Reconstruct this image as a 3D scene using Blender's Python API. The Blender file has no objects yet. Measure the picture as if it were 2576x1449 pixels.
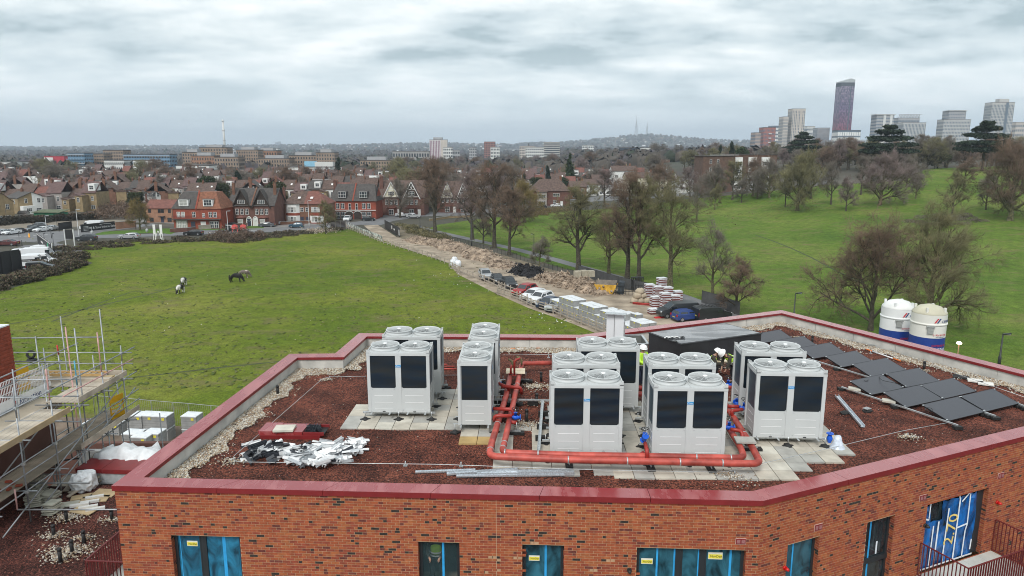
import bpy,bmesh,math,random
import numpy as np
from mathutils import Vector,Matrix
Vc=Vector
from mathutils.geometry import tessellate_polygon
R=math.radians;from math import sin,cos
def SI(n,k,v):n.inputs[k].default_value=v
def BX(*a):return MB().box(*a)
def TU(*a,**k):return MB().tube(*a,**k)
scn=bpy.context.scene
col=scn.collection
random.seed(7)
# ---------------------------------------------------------------- camera
CAMH=22.0;PITCH=R(10.95);FPX=1800.0      # focal length in units of a 2576 px wide picture
cam=bpy.data.cameras.new('camera');camo=bpy.data.objects.new('camera',cam);col.objects.link(camo)
camo.location=(0,0,CAMH);camo.rotation_euler=(R(90)-PITCH,0,0)
scn.cycles.filter_width=1.0;cam.sensor_width=36;cam.lens=36*FPX/2576;cam.clip_start=.5;cam.clip_end=30000
scn.camera=camo
# ---------------------------------------------------------------- world: overcast sky
world=bpy.data.worlds.new('World');scn.world=world;world.use_nodes=True
wn=world.node_tree.nodes;wl=world.node_tree.links
for n in list(wn):wn.remove(n)
def N(t,**k):
 n=wn.new(t)
 for a,b in k.items():setattr(n,a,b)
 return n
out=N('ShaderNodeOutputWorld');bg=N('ShaderNodeBackground');bg.inputs[1].default_value=.092
SUN_EL,SUN_ROT=R(48),R(200)
sky=N('ShaderNodeTexSky',sky_type='NISHITA');sky.sun_disc=False;sky.sun_elevation=SUN_EL;sky.sun_rotation=SUN_ROT
sky.air_density=1.0;sky.dust_density=3.0;sky.altitude=50
tc=N('ShaderNodeTexCoord');sep=N('ShaderNodeSeparateXYZ');wl.new(tc.outputs['Generated'],sep.inputs[0])
def M(op,a,b=None,c=None):
 n=N('ShaderNodeMath',operation=op)
 for i,v in enumerate((a,b,c)):
  if v is None:continue
  if isinstance(v,(int,float)):n.inputs[i].default_value=v
  else:wl.new(v,n.inputs[i])
 return n.outputs[0]
zc=M('MAXIMUM',sep.outputs[2],0.0);zz=M('ADD',zc,.20)
cx=M('DIVIDE',sep.outputs[0],zz);cy=M('DIVIDE',sep.outputs[1],zz)
comb=N('ShaderNodeCombineXYZ');wl.new(cx,comb.inputs[0]);wl.new(cy,comb.inputs[1])
def cloud(scale,detail,rough,off,lac=2.0):
 mp=N('ShaderNodeMapping');SI(mp,'Location',off);SI(mp,'Scale',(1.0,1.35,1));wl.new(comb.outputs[0],mp.inputs[0])
 n=N('ShaderNodeTexNoise');SI(n,'Scale',scale);SI(n,'Detail',detail);SI(n,'Roughness',rough);SI(n,'Distortion',.25)
 wl.new(mp.outputs[0],n.inputs['Vector']);return n.outputs['Fac']
big=cloud(.95,7,.5,(3.2,1.7,0));mid=cloud(2.6,6,.55,(7.1,4.4,0));fine=cloud(7,5,.6,(1.1,9.4,0))
c1=M('MULTIPLY',big,.62);c2=M('MULTIPLY',mid,.28);c3=M('MULTIPLY',fine,.10)
cs=M('ADD',M('ADD',c1,c2),c3)
ramp=N('ShaderNodeValToRGB');wl.new(cs,ramp.inputs[0])
e=ramp.color_ramp.elements
e[0].position=.42;e[0].color=(3.2,4.0,4.25,1)
e[1].position=.60;e[1].color=(8.6,8.75,8.7,1)
m_=e.new(.465);m_.color=(4.8,5.55,5.8,1)
m2=e.new(.53);m2.color=(6.6,7.15,7.2,1)
# the cloud deck thins into pale even grey near the horizon
hz=N('ShaderNodeMapRange');hz.inputs[1].default_value=.0;hz.inputs[2].default_value=.13;wl.new(zc,hz.inputs[0])
mixh=N('ShaderNodeMixRGB');wl.new(hz.outputs[0],mixh.inputs[0]);mixh.inputs[1].default_value=(6.9,7.7,8.0,1);wl.new(ramp.outputs[0],mixh.inputs[2])
# a few per cent of clear sky shows through the overcast
mixs=N('ShaderNodeMixRGB');mixs.inputs[0].default_value=.06;wl.new(mixh.outputs[0],mixs.inputs[1]);wl.new(sky.outputs[0],mixs.inputs[2])
wl.new(mixs.outputs[0],bg.inputs[0]);wl.new(bg.outputs[0],out.inputs[0])
# ---------------------------------------------------------------- sun behind the cloud
sl=bpy.data.lights.new('sun','SUN');sl.energy=1.5;sl.angle=R(22);sl.color=(1,.97,.93)
so=bpy.data.objects.new('sun',sl);col.objects.link(so)
so.rotation_euler=(R(90)-SUN_EL,0,-SUN_ROT+R(180))
vs=scn.view_settings;vs.view_transform='Standard';vs.look='None';vs.gamma=1;vs.exposure=.72;vs.use_curve_mapping=False
# ---------------------------------------------------------------- helpers
def terr(X,Y):
 def S(v):v=min(1,max(0,v));return v*v*(3-2*v)
 return 13.5*S((X-22)/160)*S((Y-75)/240)
def ray(x,y):
 a=(x-1288)/FPX;b=-(y-724.5)/FPX
 return Vc((a,cos(PITCH)+b*sin(PITCH),-sin(PITCH)+b*cos(PITCH)))
def at(x,y,z=0.0):
 """point of the horizontal plane at height z seen at (x,y) of the survey picture"""
 d=ray(x,y);t=(z-CAMH)/d.z
 return Vc((d.x*t,d.y*t,z))
def ag(x,y):
 """same, on the terrain"""
 d=ray(x,y);t=20.0;st=1.0
 while t<12000:
  X,Y,Z=d.x*t,d.y*t,CAMH+d.z*t
  if Z<terr(X,Y):break
  t+=st;st=max(1,t*.01)
 a,b=t-st,t
 for _ in range(20):
  m=(a+b)/2
  if CAMH+d.z*m<terr(d.x*m,d.y*m):b=m
  else:a=m
 return Vc((d.x*b,d.y*b,terr(d.x*b,d.y*b)))
def hgt(base,y):
 """height above base of a vertical thing whose top is seen at row y"""
 b=-(y-724.5)/FPX
 k=(-sin(PITCH)+b*cos(PITCH))/(cos(PITCH)+b*sin(PITCH))
 return CAMH+k*base[1]-base[2]
def pix(X,Y,Z):
 d=Y*cos(PITCH)-(Z-CAMH)*sin(PITCH);u=Y*sin(PITCH)+(Z-CAMH)*cos(PITCH)
 return 1288+FPX*X/d,724.5-FPX*u/d
MT={}
def mat(name,c,rough=.8,var=.12,scale=4.0,bump=0.0,metal=0.0,c2=None,fac=.5,spec=.5,coord='Object',detail=4,bscale=None,emit=None,width=.35):
 if name in MT:return MT[name]
 m=bpy.data.materials.new(name);m.use_nodes=True;nt=m.node_tree;n=nt.nodes;l=nt.links
 b=n['Principled BSDF'];SI(b,'Roughness',rough);SI(b,'Metallic',metal)
 SI(b,'Specular IOR Level',spec)
 t=n.new('ShaderNodeTexCoord');no=n.new('ShaderNodeTexNoise');SI(no,'Scale',scale);SI(no,'Detail',detail)
 if coord=='World':g=n.new('ShaderNodeNewGeometry');vec=g.outputs['Position']
 else:vec=t.outputs[coord]
 l.new(vec,no.inputs['Vector'])
 r=n.new('ShaderNodeValToRGB');l.new(no.outputs['Fac'],r.inputs[0])
 ca=tuple(max(0,v*(1-var)) for v in c)+(1,);cb=tuple(min(1,v*(1+var)) for v in (c2 or c))+(1,)
 r.color_ramp.elements[0].color=ca;r.color_ramp.elements[1].color=cb
 r.color_ramp.elements[0].position=fac-width/2;r.color_ramp.elements[1].position=fac+width/2
 l.new(r.outputs[0],b.inputs['Base Color'])
 if bump:
  bn=n.new('ShaderNodeTexNoise');SI(bn,'Scale',bscale or scale*4);SI(bn,'Detail',3)
  l.new(vec,bn.inputs['Vector']);bp=n.new('ShaderNodeBump');SI(bp,'Strength',bump);SI(bp,'Distance',.05)
  l.new(bn.outputs['Fac'],bp.inputs['Height']);l.new(bp.outputs[0],b.inputs['Normal'])
 if emit:
  SI(b,'Emission Color',emit[:3]+(1,));SI(b,'Emission Strength',emit[3])
 MT[name]=m;return m
class MB:
 def __init__(s):s.v=[];s.f=[];s.m=[];s.sm=[]
 def add(s,vs,fs,m=0,smooth=False):
  o=len(s.v);s.v+= [tuple(v) for v in vs]
  for f in fs:s.f.append(tuple(i+o for i in f));s.m.append(m);s.sm.append(smooth)
  return s
 def box(s,x0,x1,y0,y1,z0,z1,m=0):
  v=[(x,y,z) for z in (z0,z1) for y in (y0,y1) for x in (x0,x1)]
  return s.add(v,[(0,2,3,1),(4,5,7,6),(0,1,5,4),(2,6,7,3),(0,4,6,2),(1,3,7,5)],m)
 def obb(s,c,sz,rot=None,m=0):
  rot=rot or Matrix.Identity(3);c=Vc(c)
  v=[c+rot@Vc((a*sz[0]/2,b*sz[1]/2,d*sz[2]/2)) for d in (-1,1) for b in (-1,1) for a in (-1,1)]
  return s.add(v,[(0,2,3,1),(4,5,7,6),(0,1,5,4),(2,6,7,3),(0,4,6,2),(1,3,7,5)],m)
 def bar(s,a,b,w,h,m=0,up=(0,0,1)):
  a=Vc(a);b=Vc(b);d=(b-a);L=d.length;d.normalize();u=Vc(up)
  if abs(d.dot(u))>.99:u=Vc((0,1,0))
  x=d.cross(u).normalized();z=x.cross(d)
  return s.obb((a+b)/2,(w,L,h),Matrix((x,d,z)).transposed(),m)
 def tube(s,pts,r,n=8,m=0,caps=True,smooth=True):
  pts=[Vc(p) for p in pts];rs=r if isinstance(r,(list,tuple)) else [r]*len(pts)
  vs=[];pd=None;x=None
  for i,p in enumerate(pts):
   if i==0:d=pts[1]-pts[0]
   elif i==len(pts)-1:d=pts[-1]-pts[-2]
   else:d=(pts[i+1]-p).normalized()+(p-pts[i-1]).normalized()
   d.normalize()
   if x is None:
    u=Vc((0,0,1)) if abs(d.z)<.9 else Vc((1,0,0));x=d.cross(u).normalized()
   else:
    x=(x-d*x.dot(d)).normalized()
   y=d.cross(x)
   for k in range(n):
    a=2*math.pi*k/n;vs.append(p+(x*cos(a)+y*sin(a))*rs[i])
  fs=[(i*n+k,i*n+(k+1)%n,(i+1)*n+(k+1)%n,(i+1)*n+k) for i in range(len(pts)-1) for k in range(n)]
  s.add(vs,fs,m,smooth)
  if caps:
   o=len(s.v)-len(vs);s.f.append(tuple(o+k for k in range(n))[::-1]);s.m.append(m);s.sm.append(False)
   s.f.append(tuple(o+(len(pts)-1)*n+k for k in range(n)));s.m.append(m);s.sm.append(False)
  return s
 def lathe(s,prof,n=24,c=(0,0,0),m=0,smooth=True):
  vs=[(c[0]+r*cos(2*math.pi*k/n),c[1]+r*sin(2*math.pi*k/n),c[2]+z) for r,z in prof for k in range(n)]
  return s.add(vs,[(i*n+k,i*n+(k+1)%n,(i+1)*n+(k+1)%n,(i+1)*n+k) for i in range(len(prof)-1) for k in range(n)],m,smooth)
 def prism(s,poly,z0,z1,m=0,mtop=None):
  n=len(poly)
  vs=[(p[0],p[1],z0) for p in poly]+[(p[0],p[1],z1) for p in poly]
  s.add(vs,[(k,(k+1)%n,n+(k+1)%n,n+k) for k in range(n)],m)
  tr=tessellate_polygon([[Vc((p[0],p[1],0)) for p in poly]])
  for t in tr:
   a,b,c=t
   pa,pb,pc=poly[a],poly[b],poly[c]
   if (pb[0]-pa[0])*(pc[1]-pa[1])-(pb[1]-pa[1])*(pc[0]-pa[0])<0:b,c=c,b
   o=len(s.v)-2*n
   s.f.append((o+n+a,o+n+b,o+n+c));s.m.append(m if mtop is None else mtop);s.sm.append(False)
   s.f.append((o+c,o+b,o+a));s.m.append(m);s.sm.append(False)
  return s
 def sweep(s,prof,p0,p1,m=0):
  """prof: (side,height) outline swept from p0 to p1"""
  p0=Vc(p0);p1=Vc(p1);d=(p1-p0).normalized();x=d.cross(Vc((0,0,1))).normalized();z=x.cross(d)
  n=len(prof);vs=[p+x*a+z*b for p in (p0,p1) for a,b in prof]
  return s.add(vs,[(k,(k+1)%n,n+(k+1)%n,n+k) for k in range(n)]+[tuple(range(n))[::-1],tuple(range(n,2*n))],m)
 def mesh(s,name,mats):
  me=bpy.data.meshes.new(name);me.from_pydata(s.v,[],s.f)
  for m in (mats if isinstance(mats,(list,tuple)) else [mats]):me.materials.append(m)
  me.polygons.foreach_set('material_index',s.m);me.polygons.foreach_set('use_smooth',s.sm);me.update()
  return me
 def bd(s,name,mats,parent=None,**k):return obj(name,s.mesh(name,mats),parent,**k)
def tag(o,lb=None,ct=None,gp=None,kind=None):
 if lb:o['label']=lb
 if ct:o['category']=ct
 if gp:o['group']=gp
 if kind:o['kind']=kind
 return o
def obj(name,me,parent=None,loc=None,rz=None,scale=None,**k):
 o=bpy.data.objects.new(name,me);col.objects.link(o)
 if parent is not None:o.parent=parent
 if loc is not None:o.location=loc
 if rz is not None:o.rotation_euler=(0,0,rz)
 if scale is not None:o.scale=scale if isinstance(scale,(tuple,list)) else (scale,)*3
 return tag(o,**k)
def thing(name,loc=(0,0,0),rz=0,lb=None,ct=None,gp=None,scale=None):
 return obj(name,None,None,loc,rz,scale,lb=lb,ct=ct,gp=gp)
KIDS={}
def copy_tree(o,lb=None,loc=None,rz=None,gp=None,parent=None,scale=None):
 c=o.copy();col.objects.link(c)
 if parent is not None:c.parent=parent
 for ch in kids(o):copy_tree(ch,parent=c)
 if lb:c['label']=lb
 if gp:c['group']=gp
 if loc is not None:c.location=loc
 if rz is not None:c.rotation_euler=(0,0,rz)
 if scale is not None:c.scale=scale if isinstance(scale,(tuple,list)) else (scale,)*3
 return c
_kc={'n':-1,'d':{}}
def kids(o):
 n=len(bpy.data.objects)
 if o.name not in KIDS:KIDS[o.name]=list(o.children)
 return KIDS[o.name]
def Rz(a):return Matrix.Rotation(a,3,'Z')
def inpoly(x,y,poly):
 c=False;j=len(poly)-1
 for i in range(len(poly)):
  xi,yi=poly[i][0],poly[i][1];xj,yj=poly[j][0],poly[j][1]
  if (yi>y)!=(yj>y) and x<(xj-xi)*(y-yi)/(yj-yi)+xi:c=not c
  j=i
 return c
def sheet(name,poly,off,m,maxe=6.0,kind='structure',zf=None,parent=None):
 """a ground sheet draped on the terrain, 'off' above it"""
 zf=zf or terr
 P=[Vc((p[0],p[1],0)) for p in poly];tr=tessellate_polygon([P])
 V=[(p.x,p.y) for p in P];F=[];cache={}
 def mid(a,b):
  k=(min(a,b),max(a,b))
  if k not in cache:cache[k]=len(V);V.append(((V[a][0]+V[b][0])/2,(V[a][1]+V[b][1])/2))
  return cache[k]
 st=[tuple(t) for t in tr]
 def lim(a,b):
  mx=(V[a][0]+V[b][0])/2;my=(V[a][1]+V[b][1])/2
  return maxe*max(1,my/150)*(1 if mx>10 else 4)
 while st:
  t=st.pop();sp=[math.dist(V[t[i]],V[t[(i+1)%3]])>lim(t[i],t[(i+1)%3]) for i in range(3)]
  n=sum(sp)
  if n==0:F.append(t);continue
  a,b,c=t
  if n==3:ab,bc,ca=mid(a,b),mid(b,c),mid(c,a);st+=[(a,ab,ca),(ab,b,bc),(ca,bc,c),(ab,bc,ca)]
  else:
   i=max(range(3),key=lambda i:math.dist(V[t[i]],V[t[(i+1)%3]]) if sp[i] else -1)
   a,b,c=t[i],t[(i+1)%3],t[(i+2)%3];m1=mid(a,b);st+=[(a,m1,c),(m1,b,c)]
 out=[]
 for a,b,c in F:
  if (V[b][0]-V[a][0])*(V[c][1]-V[a][1])-(V[b][1]-V[a][1])*(V[c][0]-V[a][0])<0:b,c=c,b
  out.append((a,b,c))
 me=bpy.data.meshes.new(name);me.from_pydata([(x,y,zf(x,y)+off) for x,y in V],[],out);me.materials.append(m)
 for p in me.polygons:p.use_smooth=True
 return obj(name,me,parent,kind=kind)
def rings(poly,d):
 """offset a closed ccw polygon inwards by d (mitred)"""
 n=len(poly);o=[]
 for i in range(n):
  p0,p1,p2=[Vc((q[0],q[1])) for q in (poly[i-1],poly[i],poly[(i+1)%n])]
  a=(p1-p0).normalized();b=(p2-p1).normalized();na=Vc((-a.y,a.x));nb=Vc((-b.y,b.x))
  k=(na+nb);k=k/(k.dot(na));o.append(p1+k*d)
 return o
# ================================================================ GROUND
def ground_mat():
 m=bpy.data.materials.new('town_ground');m.use_nodes=True;nt=m.node_tree;n=nt.nodes;l=nt.links;b=n['Principled BSDF'];SI(b,'Roughness',.95)
 g=n.new('ShaderNodeNewGeometry')
 a=n.new('ShaderNodeTexNoise');SI(a,'Scale',.012);SI(a,'Detail',8);SI(a,'Roughness',.7);l.new(g.outputs['Position'],a.inputs[0])
 r=n.new('ShaderNodeValToRGB');l.new(a.outputs[0],r.inputs[0]);e=r.color_ramp.elements
 e[0].position=.38;e[0].color=(.035,.04,.022,1);e[1].position=.66;e[1].color=(.11,.095,.075,1)
 q=e.new(.5);q.color=(.055,.05,.035,1)
 l.new(r.outputs[0],b.inputs[0]);return m
def grass_mat(name,c0,c1,c2,brown,seed,streak=False):
 m=bpy.data.materials.new(name);m.use_nodes=True;nt=m.node_tree;n=nt.nodes;l=nt.links;b=n['Principled BSDF'];SI(b,'Roughness',.95);SI(b,'Specular IOR Level',.15)
 g=n.new('ShaderNodeNewGeometry')
 def noise(s,d,ro,sx=1,sy=1):
  mp=n.new('ShaderNodeMapping');SI(mp,'Scale',(sx,sy,1));SI(mp,'Location',(seed,seed*1.7,0));l.new(g.outputs['Position'],mp.inputs[0])
  t=n.new('ShaderNodeTexNoise');SI(t,'Scale',s);SI(t,'Detail',d);SI(t,'Roughness',ro);l.new(mp.outputs[0],t.inputs[0]);return t.outputs[0]
 def ramp(f,*st):
  r=n.new('ShaderNodeValToRGB');l.new(f,r.inputs[0]);e=r.color_ramp.elements
  e[0].position,e[0].color=st[0][0],st[0][1];e[1].position,e[1].color=st[-1][0],st[-1][1]
  for p,c in st[1:-1]:x=e.new(p);x.color=c
  return r.outputs[0]
 def mix(f,a,b2,t='MIX'):
  x=n.new('ShaderNodeMixRGB');x.blend_type=t
  if isinstance(f,(int,float)):x.inputs[0].default_value=f
  else:l.new(f,x.inputs[0])
  for i,v in ((1,a),(2,b2)):
   if isinstance(v,tuple):x.inputs[i].default_value=v
   else:l.new(v,x.inputs[i])
  return x.outputs[0]
 k=lambda c:c+(1,)
 base=ramp(noise(.035,6,.62),(.34,k(c0)),(.5,k(c1)),(.66,k(c2)))
 clump=ramp(noise(.75,6,.72,1,.8),(.34,(.66,.66,.60,1)),(.48,(.93,.93,.9,1)),(.58,(1.06,1.06,1.0,1)),(.72,(1.32,1.28,1.12,1)))
 c=mix(1.0,base,clump,'MULTIPLY')
 fine=ramp(noise(5.5,4,.7),(.3,(.55,.55,.5,1)),(.7,(1.4,1.4,1.3,1)))
 c=mix(1.0,c,fine,'MULTIPLY')
 bm=ramp(noise(.16,7,.75,1,1.6),(.52,(0,0,0,1)),(.66,(.8,.8,.8,1)))
 c=mix(bm,c,k(brown))
 dk=ramp(noise(.42,5,.8,1.0,1.9),(.62,(0,0,0,1)),(.72,(.25,.25,.25,1)))
 c=mix(dk,c,(.035,.045,.015,1))
 if streak:
  w=n.new('ShaderNodeTexWave');SI(w,'Scale',.16);SI(w,'Distortion',3.0);SI(w,'Detail',3);SI(w,'Detail Scale',.6)
  mp=n.new('ShaderNodeMapping');SI(mp,'Rotation',(0,0,R(streak)));l.new(g.outputs['Position'],mp.inputs[0]);l.new(mp.outputs[0],w.inputs[0])
  s=ramp(w.outputs[0],(.0,(.86,.88,.85,1)),(1.0,(1.1,1.1,1.08,1)));c=mix(.28,c,s,'MULTIPLY')
 l.new(c,b.inputs[0])
 bp=n.new('ShaderNodeBump');SI(bp,'Strength',.8);SI(bp,'Distance',.25);l.new(noise(1.3,6,.7),bp.inputs['Height']);l.new(bp.outputs[0],b.inputs['Normal'])
 return m
M_TOWN=ground_mat()
M_FIELD=grass_mat('pasture_grass',(.075,.125,.012),(.115,.155,.016),(.19,.20,.040),(.15,.125,.06),3.0)
M_PARK=grass_mat('park_grass',(.072,.130,.018),(.105,.165,.025),(.16,.19,.048),(.16,.135,.06),41.0,streak=35)
M_VERGE=grass_mat('verge_grass',(.07,.14,.02),(.09,.17,.03),(.11,.19,.035),(.10,.12,.04),71.0)
M_DIRT=mat('dirt_track',(.26,.205,.15),.95,.28,.35,.6,coord='World',detail=9,c2=(.33,.27,.205))
M_MUD=mat('churned_mud',(.15,.11,.08),.95,.4,.5,.8,coord='World',detail=9)
M_ASPH=mat('asphalt',(.15,.15,.155),.85,.14,.35,.2,coord='World',detail=8)
M_PAVE=mat('pavement_paving',(.21,.2,.19),.9,.14,.5,.2,coord='World',detail=6)
M_KERB=mat('kerb_stone',(.33,.32,.30),.9,.1,2,coord='World')
M_PAINT=mat('road_paint',(.75,.75,.72),.7,.1,2,coord='World')
HILL=[(-400,374),(380,372),(480,370),(600,369),(900,367),(1000,364),(1300,367),(1400,366),(1480,360),(1540,353),(1610,347),(1660,347),(1720,353),(1790,359),(1900,362),(2200,368),(2900,372)]
def hill(X,Y):
 if Y<3800:return 0
 px=1288+FPX*X/(Y*cos(PITCH)+3)
 for (a,ya),(b,yb) in zip(HILL,HILL[1:]):
  if a<=px<=b:yy=ya+(yb-ya)*(px-a)/(b-a);break
 else:yy=374 if px<0 else 372
 t=min(1,(Y-3800)/2500);t=t*t*(3-2*t)
 h=(22+(376.3-yy)/1800*6400)*t
 h+=t*6*sin(X/310+Y/700)*sin(Y/420+X/900)
 return max(0,h if Y<6600 else h*(1-min(1,(Y-6600)/3000)*.9))
def axis(lo,hi,fine_lo,fine_hi,st,grow=1.12):
 a=[];x=fine_lo
 while x<=fine_hi:a.append(x);x+=st
 s=st;x=fine_hi
 while x<hi:s*=grow;x+=s;a.append(min(x,hi))
 s=st;x=fine_lo;b=[]
 while x>lo:s*=grow;x-=s;b.append(max(x,lo))
 return sorted(set(a+b))
xs=axis(-7500,7500,-20,240,5,1.09);ys=axis(-60,14000,40,340,5,1.045)
V=[(x,y,terr(x,y)+hill(x,y)-.0) for y in ys for x in xs];nx=len(xs)
F=[(j*nx+i,j*nx+i+1,(j+1)*nx+i+1,(j+1)*nx+i) for j in range(len(ys)-1) for i in range(nx-1)]
me=bpy.data.meshes.new('ground');me.from_pydata(V,[],F);me.materials.append(M_TOWN)
for p in me.polygons:p.use_smooth=True
obj('ground',me,kind='structure')
def D(*pts,z=None):return [ (lambda v:(v.x,v.y))(ag(x,y) if z is None else at(x,y,z)) for x,y in pts]
sheet('pasture',D((-60,752),(100,705),(235,662),(150,640),(165,622),(330,606),(500,603),(600,604),(760,590),(868,578),(905,572),(960,604),(1040,632),(1130,662),(1250,742),(1330,772),(1480,812),(1530,838))+[(14,52),(8,42),(-9,33),(-12,48),(-40,52),(-60,60)],.05,M_FIELD)
sheet('park_lawn',[(26,60),(200,40),(420,120),(700,420),(600,700)]+D((2480,420),(2360,423),(2330,427),(2270,455),(2060,468),(1900,485),(1700,504),(1350,535),(1240,548),(1200,552),(1100,566),(1080,575),(1070,580),(1110,590),(1160,600),(1240,620),(1320,647),(1420,676),(1560,706),(1700,748),(1830,790),(1880,812)),.05,M_PARK)
sheet('dirt_track',D((915,568),(950,566),(1000,598),(1080,618),(1200,640),(1310,682),(1380,700),(1480,718),(1600,733),(1690,760),(1790,795),(1850,812))+[(18,47),(12,46)]+D((1500,840),(1440,815),(1330,776),(1245,738),(1150,690),(1128,662),(1030,630),(955,602)),.056,M_DIRT)
# road in front of the big houses, junction to its left
ROAD=D((-140,600),(0,607),(140,612),(170,603),(330,597),(500,591),(700,583),(870,572),(905,566),(960,566),(990,556),(1065,545),(1200,540),(1340,523),(1500,507),(1900,478),(2080,462),(2080,456),(1900,468),(1500,494),(1340,512),(1190,529),(1060,536),(960,543),(935,553),(880,560),(700,573),(590,578),(520,578),(420,588),(230,590),(280,581),(400,566),(385,562),(200,580),(60,585),(-140,588))
sheet('road',ROAD,.054,M_ASPH,20)
sheet('parking_yard',D((-160,582),(40,578),(200,570),(330,557),(330,553),(200,555),(-160,572)),.052,mat('yard_gravel',(.19,.16,.125),.95,.2,.5,.2,coord='World'),20)
sheet('grass_island',D((230,592),(262,583),(440,574),(455,577),(430,590),(400,586)),.06,M_VERGE,20)
sheet('grass_verge',D((460,576),(475,572),(540,566),(660,562),(664,574),(590,577),(470,581)),.062,M_VERGE,20)
sheet('front_pavement',D((330,557),(400,552),(590,545),(760,560),(880,556),(880,560),(700,573),(590,578),(560,576),(480,566)),.058,M_PAVE,20)
sheet('hire_yard',D((-160,655),(0,640),(60,618),(140,612),(210,625),(190,660),(60,690),(-160,700)),.058,M_ASPH,20)
b=MB()
for (x0,y0),(x1,y1) in [((20,597),(52,596)),((60,595),(75,594)),((84,593),(97,592)),((107,592),(120,591)),((300,592),(330,591)),((520,586),(560,584)),((620,581),(660,579))]:
 p=ag(x0,y0);q=ag(x1,y1);b.bar((p.x,p.y,.066),(q.x,q.y,.066),.3,.008)
b.bd('road_marking',M_PAINT,kind='structure')
# footpath of the park with its edge
PATH=[(1050,570),(1075,578),(1120,588),(1200,606),(1300,628),(1390,652),(1460,672),(1560,700),(1640,722),(1720,748),(1800,778),(1850,800)]
pp=[ag(*p) for p in PATH];L=[];Rr=[]
for i,p in enumerate(pp):
 d=(pp[min(i+1,len(pp)-1)]-pp[max(i-1,0)]);d.z=0;d.normalize();nrm=Vc((-d.y,d.x,0));L.append(p+nrm*1.3);Rr.append(p-nrm*1.3)
sheet('park_path',[(v.x,v.y) for v in L+Rr[::-1]],.06,M_ASPH,4)
pp=[ag(x,y) for x,y in [(1900,592),(1940,605),(1990,625),(2040,648),(2100,680),(2180,718)]];L=[];Rr=[]
for i,p in enumerate(pp):
 d=(pp[min(i+1,len(pp)-1)]-pp[max(i-1,0)]);d.z=0;d.normalize();nrm=Vc((-d.y,d.x,0));L.append(p+nrm*.22);Rr.append(p-nrm*.22)
sheet('trodden_line',[(v.x,v.y) for v in L+Rr[::-1]],.06,mat('trodden_grass',(.035,.05,.015),.95,.3,1,coord='World'),3)
for k,pts in enumerate([[(0,820),(120,800),(250,770),(400,735),(470,715)],[(60,985),(300,955),(560,925),(760,905)],[(130,810),(260,760),(330,735),(430,730)]]):
 pp=[ag(*p) for p in pts];L=[];Rr=[]
 for i,p in enumerate(pp):
  d=(pp[min(i+1,len(pp)-1)]-pp[max(i-1,0)]);d.z=0;d.normalize();nrm=Vc((-d.y,d.x,0));w=.16+.12*random.random();L.append(p+nrm*w);Rr.append(p-nrm*w)
 sheet('tyre_rut',[(v.x,v.y) for v in L+Rr[::-1]],.054,mat('rutted_grass',(.05,.06,.02),.95,.35,1.2,coord='World'),4)
# construction yard under the scaffold and behind the near building
sheet('site_yard',[(-60,10),(30,10),(30,46),(13,46),(6,40.5),(-9,33)]+D((600,1088),(535,1082),(478,1076),(440,1073),(385,1068),(240,1054),(60,1046))+[(-60,57)],.058,M_MUD,8)
# haze: one closed box of thin even air
hz=BX(-9000,9000,-400,15500,-3,400).bd('haze',[],kind='stuff')
hm=bpy.data.materials.new('haze_air');hm.use_nodes=True
for n_ in list(hm.node_tree.nodes):
 if n_.type!='OUTPUT_MATERIAL':hm.node_tree.nodes.remove(n_)
pv=hm.node_tree.nodes.new('ShaderNodeVolumePrincipled');SI(pv,'Color',(.74,.86,1.0,1));SI(pv,'Density',1.25e-4);SI(pv,'Anisotropy',.0)
hm.node_tree.links.new(pv.outputs[0],[n_ for n_ in hm.node_tree.nodes if n_.type=='OUTPUT_MATERIAL'][0].inputs['Volume'])
hz.data.materials.append(hm)
# ================================================================ NEAR BUILDING
ZC=13.1;ZR=12.5      # coping top, roof gravel
OUT=[at(x,y,ZC) for x,y in [(280,1222),(1920.5,1260),(2576,1098)]]
A_,B_,C_=OUT
dBC=(C_-B_).normalized();a5=at(1966,780,ZC);a6=at(2512,916,ZC);d56=(a6-a5).normalized()
C2=a5+d56*(((B_-a5).cross(dBC)).z/(d56.cross(dBC)).z)          # right wall and back edge meet outside the frame
POLY=[A_,B_,C2,a5,at(1463,842,ZC),at(903,838,ZC),at(843,889,ZC),at(728,890,ZC)]
POLY=[(p.x,p.y) for p in POLY]
def coping_mat():
 m=bpy.data.materials.new('red_coping_metal');m.use_nodes=True;nt=m.node_tree;n=nt.nodes;l=nt.links;b=n['Principled BSDF']
 SI(b,'Base Color',(.24,.028,.03,1));SI(b,'Specular IOR Level',.9)
 g=n.new('ShaderNodeNewGeometry')
 mp=n.new('ShaderNodeMapping');SI(mp,'Scale',(1.6,.4,1));SI(mp,'Rotation',(0,0,R(25)));l.new(g.outputs['Position'],mp.inputs[0])
 t=n.new('ShaderNodeTexNoise');SI(t,'Scale',1.3);SI(t,'Detail',5);SI(t,'Roughness',.6);l.new(mp.outputs[0],t.inputs[0])
 r=n.new('ShaderNodeValToRGB');l.new(t.outputs[0],r.inputs[0]);r.color_ramp.elements[0].position=.42;r.color_ramp.elements[0].color=(.16,.16,.16,1);r.color_ramp.elements[1].position=.66;r.color_ramp.elements[1].color=(.42,.42,.42,1)
 l.new(r.outputs[0],b.inputs['Roughness'])
 r2=n.new('ShaderNodeValToRGB');l.new(t.outputs[0],r2.inputs[0]);r2.color_ramp.elements[0].position=.5;r2.color_ramp.elements[0].color=(.30,.035,.038,1);r2.color_ramp.elements[1].position=.68;r2.color_ramp.elements[1].color=(.40,.11,.11,1)
 l.new(r2.outputs[0],b.inputs['Base Color'])
 SI(b,'Coat Weight',.55);SI(b,'Coat Roughness',.22)
 MT['red_coping_metal']=m;return m
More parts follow.
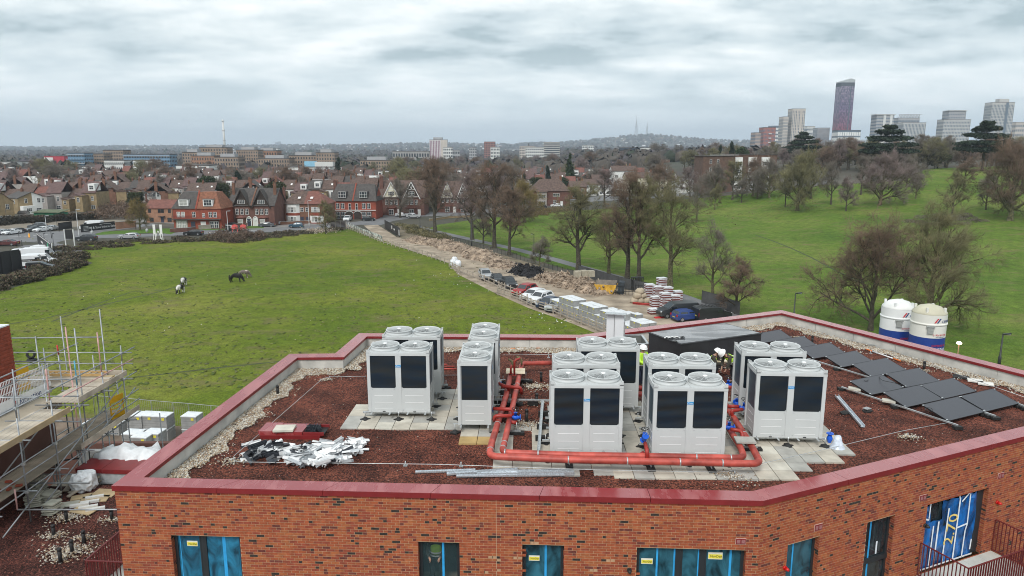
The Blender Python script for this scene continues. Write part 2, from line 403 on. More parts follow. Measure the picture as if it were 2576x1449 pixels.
M_COP=coping_mat()
M_RED=mat('red_painted_metal',(.20,.018,.02),.4,.1,3)
M_CONC=mat('parapet_concrete',(.48,.47,.44),.9,.14,1.5,.15,detail=8,c2=(.56,.54,.50))
M_MORT=mat('mortar',(.42,.26,.155),.95,.15,6,coord='World')
BR=[mat('brick_orange',(.31,.072,.026),.85,.22,9,.2,coord='World'),mat('brick_red',(.25,.050,.024),.85,.22,9,.2,coord='World'),
mat('brick_amber',(.34,.10,.034),.85,.2,9,.2,coord='World'),mat('brick_plum',(.13,.03,.022),.85,.3,14,.2,coord='World'),mat('brick_burnt',(.028,.020,.016),.85,.4,14,.2,coord='World')]
M_FRAME=mat('anthracite_frame',(.022,.026,.03),.45,.1,2)
bld=thing('brick_building',(0,0,0),lb='new brick apartment building with red parapet coping in the foreground',ct='building')
# lift a deck of roof membrane under the gravel and the inner parapet
inner=[(p.x,p.y) for p in rings(POLY,.52)];wallo=rings(POLY,.045)
b=MB();b.prism(POLY,ZR-.5,ZR-.06) if False else None
zdeck=ZR-.08
rb=MB();rb.prism(inner,ZR-.45,zdeck);rb.bd('roof_deck',mat('roof_membrane',(.03,.03,.032),.8),bld)
# parapet core (concrete inner face), panel by panel, and the copings length by length
n=len(POLY)
ci=[p for p in rings(POLY,.50)];co=[p for p in rings(POLY,.06)];ki=[p for p in rings(POLY,.56)]
for i in range(n):
 j=(i+1)%n
 L=(ki[j]-ki[i]).length;k=max(1,round(L/2.4))
 for q in range(k):
  s0,s1=q/k,(q+1)/k;g=.008/L
  a=ci[i].lerp(ci[j],s0+g*(q>0));c=ci[i].lerp(ci[j],s1-g*(q<k-1));a2=co[i].lerp(co[j],s0+g*(q>0));c2=co[i].lerp(co[j],s1-g*(q<k-1))
  mb=MB().prism([a2,c2,c,a],ZR-.45,ZC-.145);mb.bd('parapet_panel',M_CONC,bld)
 k=max(1,round(L/2.9))
 P=[Vc(p) for p in POLY]
 for q in range(k):
  g0=.006/L if q>0 else 0;g1=.006/L if q<k-1 else 0
  o0=P[i].lerp(P[j],q/k+g0);o1=P[i].lerp(P[j],(q+1)/k-g1);i0=ki[i].lerp(ki[j],q/k+g0);i1=ki[i].lerp(ki[j],(q+1)/k-g1)
  mb=MB();zt=ZC;zb=ZC-.15;zi=ZC-.012
  v=[(o0.x,o0.y,zt),(o1.x,o1.y,zt),(i1.x,i1.y,zi),(i0.x,i0.y,zi),(o0.x,o0.y,zb),(o1.x,o1.y,zb),(i1.x,i1.y,zi-.11),(i0.x,i0.y,zi-.11)]
  mb.add(v,[(0,1,2,3)],0);mb.add(v,[(4,5,1,0),(6,7,3,2),(5,6,2,1),(7,4,0,3),(7,6,5,4)],1)
  mb.bd('coping',[M_COP,M_RED],bld)
# ---- walls with openings -------------------------------------------------
class Wall:
 def __init__(s,p0,p1,zt,zb,openings,reveal=.24):
  s.p0=Vc((p0[0],p0[1],0));s.p1=Vc((p1[0],p1[1],0));s.d=(s.p1-s.p0).normalized();s.L=(s.p1-s.p0).length
  s.n=Vc((s.d.y,-s.d.x,0));s.zt=zt;s.zb=zb;s.op=openings;s.rev=reveal
 def P(s,u,z,o=0):v=s.p0+s.d*u+s.n*o;return Vc((v.x,v.y,z))
 def uz(s,x,y):
  d=ray(x,y);nn=s.n;t=(s.p0.dot(nn))/(d.x*nn.x+d.y*nn.y);X=d*t
  return ((X.x-s.p0.x)*s.d.x+(X.y-s.p0.y)*s.d.y,CAMH+X.z)
 def qbox(s,mb,u0,u1,z0,z1,o0,o1,m=0):
  v=[s.P(u,z,o) for z in (z0,z1) for o in (o1,o0) for u in (u0,u1)]
  mb.add(v,[(0,2,3,1),(4,5,7,6),(0,1,5,4),(2,6,7,3),(0,4,6,2),(1,3,7,5)],m)
wo=rings(POLY,.045)
ZW=ZC-.15
front=Wall(wo[0],wo[1],ZW,9.2,[(1.44,3.36,11.66,9.0),(8.24,9.36,11.66,9.0),(11.04,12.16,11.66,9.0),(14.08,16.93,11.66,9.0)])
right=Wall(wo[1],wo[2],ZW,7.0,[(1.0,2.15,11.58,9.0),(3.96,5.08,11.58,9.0),(6.44,9.24,11.61,9.34)])
left=Wall(wo[7],wo[0],ZW,6.5,[])
back=[Wall(wo[k],wo[(k+1)%8],ZW,0,[]) for k in range(2,7)]
bm_=MB()
def clip_ranges(u0,u1,z,ops):
 rs=[(u0,u1)]
 for (a,b,zt,zb) in ops:
  if zb<z<zt:
   nr=[]
   for x0,x1 in rs:
    if b<=x0 or a>=x1:nr.append((x0,x1));continue
    if x0<a:nr.append((x0,a))
    if x1>b:nr.append((b,x1))
   rs=nr
 return rs
brick_meshes={}
BRICKPARTS=[]
def lay(w,cover,thr=.03,joint=None,ext0=0,ext1=0):
 rng=random.Random(hash(cover)&255)
 row=0;z=w.zt-.001
 while z-.075>w.zb:
  zt,zb=z-.0065,z-.0685;off=(row%2)*.1125;u=-off
# heads of openings get trimmed rows
  while u<w.L:
   a,b=max(u+.006,-.0),min(u+.219,w.L)
   segs=[(a,b)] if joint is None or not a<joint<b else [(a,joint-.006),(joint+.006,b)]
   for x0,x1 in [r_ for s_ in segs for r_ in clip_ranges(s_[0],s_[1],(zt+zb)/2,w.op)]:
    if x1-x0<.02:continue
    p=rng.random();o=rng.uniform(.0,.005)
    base=rng.choices([0,1,2],[.52,.28,.2])[0]
    if p<.018:m=[4]
    elif p<.055:m=[4,base] if rng.random()<.5 else [base,4]
    elif p<.115:m=[3,base] if rng.random()<.5 else [base,3]
    elif p<.145:m=[3]
    else:m=[base]
    v=[]
    if len(m)==1 or x1-x0<.15:
     w.qbox(bm_,x0,x1,zb,zt,-.012,.0+o,m[0])
    else:
     xm=x0+(x1-x0)*rng.uniform(.38,.6);w.qbox(bm_,x0,xm,zb,zt,-.012,o,m[0]);w.qbox(bm_,xm,x1,zb,zt,-.012,o,m[1])
   u+=.225
  z-=.075;row+=1
def backing(w,mb,zb=None):
 """mortar face with the openings left out"""
 zb=w.zb if zb is None else zb
 us=sorted(set([0,w.L]+[v for o in w.op for v in o[:2]]));
 zs=sorted(set([zb,w.zt]+[max(zb,min(w.zt,v)) for o in w.op for v in o[2:]]))
 for a,b in zip(us,us[1:]):
  for c,d in zip(zs,zs[1:]):
   if d-c<1e-4:continue
   um,zm=(a+b)/2,(c+d)/2
   if any(o[0]<um<o[1] and o[3]<zm<o[2] for o in w.op):continue
   mb.add([w.P(a,c,-.003),w.P(b,c,-.003),w.P(b,d,-.003),w.P(a,d,-.003)],[(0,1,2,3)])
mw=MB()
for w,zb in ((front,6.0),(right,4.0),(left,4.0)):backing(w,mw,zb)
for w in back:w.zb=0;backing(w,mw,0)
for w in (front,right):      # reveals
 for (a,b,zt,zb) in w.op:
  r=w.rev;zb=max(zb,w.zb)
  mw.add([w.P(a,zb,-.008),w.P(a,zt,-.008),w.P(a,zt,-r),w.P(a,zb,-r)],[(0,1,2,3)]);mw.add([w.P(b,zb,-.008),w.P(b,zt,-.008),w.P(b,zt,-r),w.P(b,zb,-r)],[(3,2,1,0)])
  mw.add([w.P(a,zt,-.008),w.P(b,zt,-.008),w.P(b,zt,-r),w.P(a,zt,-r)],[(0,1,2,3)])
mw.bd('wall',M_MORT,bld)
lay(front,'f',joint=10.35);lay(right,'r');lay(left,'l')
# reveal bricks
for w in (front,right):
 for (a,b,zt,zb) in w.op:
  z=w.zt-.001;row=0
  while z-.075>w.zb:
   if z-.037<zt and z-.037>zb:
    for side,u in ((0,a),(1,b)):
     for q0,q1 in ((.012,.115),(.125,.235)) if row%2 else ((.012,.235),):
      m=random.choices([0,1,2,3,4],[.4,.3,.1,.12,.08])[0]
      s=1 if side==0 else -1
      P0=[w.P(u+s*.004,z_,-o) for z_ in (z-.07,z-.005) for o in (q0,q1)]
      P1=[w.P(u-s*.01,z_,-o) for z_ in (z-.07,z-.005) for o in (q0,q1)]
      bm_.add(P0+P1,[(0,1,3,2),(4,6,7,5),(0,4,5,1),(2,3,7,6),(0,2,6,4),(1,5,7,3)],m)
   z-=.075;row+=1
# the 300 bricks that show largest are parts, the rest one stuff part
V=bm_.v;F=bm_.f;nb=len(F)//6
order=[]
for k in range(nb):
 c=V[F[k*6][0]];order.append((abs(c[0]-1.0)+abs(c[2]-11.0)*2.5+(c[1]-17.5)*1.5,k))
order.sort();pick=set(k for _,k in order[:298])
def sub(keys):
 o=MB()
 for k in keys:
  b0=min(min(f) for f in F[k*6:k*6+6]);o.add(V[b0:b0+8],[tuple(i-b0 for i in f) for f in F[k*6:k*6+6]],bm_.m[k*6])
 return o
sub([k for k in range(nb) if k not in pick]).bd('brickwork',BR,bld,kind='stuff')
cache={}
for k in pick:
 b0=min(min(f) for f in F[k*6:k*6+6]);vs=[Vc(v) for v in V[b0:b0+8]];c=vs[0]
 L=(vs[1]-vs[0]).length;key=(round(L,2),bm_.m[k*6])
 if key not in cache:
  o=MB();d=front.d if L>0 else front.d;o.add([v-c for v in vs],[tuple(i-b0 for i in f) for f in F[k*6:k*6+6]],bm_.m[k*6]);cache[key]=o.mesh('brick',BR)
 obj('brick',cache[key],bld,loc=c)
MB().bar(front.P(10.35,ZW,-.006),front.P(10.35,9.2,-.006),.014,.006).bd('movement_joint',mat('joint_sealant',(.62,.50,.36),.8),bld)
# ---- windows ---------------------------------------------------------------
def glass_mat(name,c,rough=.06,seed=0.):
 m=bpy.data.materials.new(name);m.use_nodes=True;nt=m.node_tree;n=nt.nodes;l=nt.links;b=n['Principled BSDF']
 g=n.new('ShaderNodeNewGeometry');mp=n.new('ShaderNodeMapping');SI(mp,'Scale',(1,1,.55));SI(mp,'Location',(seed,0,0));l.new(g.outputs['Position'],mp.inputs[0])
 t=n.new('ShaderNodeTexNoise');SI(t,'Scale',2.6);SI(t,'Detail',5);SI(t,'Distortion',1.0);l.new(mp.outputs[0],t.inputs[0])
 r=n.new('ShaderNodeValToRGB');l.new(t.outputs[0],r.inputs[0]);r.color_ramp.elements[0].position=.35;r.color_ramp.elements[1].position=.7
 r.color_ramp.elements[0].color=tuple(v*.35 for v in c)+(1,);r.color_ramp.elements[1].color=tuple(min(1,v*1.9) for v in c)+(1,);l.new(r.outputs[0],b.inputs[0])
 SI(b,'Roughness',rough);SI(b,'Specular IOR Level',.8);MT[name]=m;return m
G_BLUE=glass_mat('film_covered_glass',(.012,.12,.21));G_TEAL=glass_mat('tinted_glass',(.02,.085,.12),.05,4.);G_DARK=glass_mat('dark_glass',(.02,.03,.035),.04,9.)
M_TAPE=mat('blue_tape',(.03,.33,.68),.5,.15,4);M_WTAPE=mat('white_tape',(.75,.78,.82),.6,.1,4);M_CARD=mat('sticker_card',(.72,.70,.60),.7,.06,5);M_YEL=mat('sticker_yellow',(.72,.62,.06),.6,.05,5);M_INK=mat('black_ink',(.02,.02,.02),.6,.05,3)
M_CLEAR=bpy.data.materials.new('clear_pane');M_CLEAR.use_nodes=True;nt=M_CLEAR.node_tree;b_=nt.nodes['Principled BSDF'];SI(b_,'Base Color',(.05,.09,.10,1));SI(b_,'Roughness',.05);SI(b_,'Alpha',.28)
def text_mesh(s,size,m,depth=.0):
 cu=bpy.data.curves.new('t','FONT');cu.body=s;cu.size=size;cu.extrude=depth;cu.align_x='CENTER';cu.align_y='CENTER';cu.resolution_u=2
 o=bpy.data.objects.new('t',cu);me=bpy.data.meshes.new_from_object(o);me.materials.clear();me.materials.append(m)
 bpy.data.objects.remove(o);bpy.data.curves.remove(cu);return me
def lettering(s,size,m,parent,w,u,z,o,name='lettering',rot=0,depth=.001):
 me=text_mesh(s,size,m,depth);ob=obj(name,me,parent)
 X=w.d;Y=Vc((0,0,1));Z=w.n
 Mx=Matrix((X,Y,Z)).transposed().to_4x4();ob.matrix_local=Matrix.Translation(w.P(u,z,o))@Mx@Matrix.Rotation(rot,4,'Z');return ob
def window(w,op,divs,panes,name='window',bottom=None,sub=True):
 """divs: list of mullion positions (fractions); real frame, panes set back"""
 a,b,zt,zb=op;f=MB();o0,o1=-.21,-.15;fw=.055
 w.qbox(f,a,a+fw,zb,zt,o0,o1);w.qbox(f,b-fw,b,zb,zt,o0,o1);w.qbox(f,a+fw,b-fw,zt-fw,zt-.001,o0,o1);w.qbox(f,a+fw,b-fw,zb,zb+fw,o0,o1)
 us=[a+fw]+[a+(b-a)*d for d in divs]+[b-fw]
 for d in us[1:-1]:w.qbox(f,d-.06,d+.06,zb+fw,zt-fw,o0,o1)
 fo=f.bd(name,M_FRAME,bld)
 for k,(x0,x1) in enumerate(zip(us,us[1:])):
  x0=x0+(.06 if k else 0);x1=x1-(.06 if k<len(us)-2 else 0)
  g=MB();w.qbox(g,x0,x1,zb+fw,zt-fw,-.19,-.175);g.bd('pane',panes[k],fo)
  if sub:
   s=MB()
   for (p,q,r_,t_) in ((x0,x0+.035,zb+fw,zt-fw),(x1-.035,x1,zb+fw,zt-fw),(x0+.035,x1-.035,zt-fw-.035,zt-fw),(x0+.035,x1-.035,zb+fw,zb+fw+.035)):w.qbox(s,p,q,r_,t_,-.172,-.145)
   s.bd('sash',M_FRAME,fo)
 return fo
w1=window(front,front.op[0],[.42],[G_BLUE,G_BLUE]);w2=window(front,front.op[1],[],[M_CLEAR]);w3=window(front,front.op[2],[],[G_TEAL]);w4=window(front,front.op[3],[.40,.62],[G_TEAL,G_TEAL,G_TEAL])
w5=window(right,right.op[0],[],[G_TEAL]);w6=window(right,right.op[1],[],[G_DARK])
def tape(w,fo,u0,u1,z0,z1,m=M_TAPE,o=-.170,name='tape'):
 t=MB();w.qbox(t,u0,u1,z0,z1,-.174,o);return t.bd(name,m,fo)
for fo,w,u,wd in ((w1,front,1.58,.02),(w1,front,2.78,.09),(w2,front,8.86,.06),(w3,front,11.64,.06),(w4,front,14.62,.05),(w4,front,15.08,.07),(w4,front,15.72,.05),(w4,front,16.55,.06),(w5,right,1.35,.05),(w6,right,4.3,.06)):
 z1=[o for o in w.op if o[0]<u<o[1]][0][2]-.09;tape(w,fo,u,u+wd,w.zb,z1)
t=MB();right.qbox(t,3.96,5.08,10.15,10.30,-.21,-.12);t.bd('transom',M_FRAME,w6)
for u in (4.12,4.62):tape(right,w6,u,u+.06,10.35,10.75,M_WTAPE)
def nordan(w,fo,u,z,wd,rot=0):
 card=MB();w.qbox(card,u-wd/2,u+wd/2,z-wd*.26,z+wd*.26,-.174,-.165);c=card.bd('sticker',M_CARD,fo)
 y=MB();w.qbox(y,u-wd/2+.01,u+wd/2-.01,z-wd*.20,z+wd*.12,-.165,-.162);y.bd('band',M_YEL,c) if False else y.bd('sticker_band',M_YEL,fo)
 lettering('NorDan',wd*.24,M_INK,fo,w,u+.02,z-wd*.04,-.160)
nordan(front,w1,1.93,11.33,.30);nordan(front,w3,11.36,11.17,.29);nordan(front,w4,14.38,11.17,.31);nordan(front,w4,16.18,11.38,.38);nordan(right,w5,1.12,10.75,.16)
# things seen through the panes are kept as dark reflections; a worker stands behind the second window
# patio door, protected with blue film and tape
dop=right.op[2];f=MB();a,b,zt,zb=dop
right.qbox(f,a,a+.06,zb,zt,-.21,-.15);right.qbox(f,b-.30,b,zb,zt,-.21,-.15);right.qbox(f,a+.06,b-.30,zt-.07,zt-.001,-.21,-.15);right.qbox(f,a+1.05,a+1.2,zb,zt-.07,-.21,-.15)
door=f.bd('patio_door',M_FRAME,bld)
def film_mat():
 m=glass_mat('blue_film',(.004,.085,.28),.28);return m
M_FILM=film_mat()
g=MB();N_=14;M2=10;vs=[];
for j in range(M2+1):
 for i in range(N_+1):
  u=a+.05+(b-a-.36)*i/N_;z=zb+.02+(zt-zb-.1)*j/M2
  if j==M2:z-=.10*abs(sin(i*1.3));
  vs.append(right.P(u,z,-.13+.025*sin(i*2.1+j*.7)+.012*sin(j*2.9+i)))
fs=[(j*(N_+1)+i,j*(N_+1)+i+1,(j+1)*(N_+1)+i+1,(j+1)*(N_+1)+i) for j in range(M2) for i in range(N_) if not (2<=i<=4 and j>=7)]
g.add(vs,fs);film=g.bd('protective_film',M_FILM,door)
sm=film.modifiers.new('s','SOLIDIFY');sm.thickness=.004
g=MB();right.qbox(g,a+.06,b-.30,zb+.02,zt-.07,-.2,-.19);g.bd('door_glass',G_DARK,door)
def wtape(pts,wd=.05):
 t=MB()
 for (u0,z0),(u1,z1) in zip(pts,pts[1:]):t.bar(right.P(u0,z0,-.09),right.P(u1,z1,-.09),wd,.006,up=right.n)
 t.bd('tape',M_WTAPE,door)
u0=a
wtape([(u0+.04,zb+.02),(u0+.04,zt-.5)],.04);wtape([(u0+.04,zt-.52),(u0+.28,zt-.6)]);wtape([(u0+.28,zt-.02),(u0+.27,zt-.55)],.04)
wtape([(u0+.52,zt-.85),(u0+.50,zb+.1)]);wtape([(u0+.74,zt-.75),(u0+.72,zb+.05)],.06);wtape([(u0+1.14,zt-.4),(u0+1.10,zb+.02)]);
wtape([(u0+1.56,zt-.03),(u0+1.62,zt-.2),(u0+1.60,zb+.02)],.055);wtape([(u0+2.05,zt-.05),(u0+1.72,zt-.3)]);wtape([(u0+2.08,zt-.1),(u0+2.10,zt-1.15),(u0+2.04,zt-1.35),(u0+2.02,zb+.02)],.05);wtape([(u0+1.64,zt-1.16),(u0+2.1,zt-1.12)])
wtape([(u0+2.40,zb+.55),(u0+2.38,zb+.2)],.05);wtape([(u0+.04,zb+.03),(u0+2.5,zb+.03)],.05)
lettering('2.70',.62,mat('spray_paint_yellow',(.75,.55,.16),.7,.1,3),door,right,u0+1.36,zb+1.12,-.085,rot=R(82),depth=.002,name='painted_number')
# ---- fittings on the walls
def vent(w,u,z,wd,h):
 f=MB();w.qbox(f,u-wd/2-.012,u+wd/2+.012,z-h/2-.012,z+h/2+.012,-.004,.012,1)
 w.qbox(f,u-wd/2,u+wd/2,z-h/2,z+h/2,.012,.02,0)
 v=f.bd('air_vent',[M_RED,mat('vent_surround',(.55,.36,.30),.8)],bld)
 for s in (-1,1):
  g=MB();w.qbox(g,u+s*wd*.24-wd*.18,u+s*wd*.24+wd*.18,z-h*.33,z+h*.33,.02,.026);g.bd('grille',mat('vent_grille',(.30,.12,.12),.7,.2,40),v)
vent(front,16.77,11.92,.25,.15)
for x,y in ((2058,1326),(2321,1252),(2517.6,1196)):u,z=right.uz(x,y);vent(right,u,z,.27,.17)
def lamp(w,x,y,m,r,name):
 u,z=w.uz(x,y);p=w.P(u,z,0);q=w.P(u,z,.16)
 TU([p,w.P(u,z,.05)],r*1.25,12).tube([w.P(u,z,.05),w.P(u,z,.11),q],[r,r,r*.6],12).bd(name,m,bld)
M_ALARM=mat('red_alarm_plastic',(.55,.012,.01),.35,.08,3)
lamp(right,1973,1427.5,M_ALARM,.05,'alarm_beacon');lamp(right,2507,1263,M_ALARM,.05,'alarm_beacon')
lamp(front,1583,1433,M_INK,.05,'wall_lamp');lamp(right,2326,1321,M_INK,.05,'wall_lamp')
u,z=front.uz(377,1233);t=MB();front.qbox(t,u-.035,u+.035,z-.03,z+.03,0,.02);t.bd('junction_box',M_CARD,bld)
# ---- balconies
M_RAIL=mat('balustrade_red_metal',(.13,.016,.016),.5,.12,3)
def railing(name,pts,z0,h,parent,sp=.11):
 for k,(p,q) in enumerate(zip(pts,pts[1:])):
  p=Vc((p[0],p[1],0));q=Vc((q[0],q[1],0));L=(q-p).length;nn=int(L/sp)
  r=MB();r.bar((p.x,p.y,z0+h),(q.x,q.y,z0+h),.05,.02);r.bar((p.x,p.y,z0+.06),(q.x,q.y,z0+.06),.05,.015);ro=r.bd('handrail',M_RAIL,parent)
  me=BX(-.006,.006,-.02,.02,z0+.068,z0+h-.01).mesh('baluster',M_RAIL);ang=math.atan2(q.y-p.y,q.x-p.x)
  for i in range(nn+1):
   o=obj('baluster',me,ro,loc=p.lerp(q,i/nn)+Vc((0,0,0)),rz=ang)
M_TILE=mat('balcony_tile',(.50,.50,.46),.7,.07,2,coord='World')
def balcony(P0,P1,depth,n,z,lb):
 bt=thing('balcony',(0,0,0),lb=lb,ct='balcony')
 bt.location=(0,0,0);d=(P1-P0).normalized();q0=P0+n*depth;q1=P1+n*depth
 MB().prism([P0+n*.01,q0,q1,P1+n*.01] if (q0-P0).cross(P1-P0).z>0 else [P1+n*.01,q1,q0,P0+n*.01],z-.25,z-.02).bd('slab',M_RED,bt)
 L=(P1-P0).length;tn=int(L/.6)
 for i in range(tn):
  for j in range(int(depth/.6)):
   c=P0+d*((i+.5)*L/tn)+n*((j+.5)*depth/int(depth/.6));s=(L/tn-.008,depth/int(depth/.6)-.008,.02)
   MB().obb((c.x,c.y,z-.008),s,Rz(math.atan2(d.y,d.x))).bd('floor_tile',M_TILE,bt)
 railing('balustrade',[P0+n*.03,q0,q1,P1+n*.03],z,1.1,bt)
balcony(right.P(6.30,0,0)*1,right.P(9.75,0,0)*1,1.5,right.n,9.32,'balcony with dark red railings outside the blue film covered door')
pl0=Vc((-10.93,19.6,0));pl1=Vc((-10.93+.11,23.2,0));nl=Vc((-1,0.0,0))
pl0.x=wo[0].x+.02*0;
dl=(Vc((wo[7].x,wo[7].y,0))-Vc((wo[0].x,wo[0].y,0))).normalized();nl=Vc((-dl.y,dl.x,0));s0=Vc((wo[0].x,wo[0].y,0))
balcony(s0+dl*4.6,s0+dl*.55,1.5,nl,9.35,'balcony with dark red railings on the left side wall above the lower roof')
# lower roof to the left
LR=[(-40,8),(-12.6,8),(-12.6,14),(-12.0,26.2),(-40,26.2)]
def gravel_mat(name,c0,c1,c2,scale):
 m=bpy.data.materials.new(name);m.use_nodes=True;nt=m.node_tree;n=nt.nodes;l=nt.links;b=n['Principled BSDF'];SI(b,'Roughness',.9);SI(b,'Specular IOR Level',.25)
 g=n.new('ShaderNodeNewGeometry');v=n.new('ShaderNodeTexVoronoi');SI(v,'Scale',scale);l.new(g.outputs['Position'],v.inputs['Vector'])
 r=n.new('ShaderNodeValToRGB');sx=n.new('ShaderNodeSeparateXYZ');l.new(v.outputs['Color'],sx.inputs[0]);l.new(sx.outputs[0],r.inputs[0]);e=r.color_ramp.elements
 e[0].position=.15;e[0].color=c0+(1,);e[1].position=.95;e[1].color=c2+(1,);q=e.new(.55);q.color=c1+(1,)
 t=n.new('ShaderNodeTexNoise');SI(t,'Scale',.8);SI(t,'Detail',7);l.new(g.outputs['Position'],t.inputs[0])
 r2=n.new('ShaderNodeValToRGB');l.new(t.outputs[0],r2.inputs[0]);r2.color_ramp.elements[0].position=.36;r2.color_ramp.elements[0].color=(.5,.5,.52,1);r2.color_ramp.elements[1].position=.62;r2.color_ramp.elements[1].color=(1.15,1.15,1.15,1)
 x=n.new('ShaderNodeMixRGB');x.blend_type='MULTIPLY';x.inputs[0].default_value=1;l.new(r.outputs[0],x.inputs[1]);l.new(r2.outputs[0],x.inputs[2]);l.new(x.outputs[0],b.inputs[0])
 bp=n.new('ShaderNodeBump');SI(bp,'Strength',1);SI(bp,'Distance',.03);l.new(v.outputs['Distance'],bp.inputs['Height']);bp.invert=True;l.new(bp.outputs[0],b.inputs['Normal'])
 MT[name]=m;return m
M_RG=gravel_mat('crushed_brick_substrate',(.035,.014,.011),(.145,.044,.028),(.26,.085,.052),26)
M_RG2=gravel_mat('damp_crushed_brick',(.03,.015,.012),(.10,.033,.026),(.20,.07,.052),26)
ZL=9.0
lowb=thing('lower_building',(0,0,0),lb='lower wing with red gravel roof at the bottom left corner',ct='building')
MB().prism(LR,0,ZL-.14).bd('wall',M_CONC,lowb)
sheet('roof_gravel',LR,0,M_RG2,.6,kind='stuff',zf=lambda x,y:ZL+.05*sin(x*1.3)*cos(y*1.1)+.02*sin(x*5+y*3),parent=lowb)
# gravel bed of the main roof
sheet('roof_gravel',[(p.x,p.y) for p in rings(POLY,.50)],0,M_RG,.5,kind='stuff',zf=lambda x,y:ZR+.018*sin(x*2.3+1)*cos(y*1.9)+.008*sin(x*7+y*5),parent=bld)
# loose pieces: pebbles (white borders and rings) and crushed brick, numpy-built
def chips(name,pts,size,mats,parent,flat=.6,seed=1):
 rg=np.random.RandomState(seed);n=len(pts);P=np.array(pts,dtype=float)
 base=np.array([(1,0,0),(0,1,0),(-1,0,0),(0,-1,0),(0,0,1),(0,0,-1)],float)
 s=rg.uniform(size[0],size[1],(n,1,1));sc=np.stack([rg.uniform(.7,1.3,n),rg.uniform(.7,1.3,n),rg.uniform(.5,.9,n)*flat*1.4],1)[:,None,:]
 v=base[None]*sc*s;a=rg.uniform(0,6.28,n);ca,sa=np.cos(a),np.sin(a)
 x=v[...,0]*ca[:,None]-v[...,1]*sa[:,None];y=v[...,0]*sa[:,None]+v[...,1]*ca[:,None]
 v=np.stack([x,y,v[...,2]],-1);tilt=rg.uniform(-.5,.5,(n,1));v[...,2]+=v[...,0]*tilt
 v+=rg.uniform(-.15,.15,v.shape)*s;v+=P[:,None,:]
 f=np.array([(0,1,4),(1,2,4),(2,3,4),(3,0,4),(1,0,5),(2,1,5),(3,2,5),(0,3,5)])
 Fc=(f[None]+np.arange(n)[:,None,None]*6).reshape(-1,3)
 me=bpy.data.meshes.new(name);me.vertices.add(n*6);me.vertices.foreach_set('co',v.reshape(-1));me.loops.add(len(Fc)*3);me.loops.foreach_set('vertex_index',Fc.reshape(-1))
 me.polygons.add(len(Fc));me.polygons.foreach_set('loop_start',np.arange(len(Fc))*3);me.polygons.foreach_set('loop_total',np.full(len(Fc),3))
 for m in mats:me.materials.append(m)
 me.polygons.foreach_set('material_index',np.repeat(rg.randint(0,len(mats),n),8));me.update();me.validate()
 return obj(name,me,parent,kind='stuff')
PEB=[mat('pebble_white',(.52,.47,.38),.8,.1,20),mat('pebble_cream',(.42,.33,.23),.8,.1,20),mat('pebble_tan',(.30,.20,.12),.8,.1,20),mat('pebble_grey',(.28,.25,.22),.8,.1,20),mat('pebble_pale',(.60,.57,.51),.8,.1,20)]
CH=[mat('brick_chip_dark',(.045,.018,.015),.9),mat('brick_chip_red',(.15,.045,.033),.9),mat('brick_chip_light',(.24,.085,.06),.9),mat('brick_chip_brown',(.09,.035,.027),.9)]
pts=[];rng=random.Random(5)
inn=[p for p in rings(POLY,.52)]
skip=(0,1)            # along the two front edges the coping hides the border
for i in range(8):
 if i in skip:continue
 p,q=inn[i],inn[(i+1)%8];L=(q-p).length;d=(q-p)/L;nn=Vc((-d.y,d.x))
 for _ in range(int(L*760)):
  u=rng.uniform(-.1,L+.1);w=.62+.16*sin(u*2.3+i)+.09*sin(u*6.1);o=rng.random()**.85*w
  if rng.random()<.04:o*=1.5
  c=p+d*u+nn*(.02+o)
  pts.append((c.x,c.y,ZR+.015+rng.random()*.035+.05*max(0,1-o/.5)))
chips('border_pebbles',pts,(.022,.045),PEB,bld)
def ring(x,y,z,r,n,zp,parent=bld,sq=.8,name='pebbles'):
 c=at(x,y,z);P=[]
 for _ in range(n):
  a=rng.uniform(0,6.28);q=r*abs(rng.gauss(0,.5));q=min(q,r*1.7);P.append((c.x+cos(a)*q*1.25,c.y+sin(a)*q*sq,zp+.02+rng.random()*.03+.03*max(0,1-q/r)))
 return P
P=[]
for x,y,r,n_ in ((1283,965,.0,0),(820,957,.35,90),(1434,958,.3,60),(2283,1102,.38,170),(1827,1195,.45,150),(1850,1205,.8,90),(585,1163,.45,170),(1350,975,.75,420),(1350,1015,.5,170),(1322,1070,.75,420),(2072,876,.35,80),(2010,850,.3,60),(2325,945,.25,40),(2330,935,.3,60),(2235,868,.5,100),(2155,890,.4,80),(1990,975,.35,80),(1870,1000,.5,60),(1560,900,.8,100),(1800,925,1.0,320),(1905,860,.6,60)):
 if n_:P+=ring(x,y,ZR,r,n_,ZR)
chips('pebbles',P,(.02,.042),PEB,bld,seed=3)
P=[]
for x,y,r,n_ in ((172,1303,.75,420),(136,1349,.55,230),(180,1385,1.0,560),(205,1355,.5,150),(278,1310,.5,150),(150,1405,.6,240),(5,1235,.6,160)):P+=ring(x,y,ZL,r,n_,ZL)
chips('pebbles',P,(.02,.042),PEB,lowb,seed=4)
xs_=[p[0] for p in POLY];P=[]
innl=[(p.x,p.y) for p in inn]
while len(P)<26000:
 y=17.6+ (rng.random()**1.7)*20;x=rng.uniform(-11,17)
 if inpoly(x,y,innl):P.append((x,y,ZR+.018*sin(x*2.3+1)*cos(y*1.9)+.008*sin(x*7+y*5)+.006))
chips('loose_brick_chips',P,(.014,.034),CH,bld,seed=5)
P=[(rng.uniform(-20,-12.2),rng.uniform(16,26),0) for _ in range(9000)]
P=[(x,y,ZL+.05*sin(x*1.3)*cos(y*1.1)+.02*sin(x*5+y*3)+.004) for x,y,_ in P]
chips('loose_brick_chips',P,(.014,.034),CH,lowb,seed=6)
P=[(x,y,z+.015) for x,y,z in [(rng.uniform(-10,15),rng.uniform(18,34),ZR) for _ in range(700)] if inpoly(x,y,innl)]
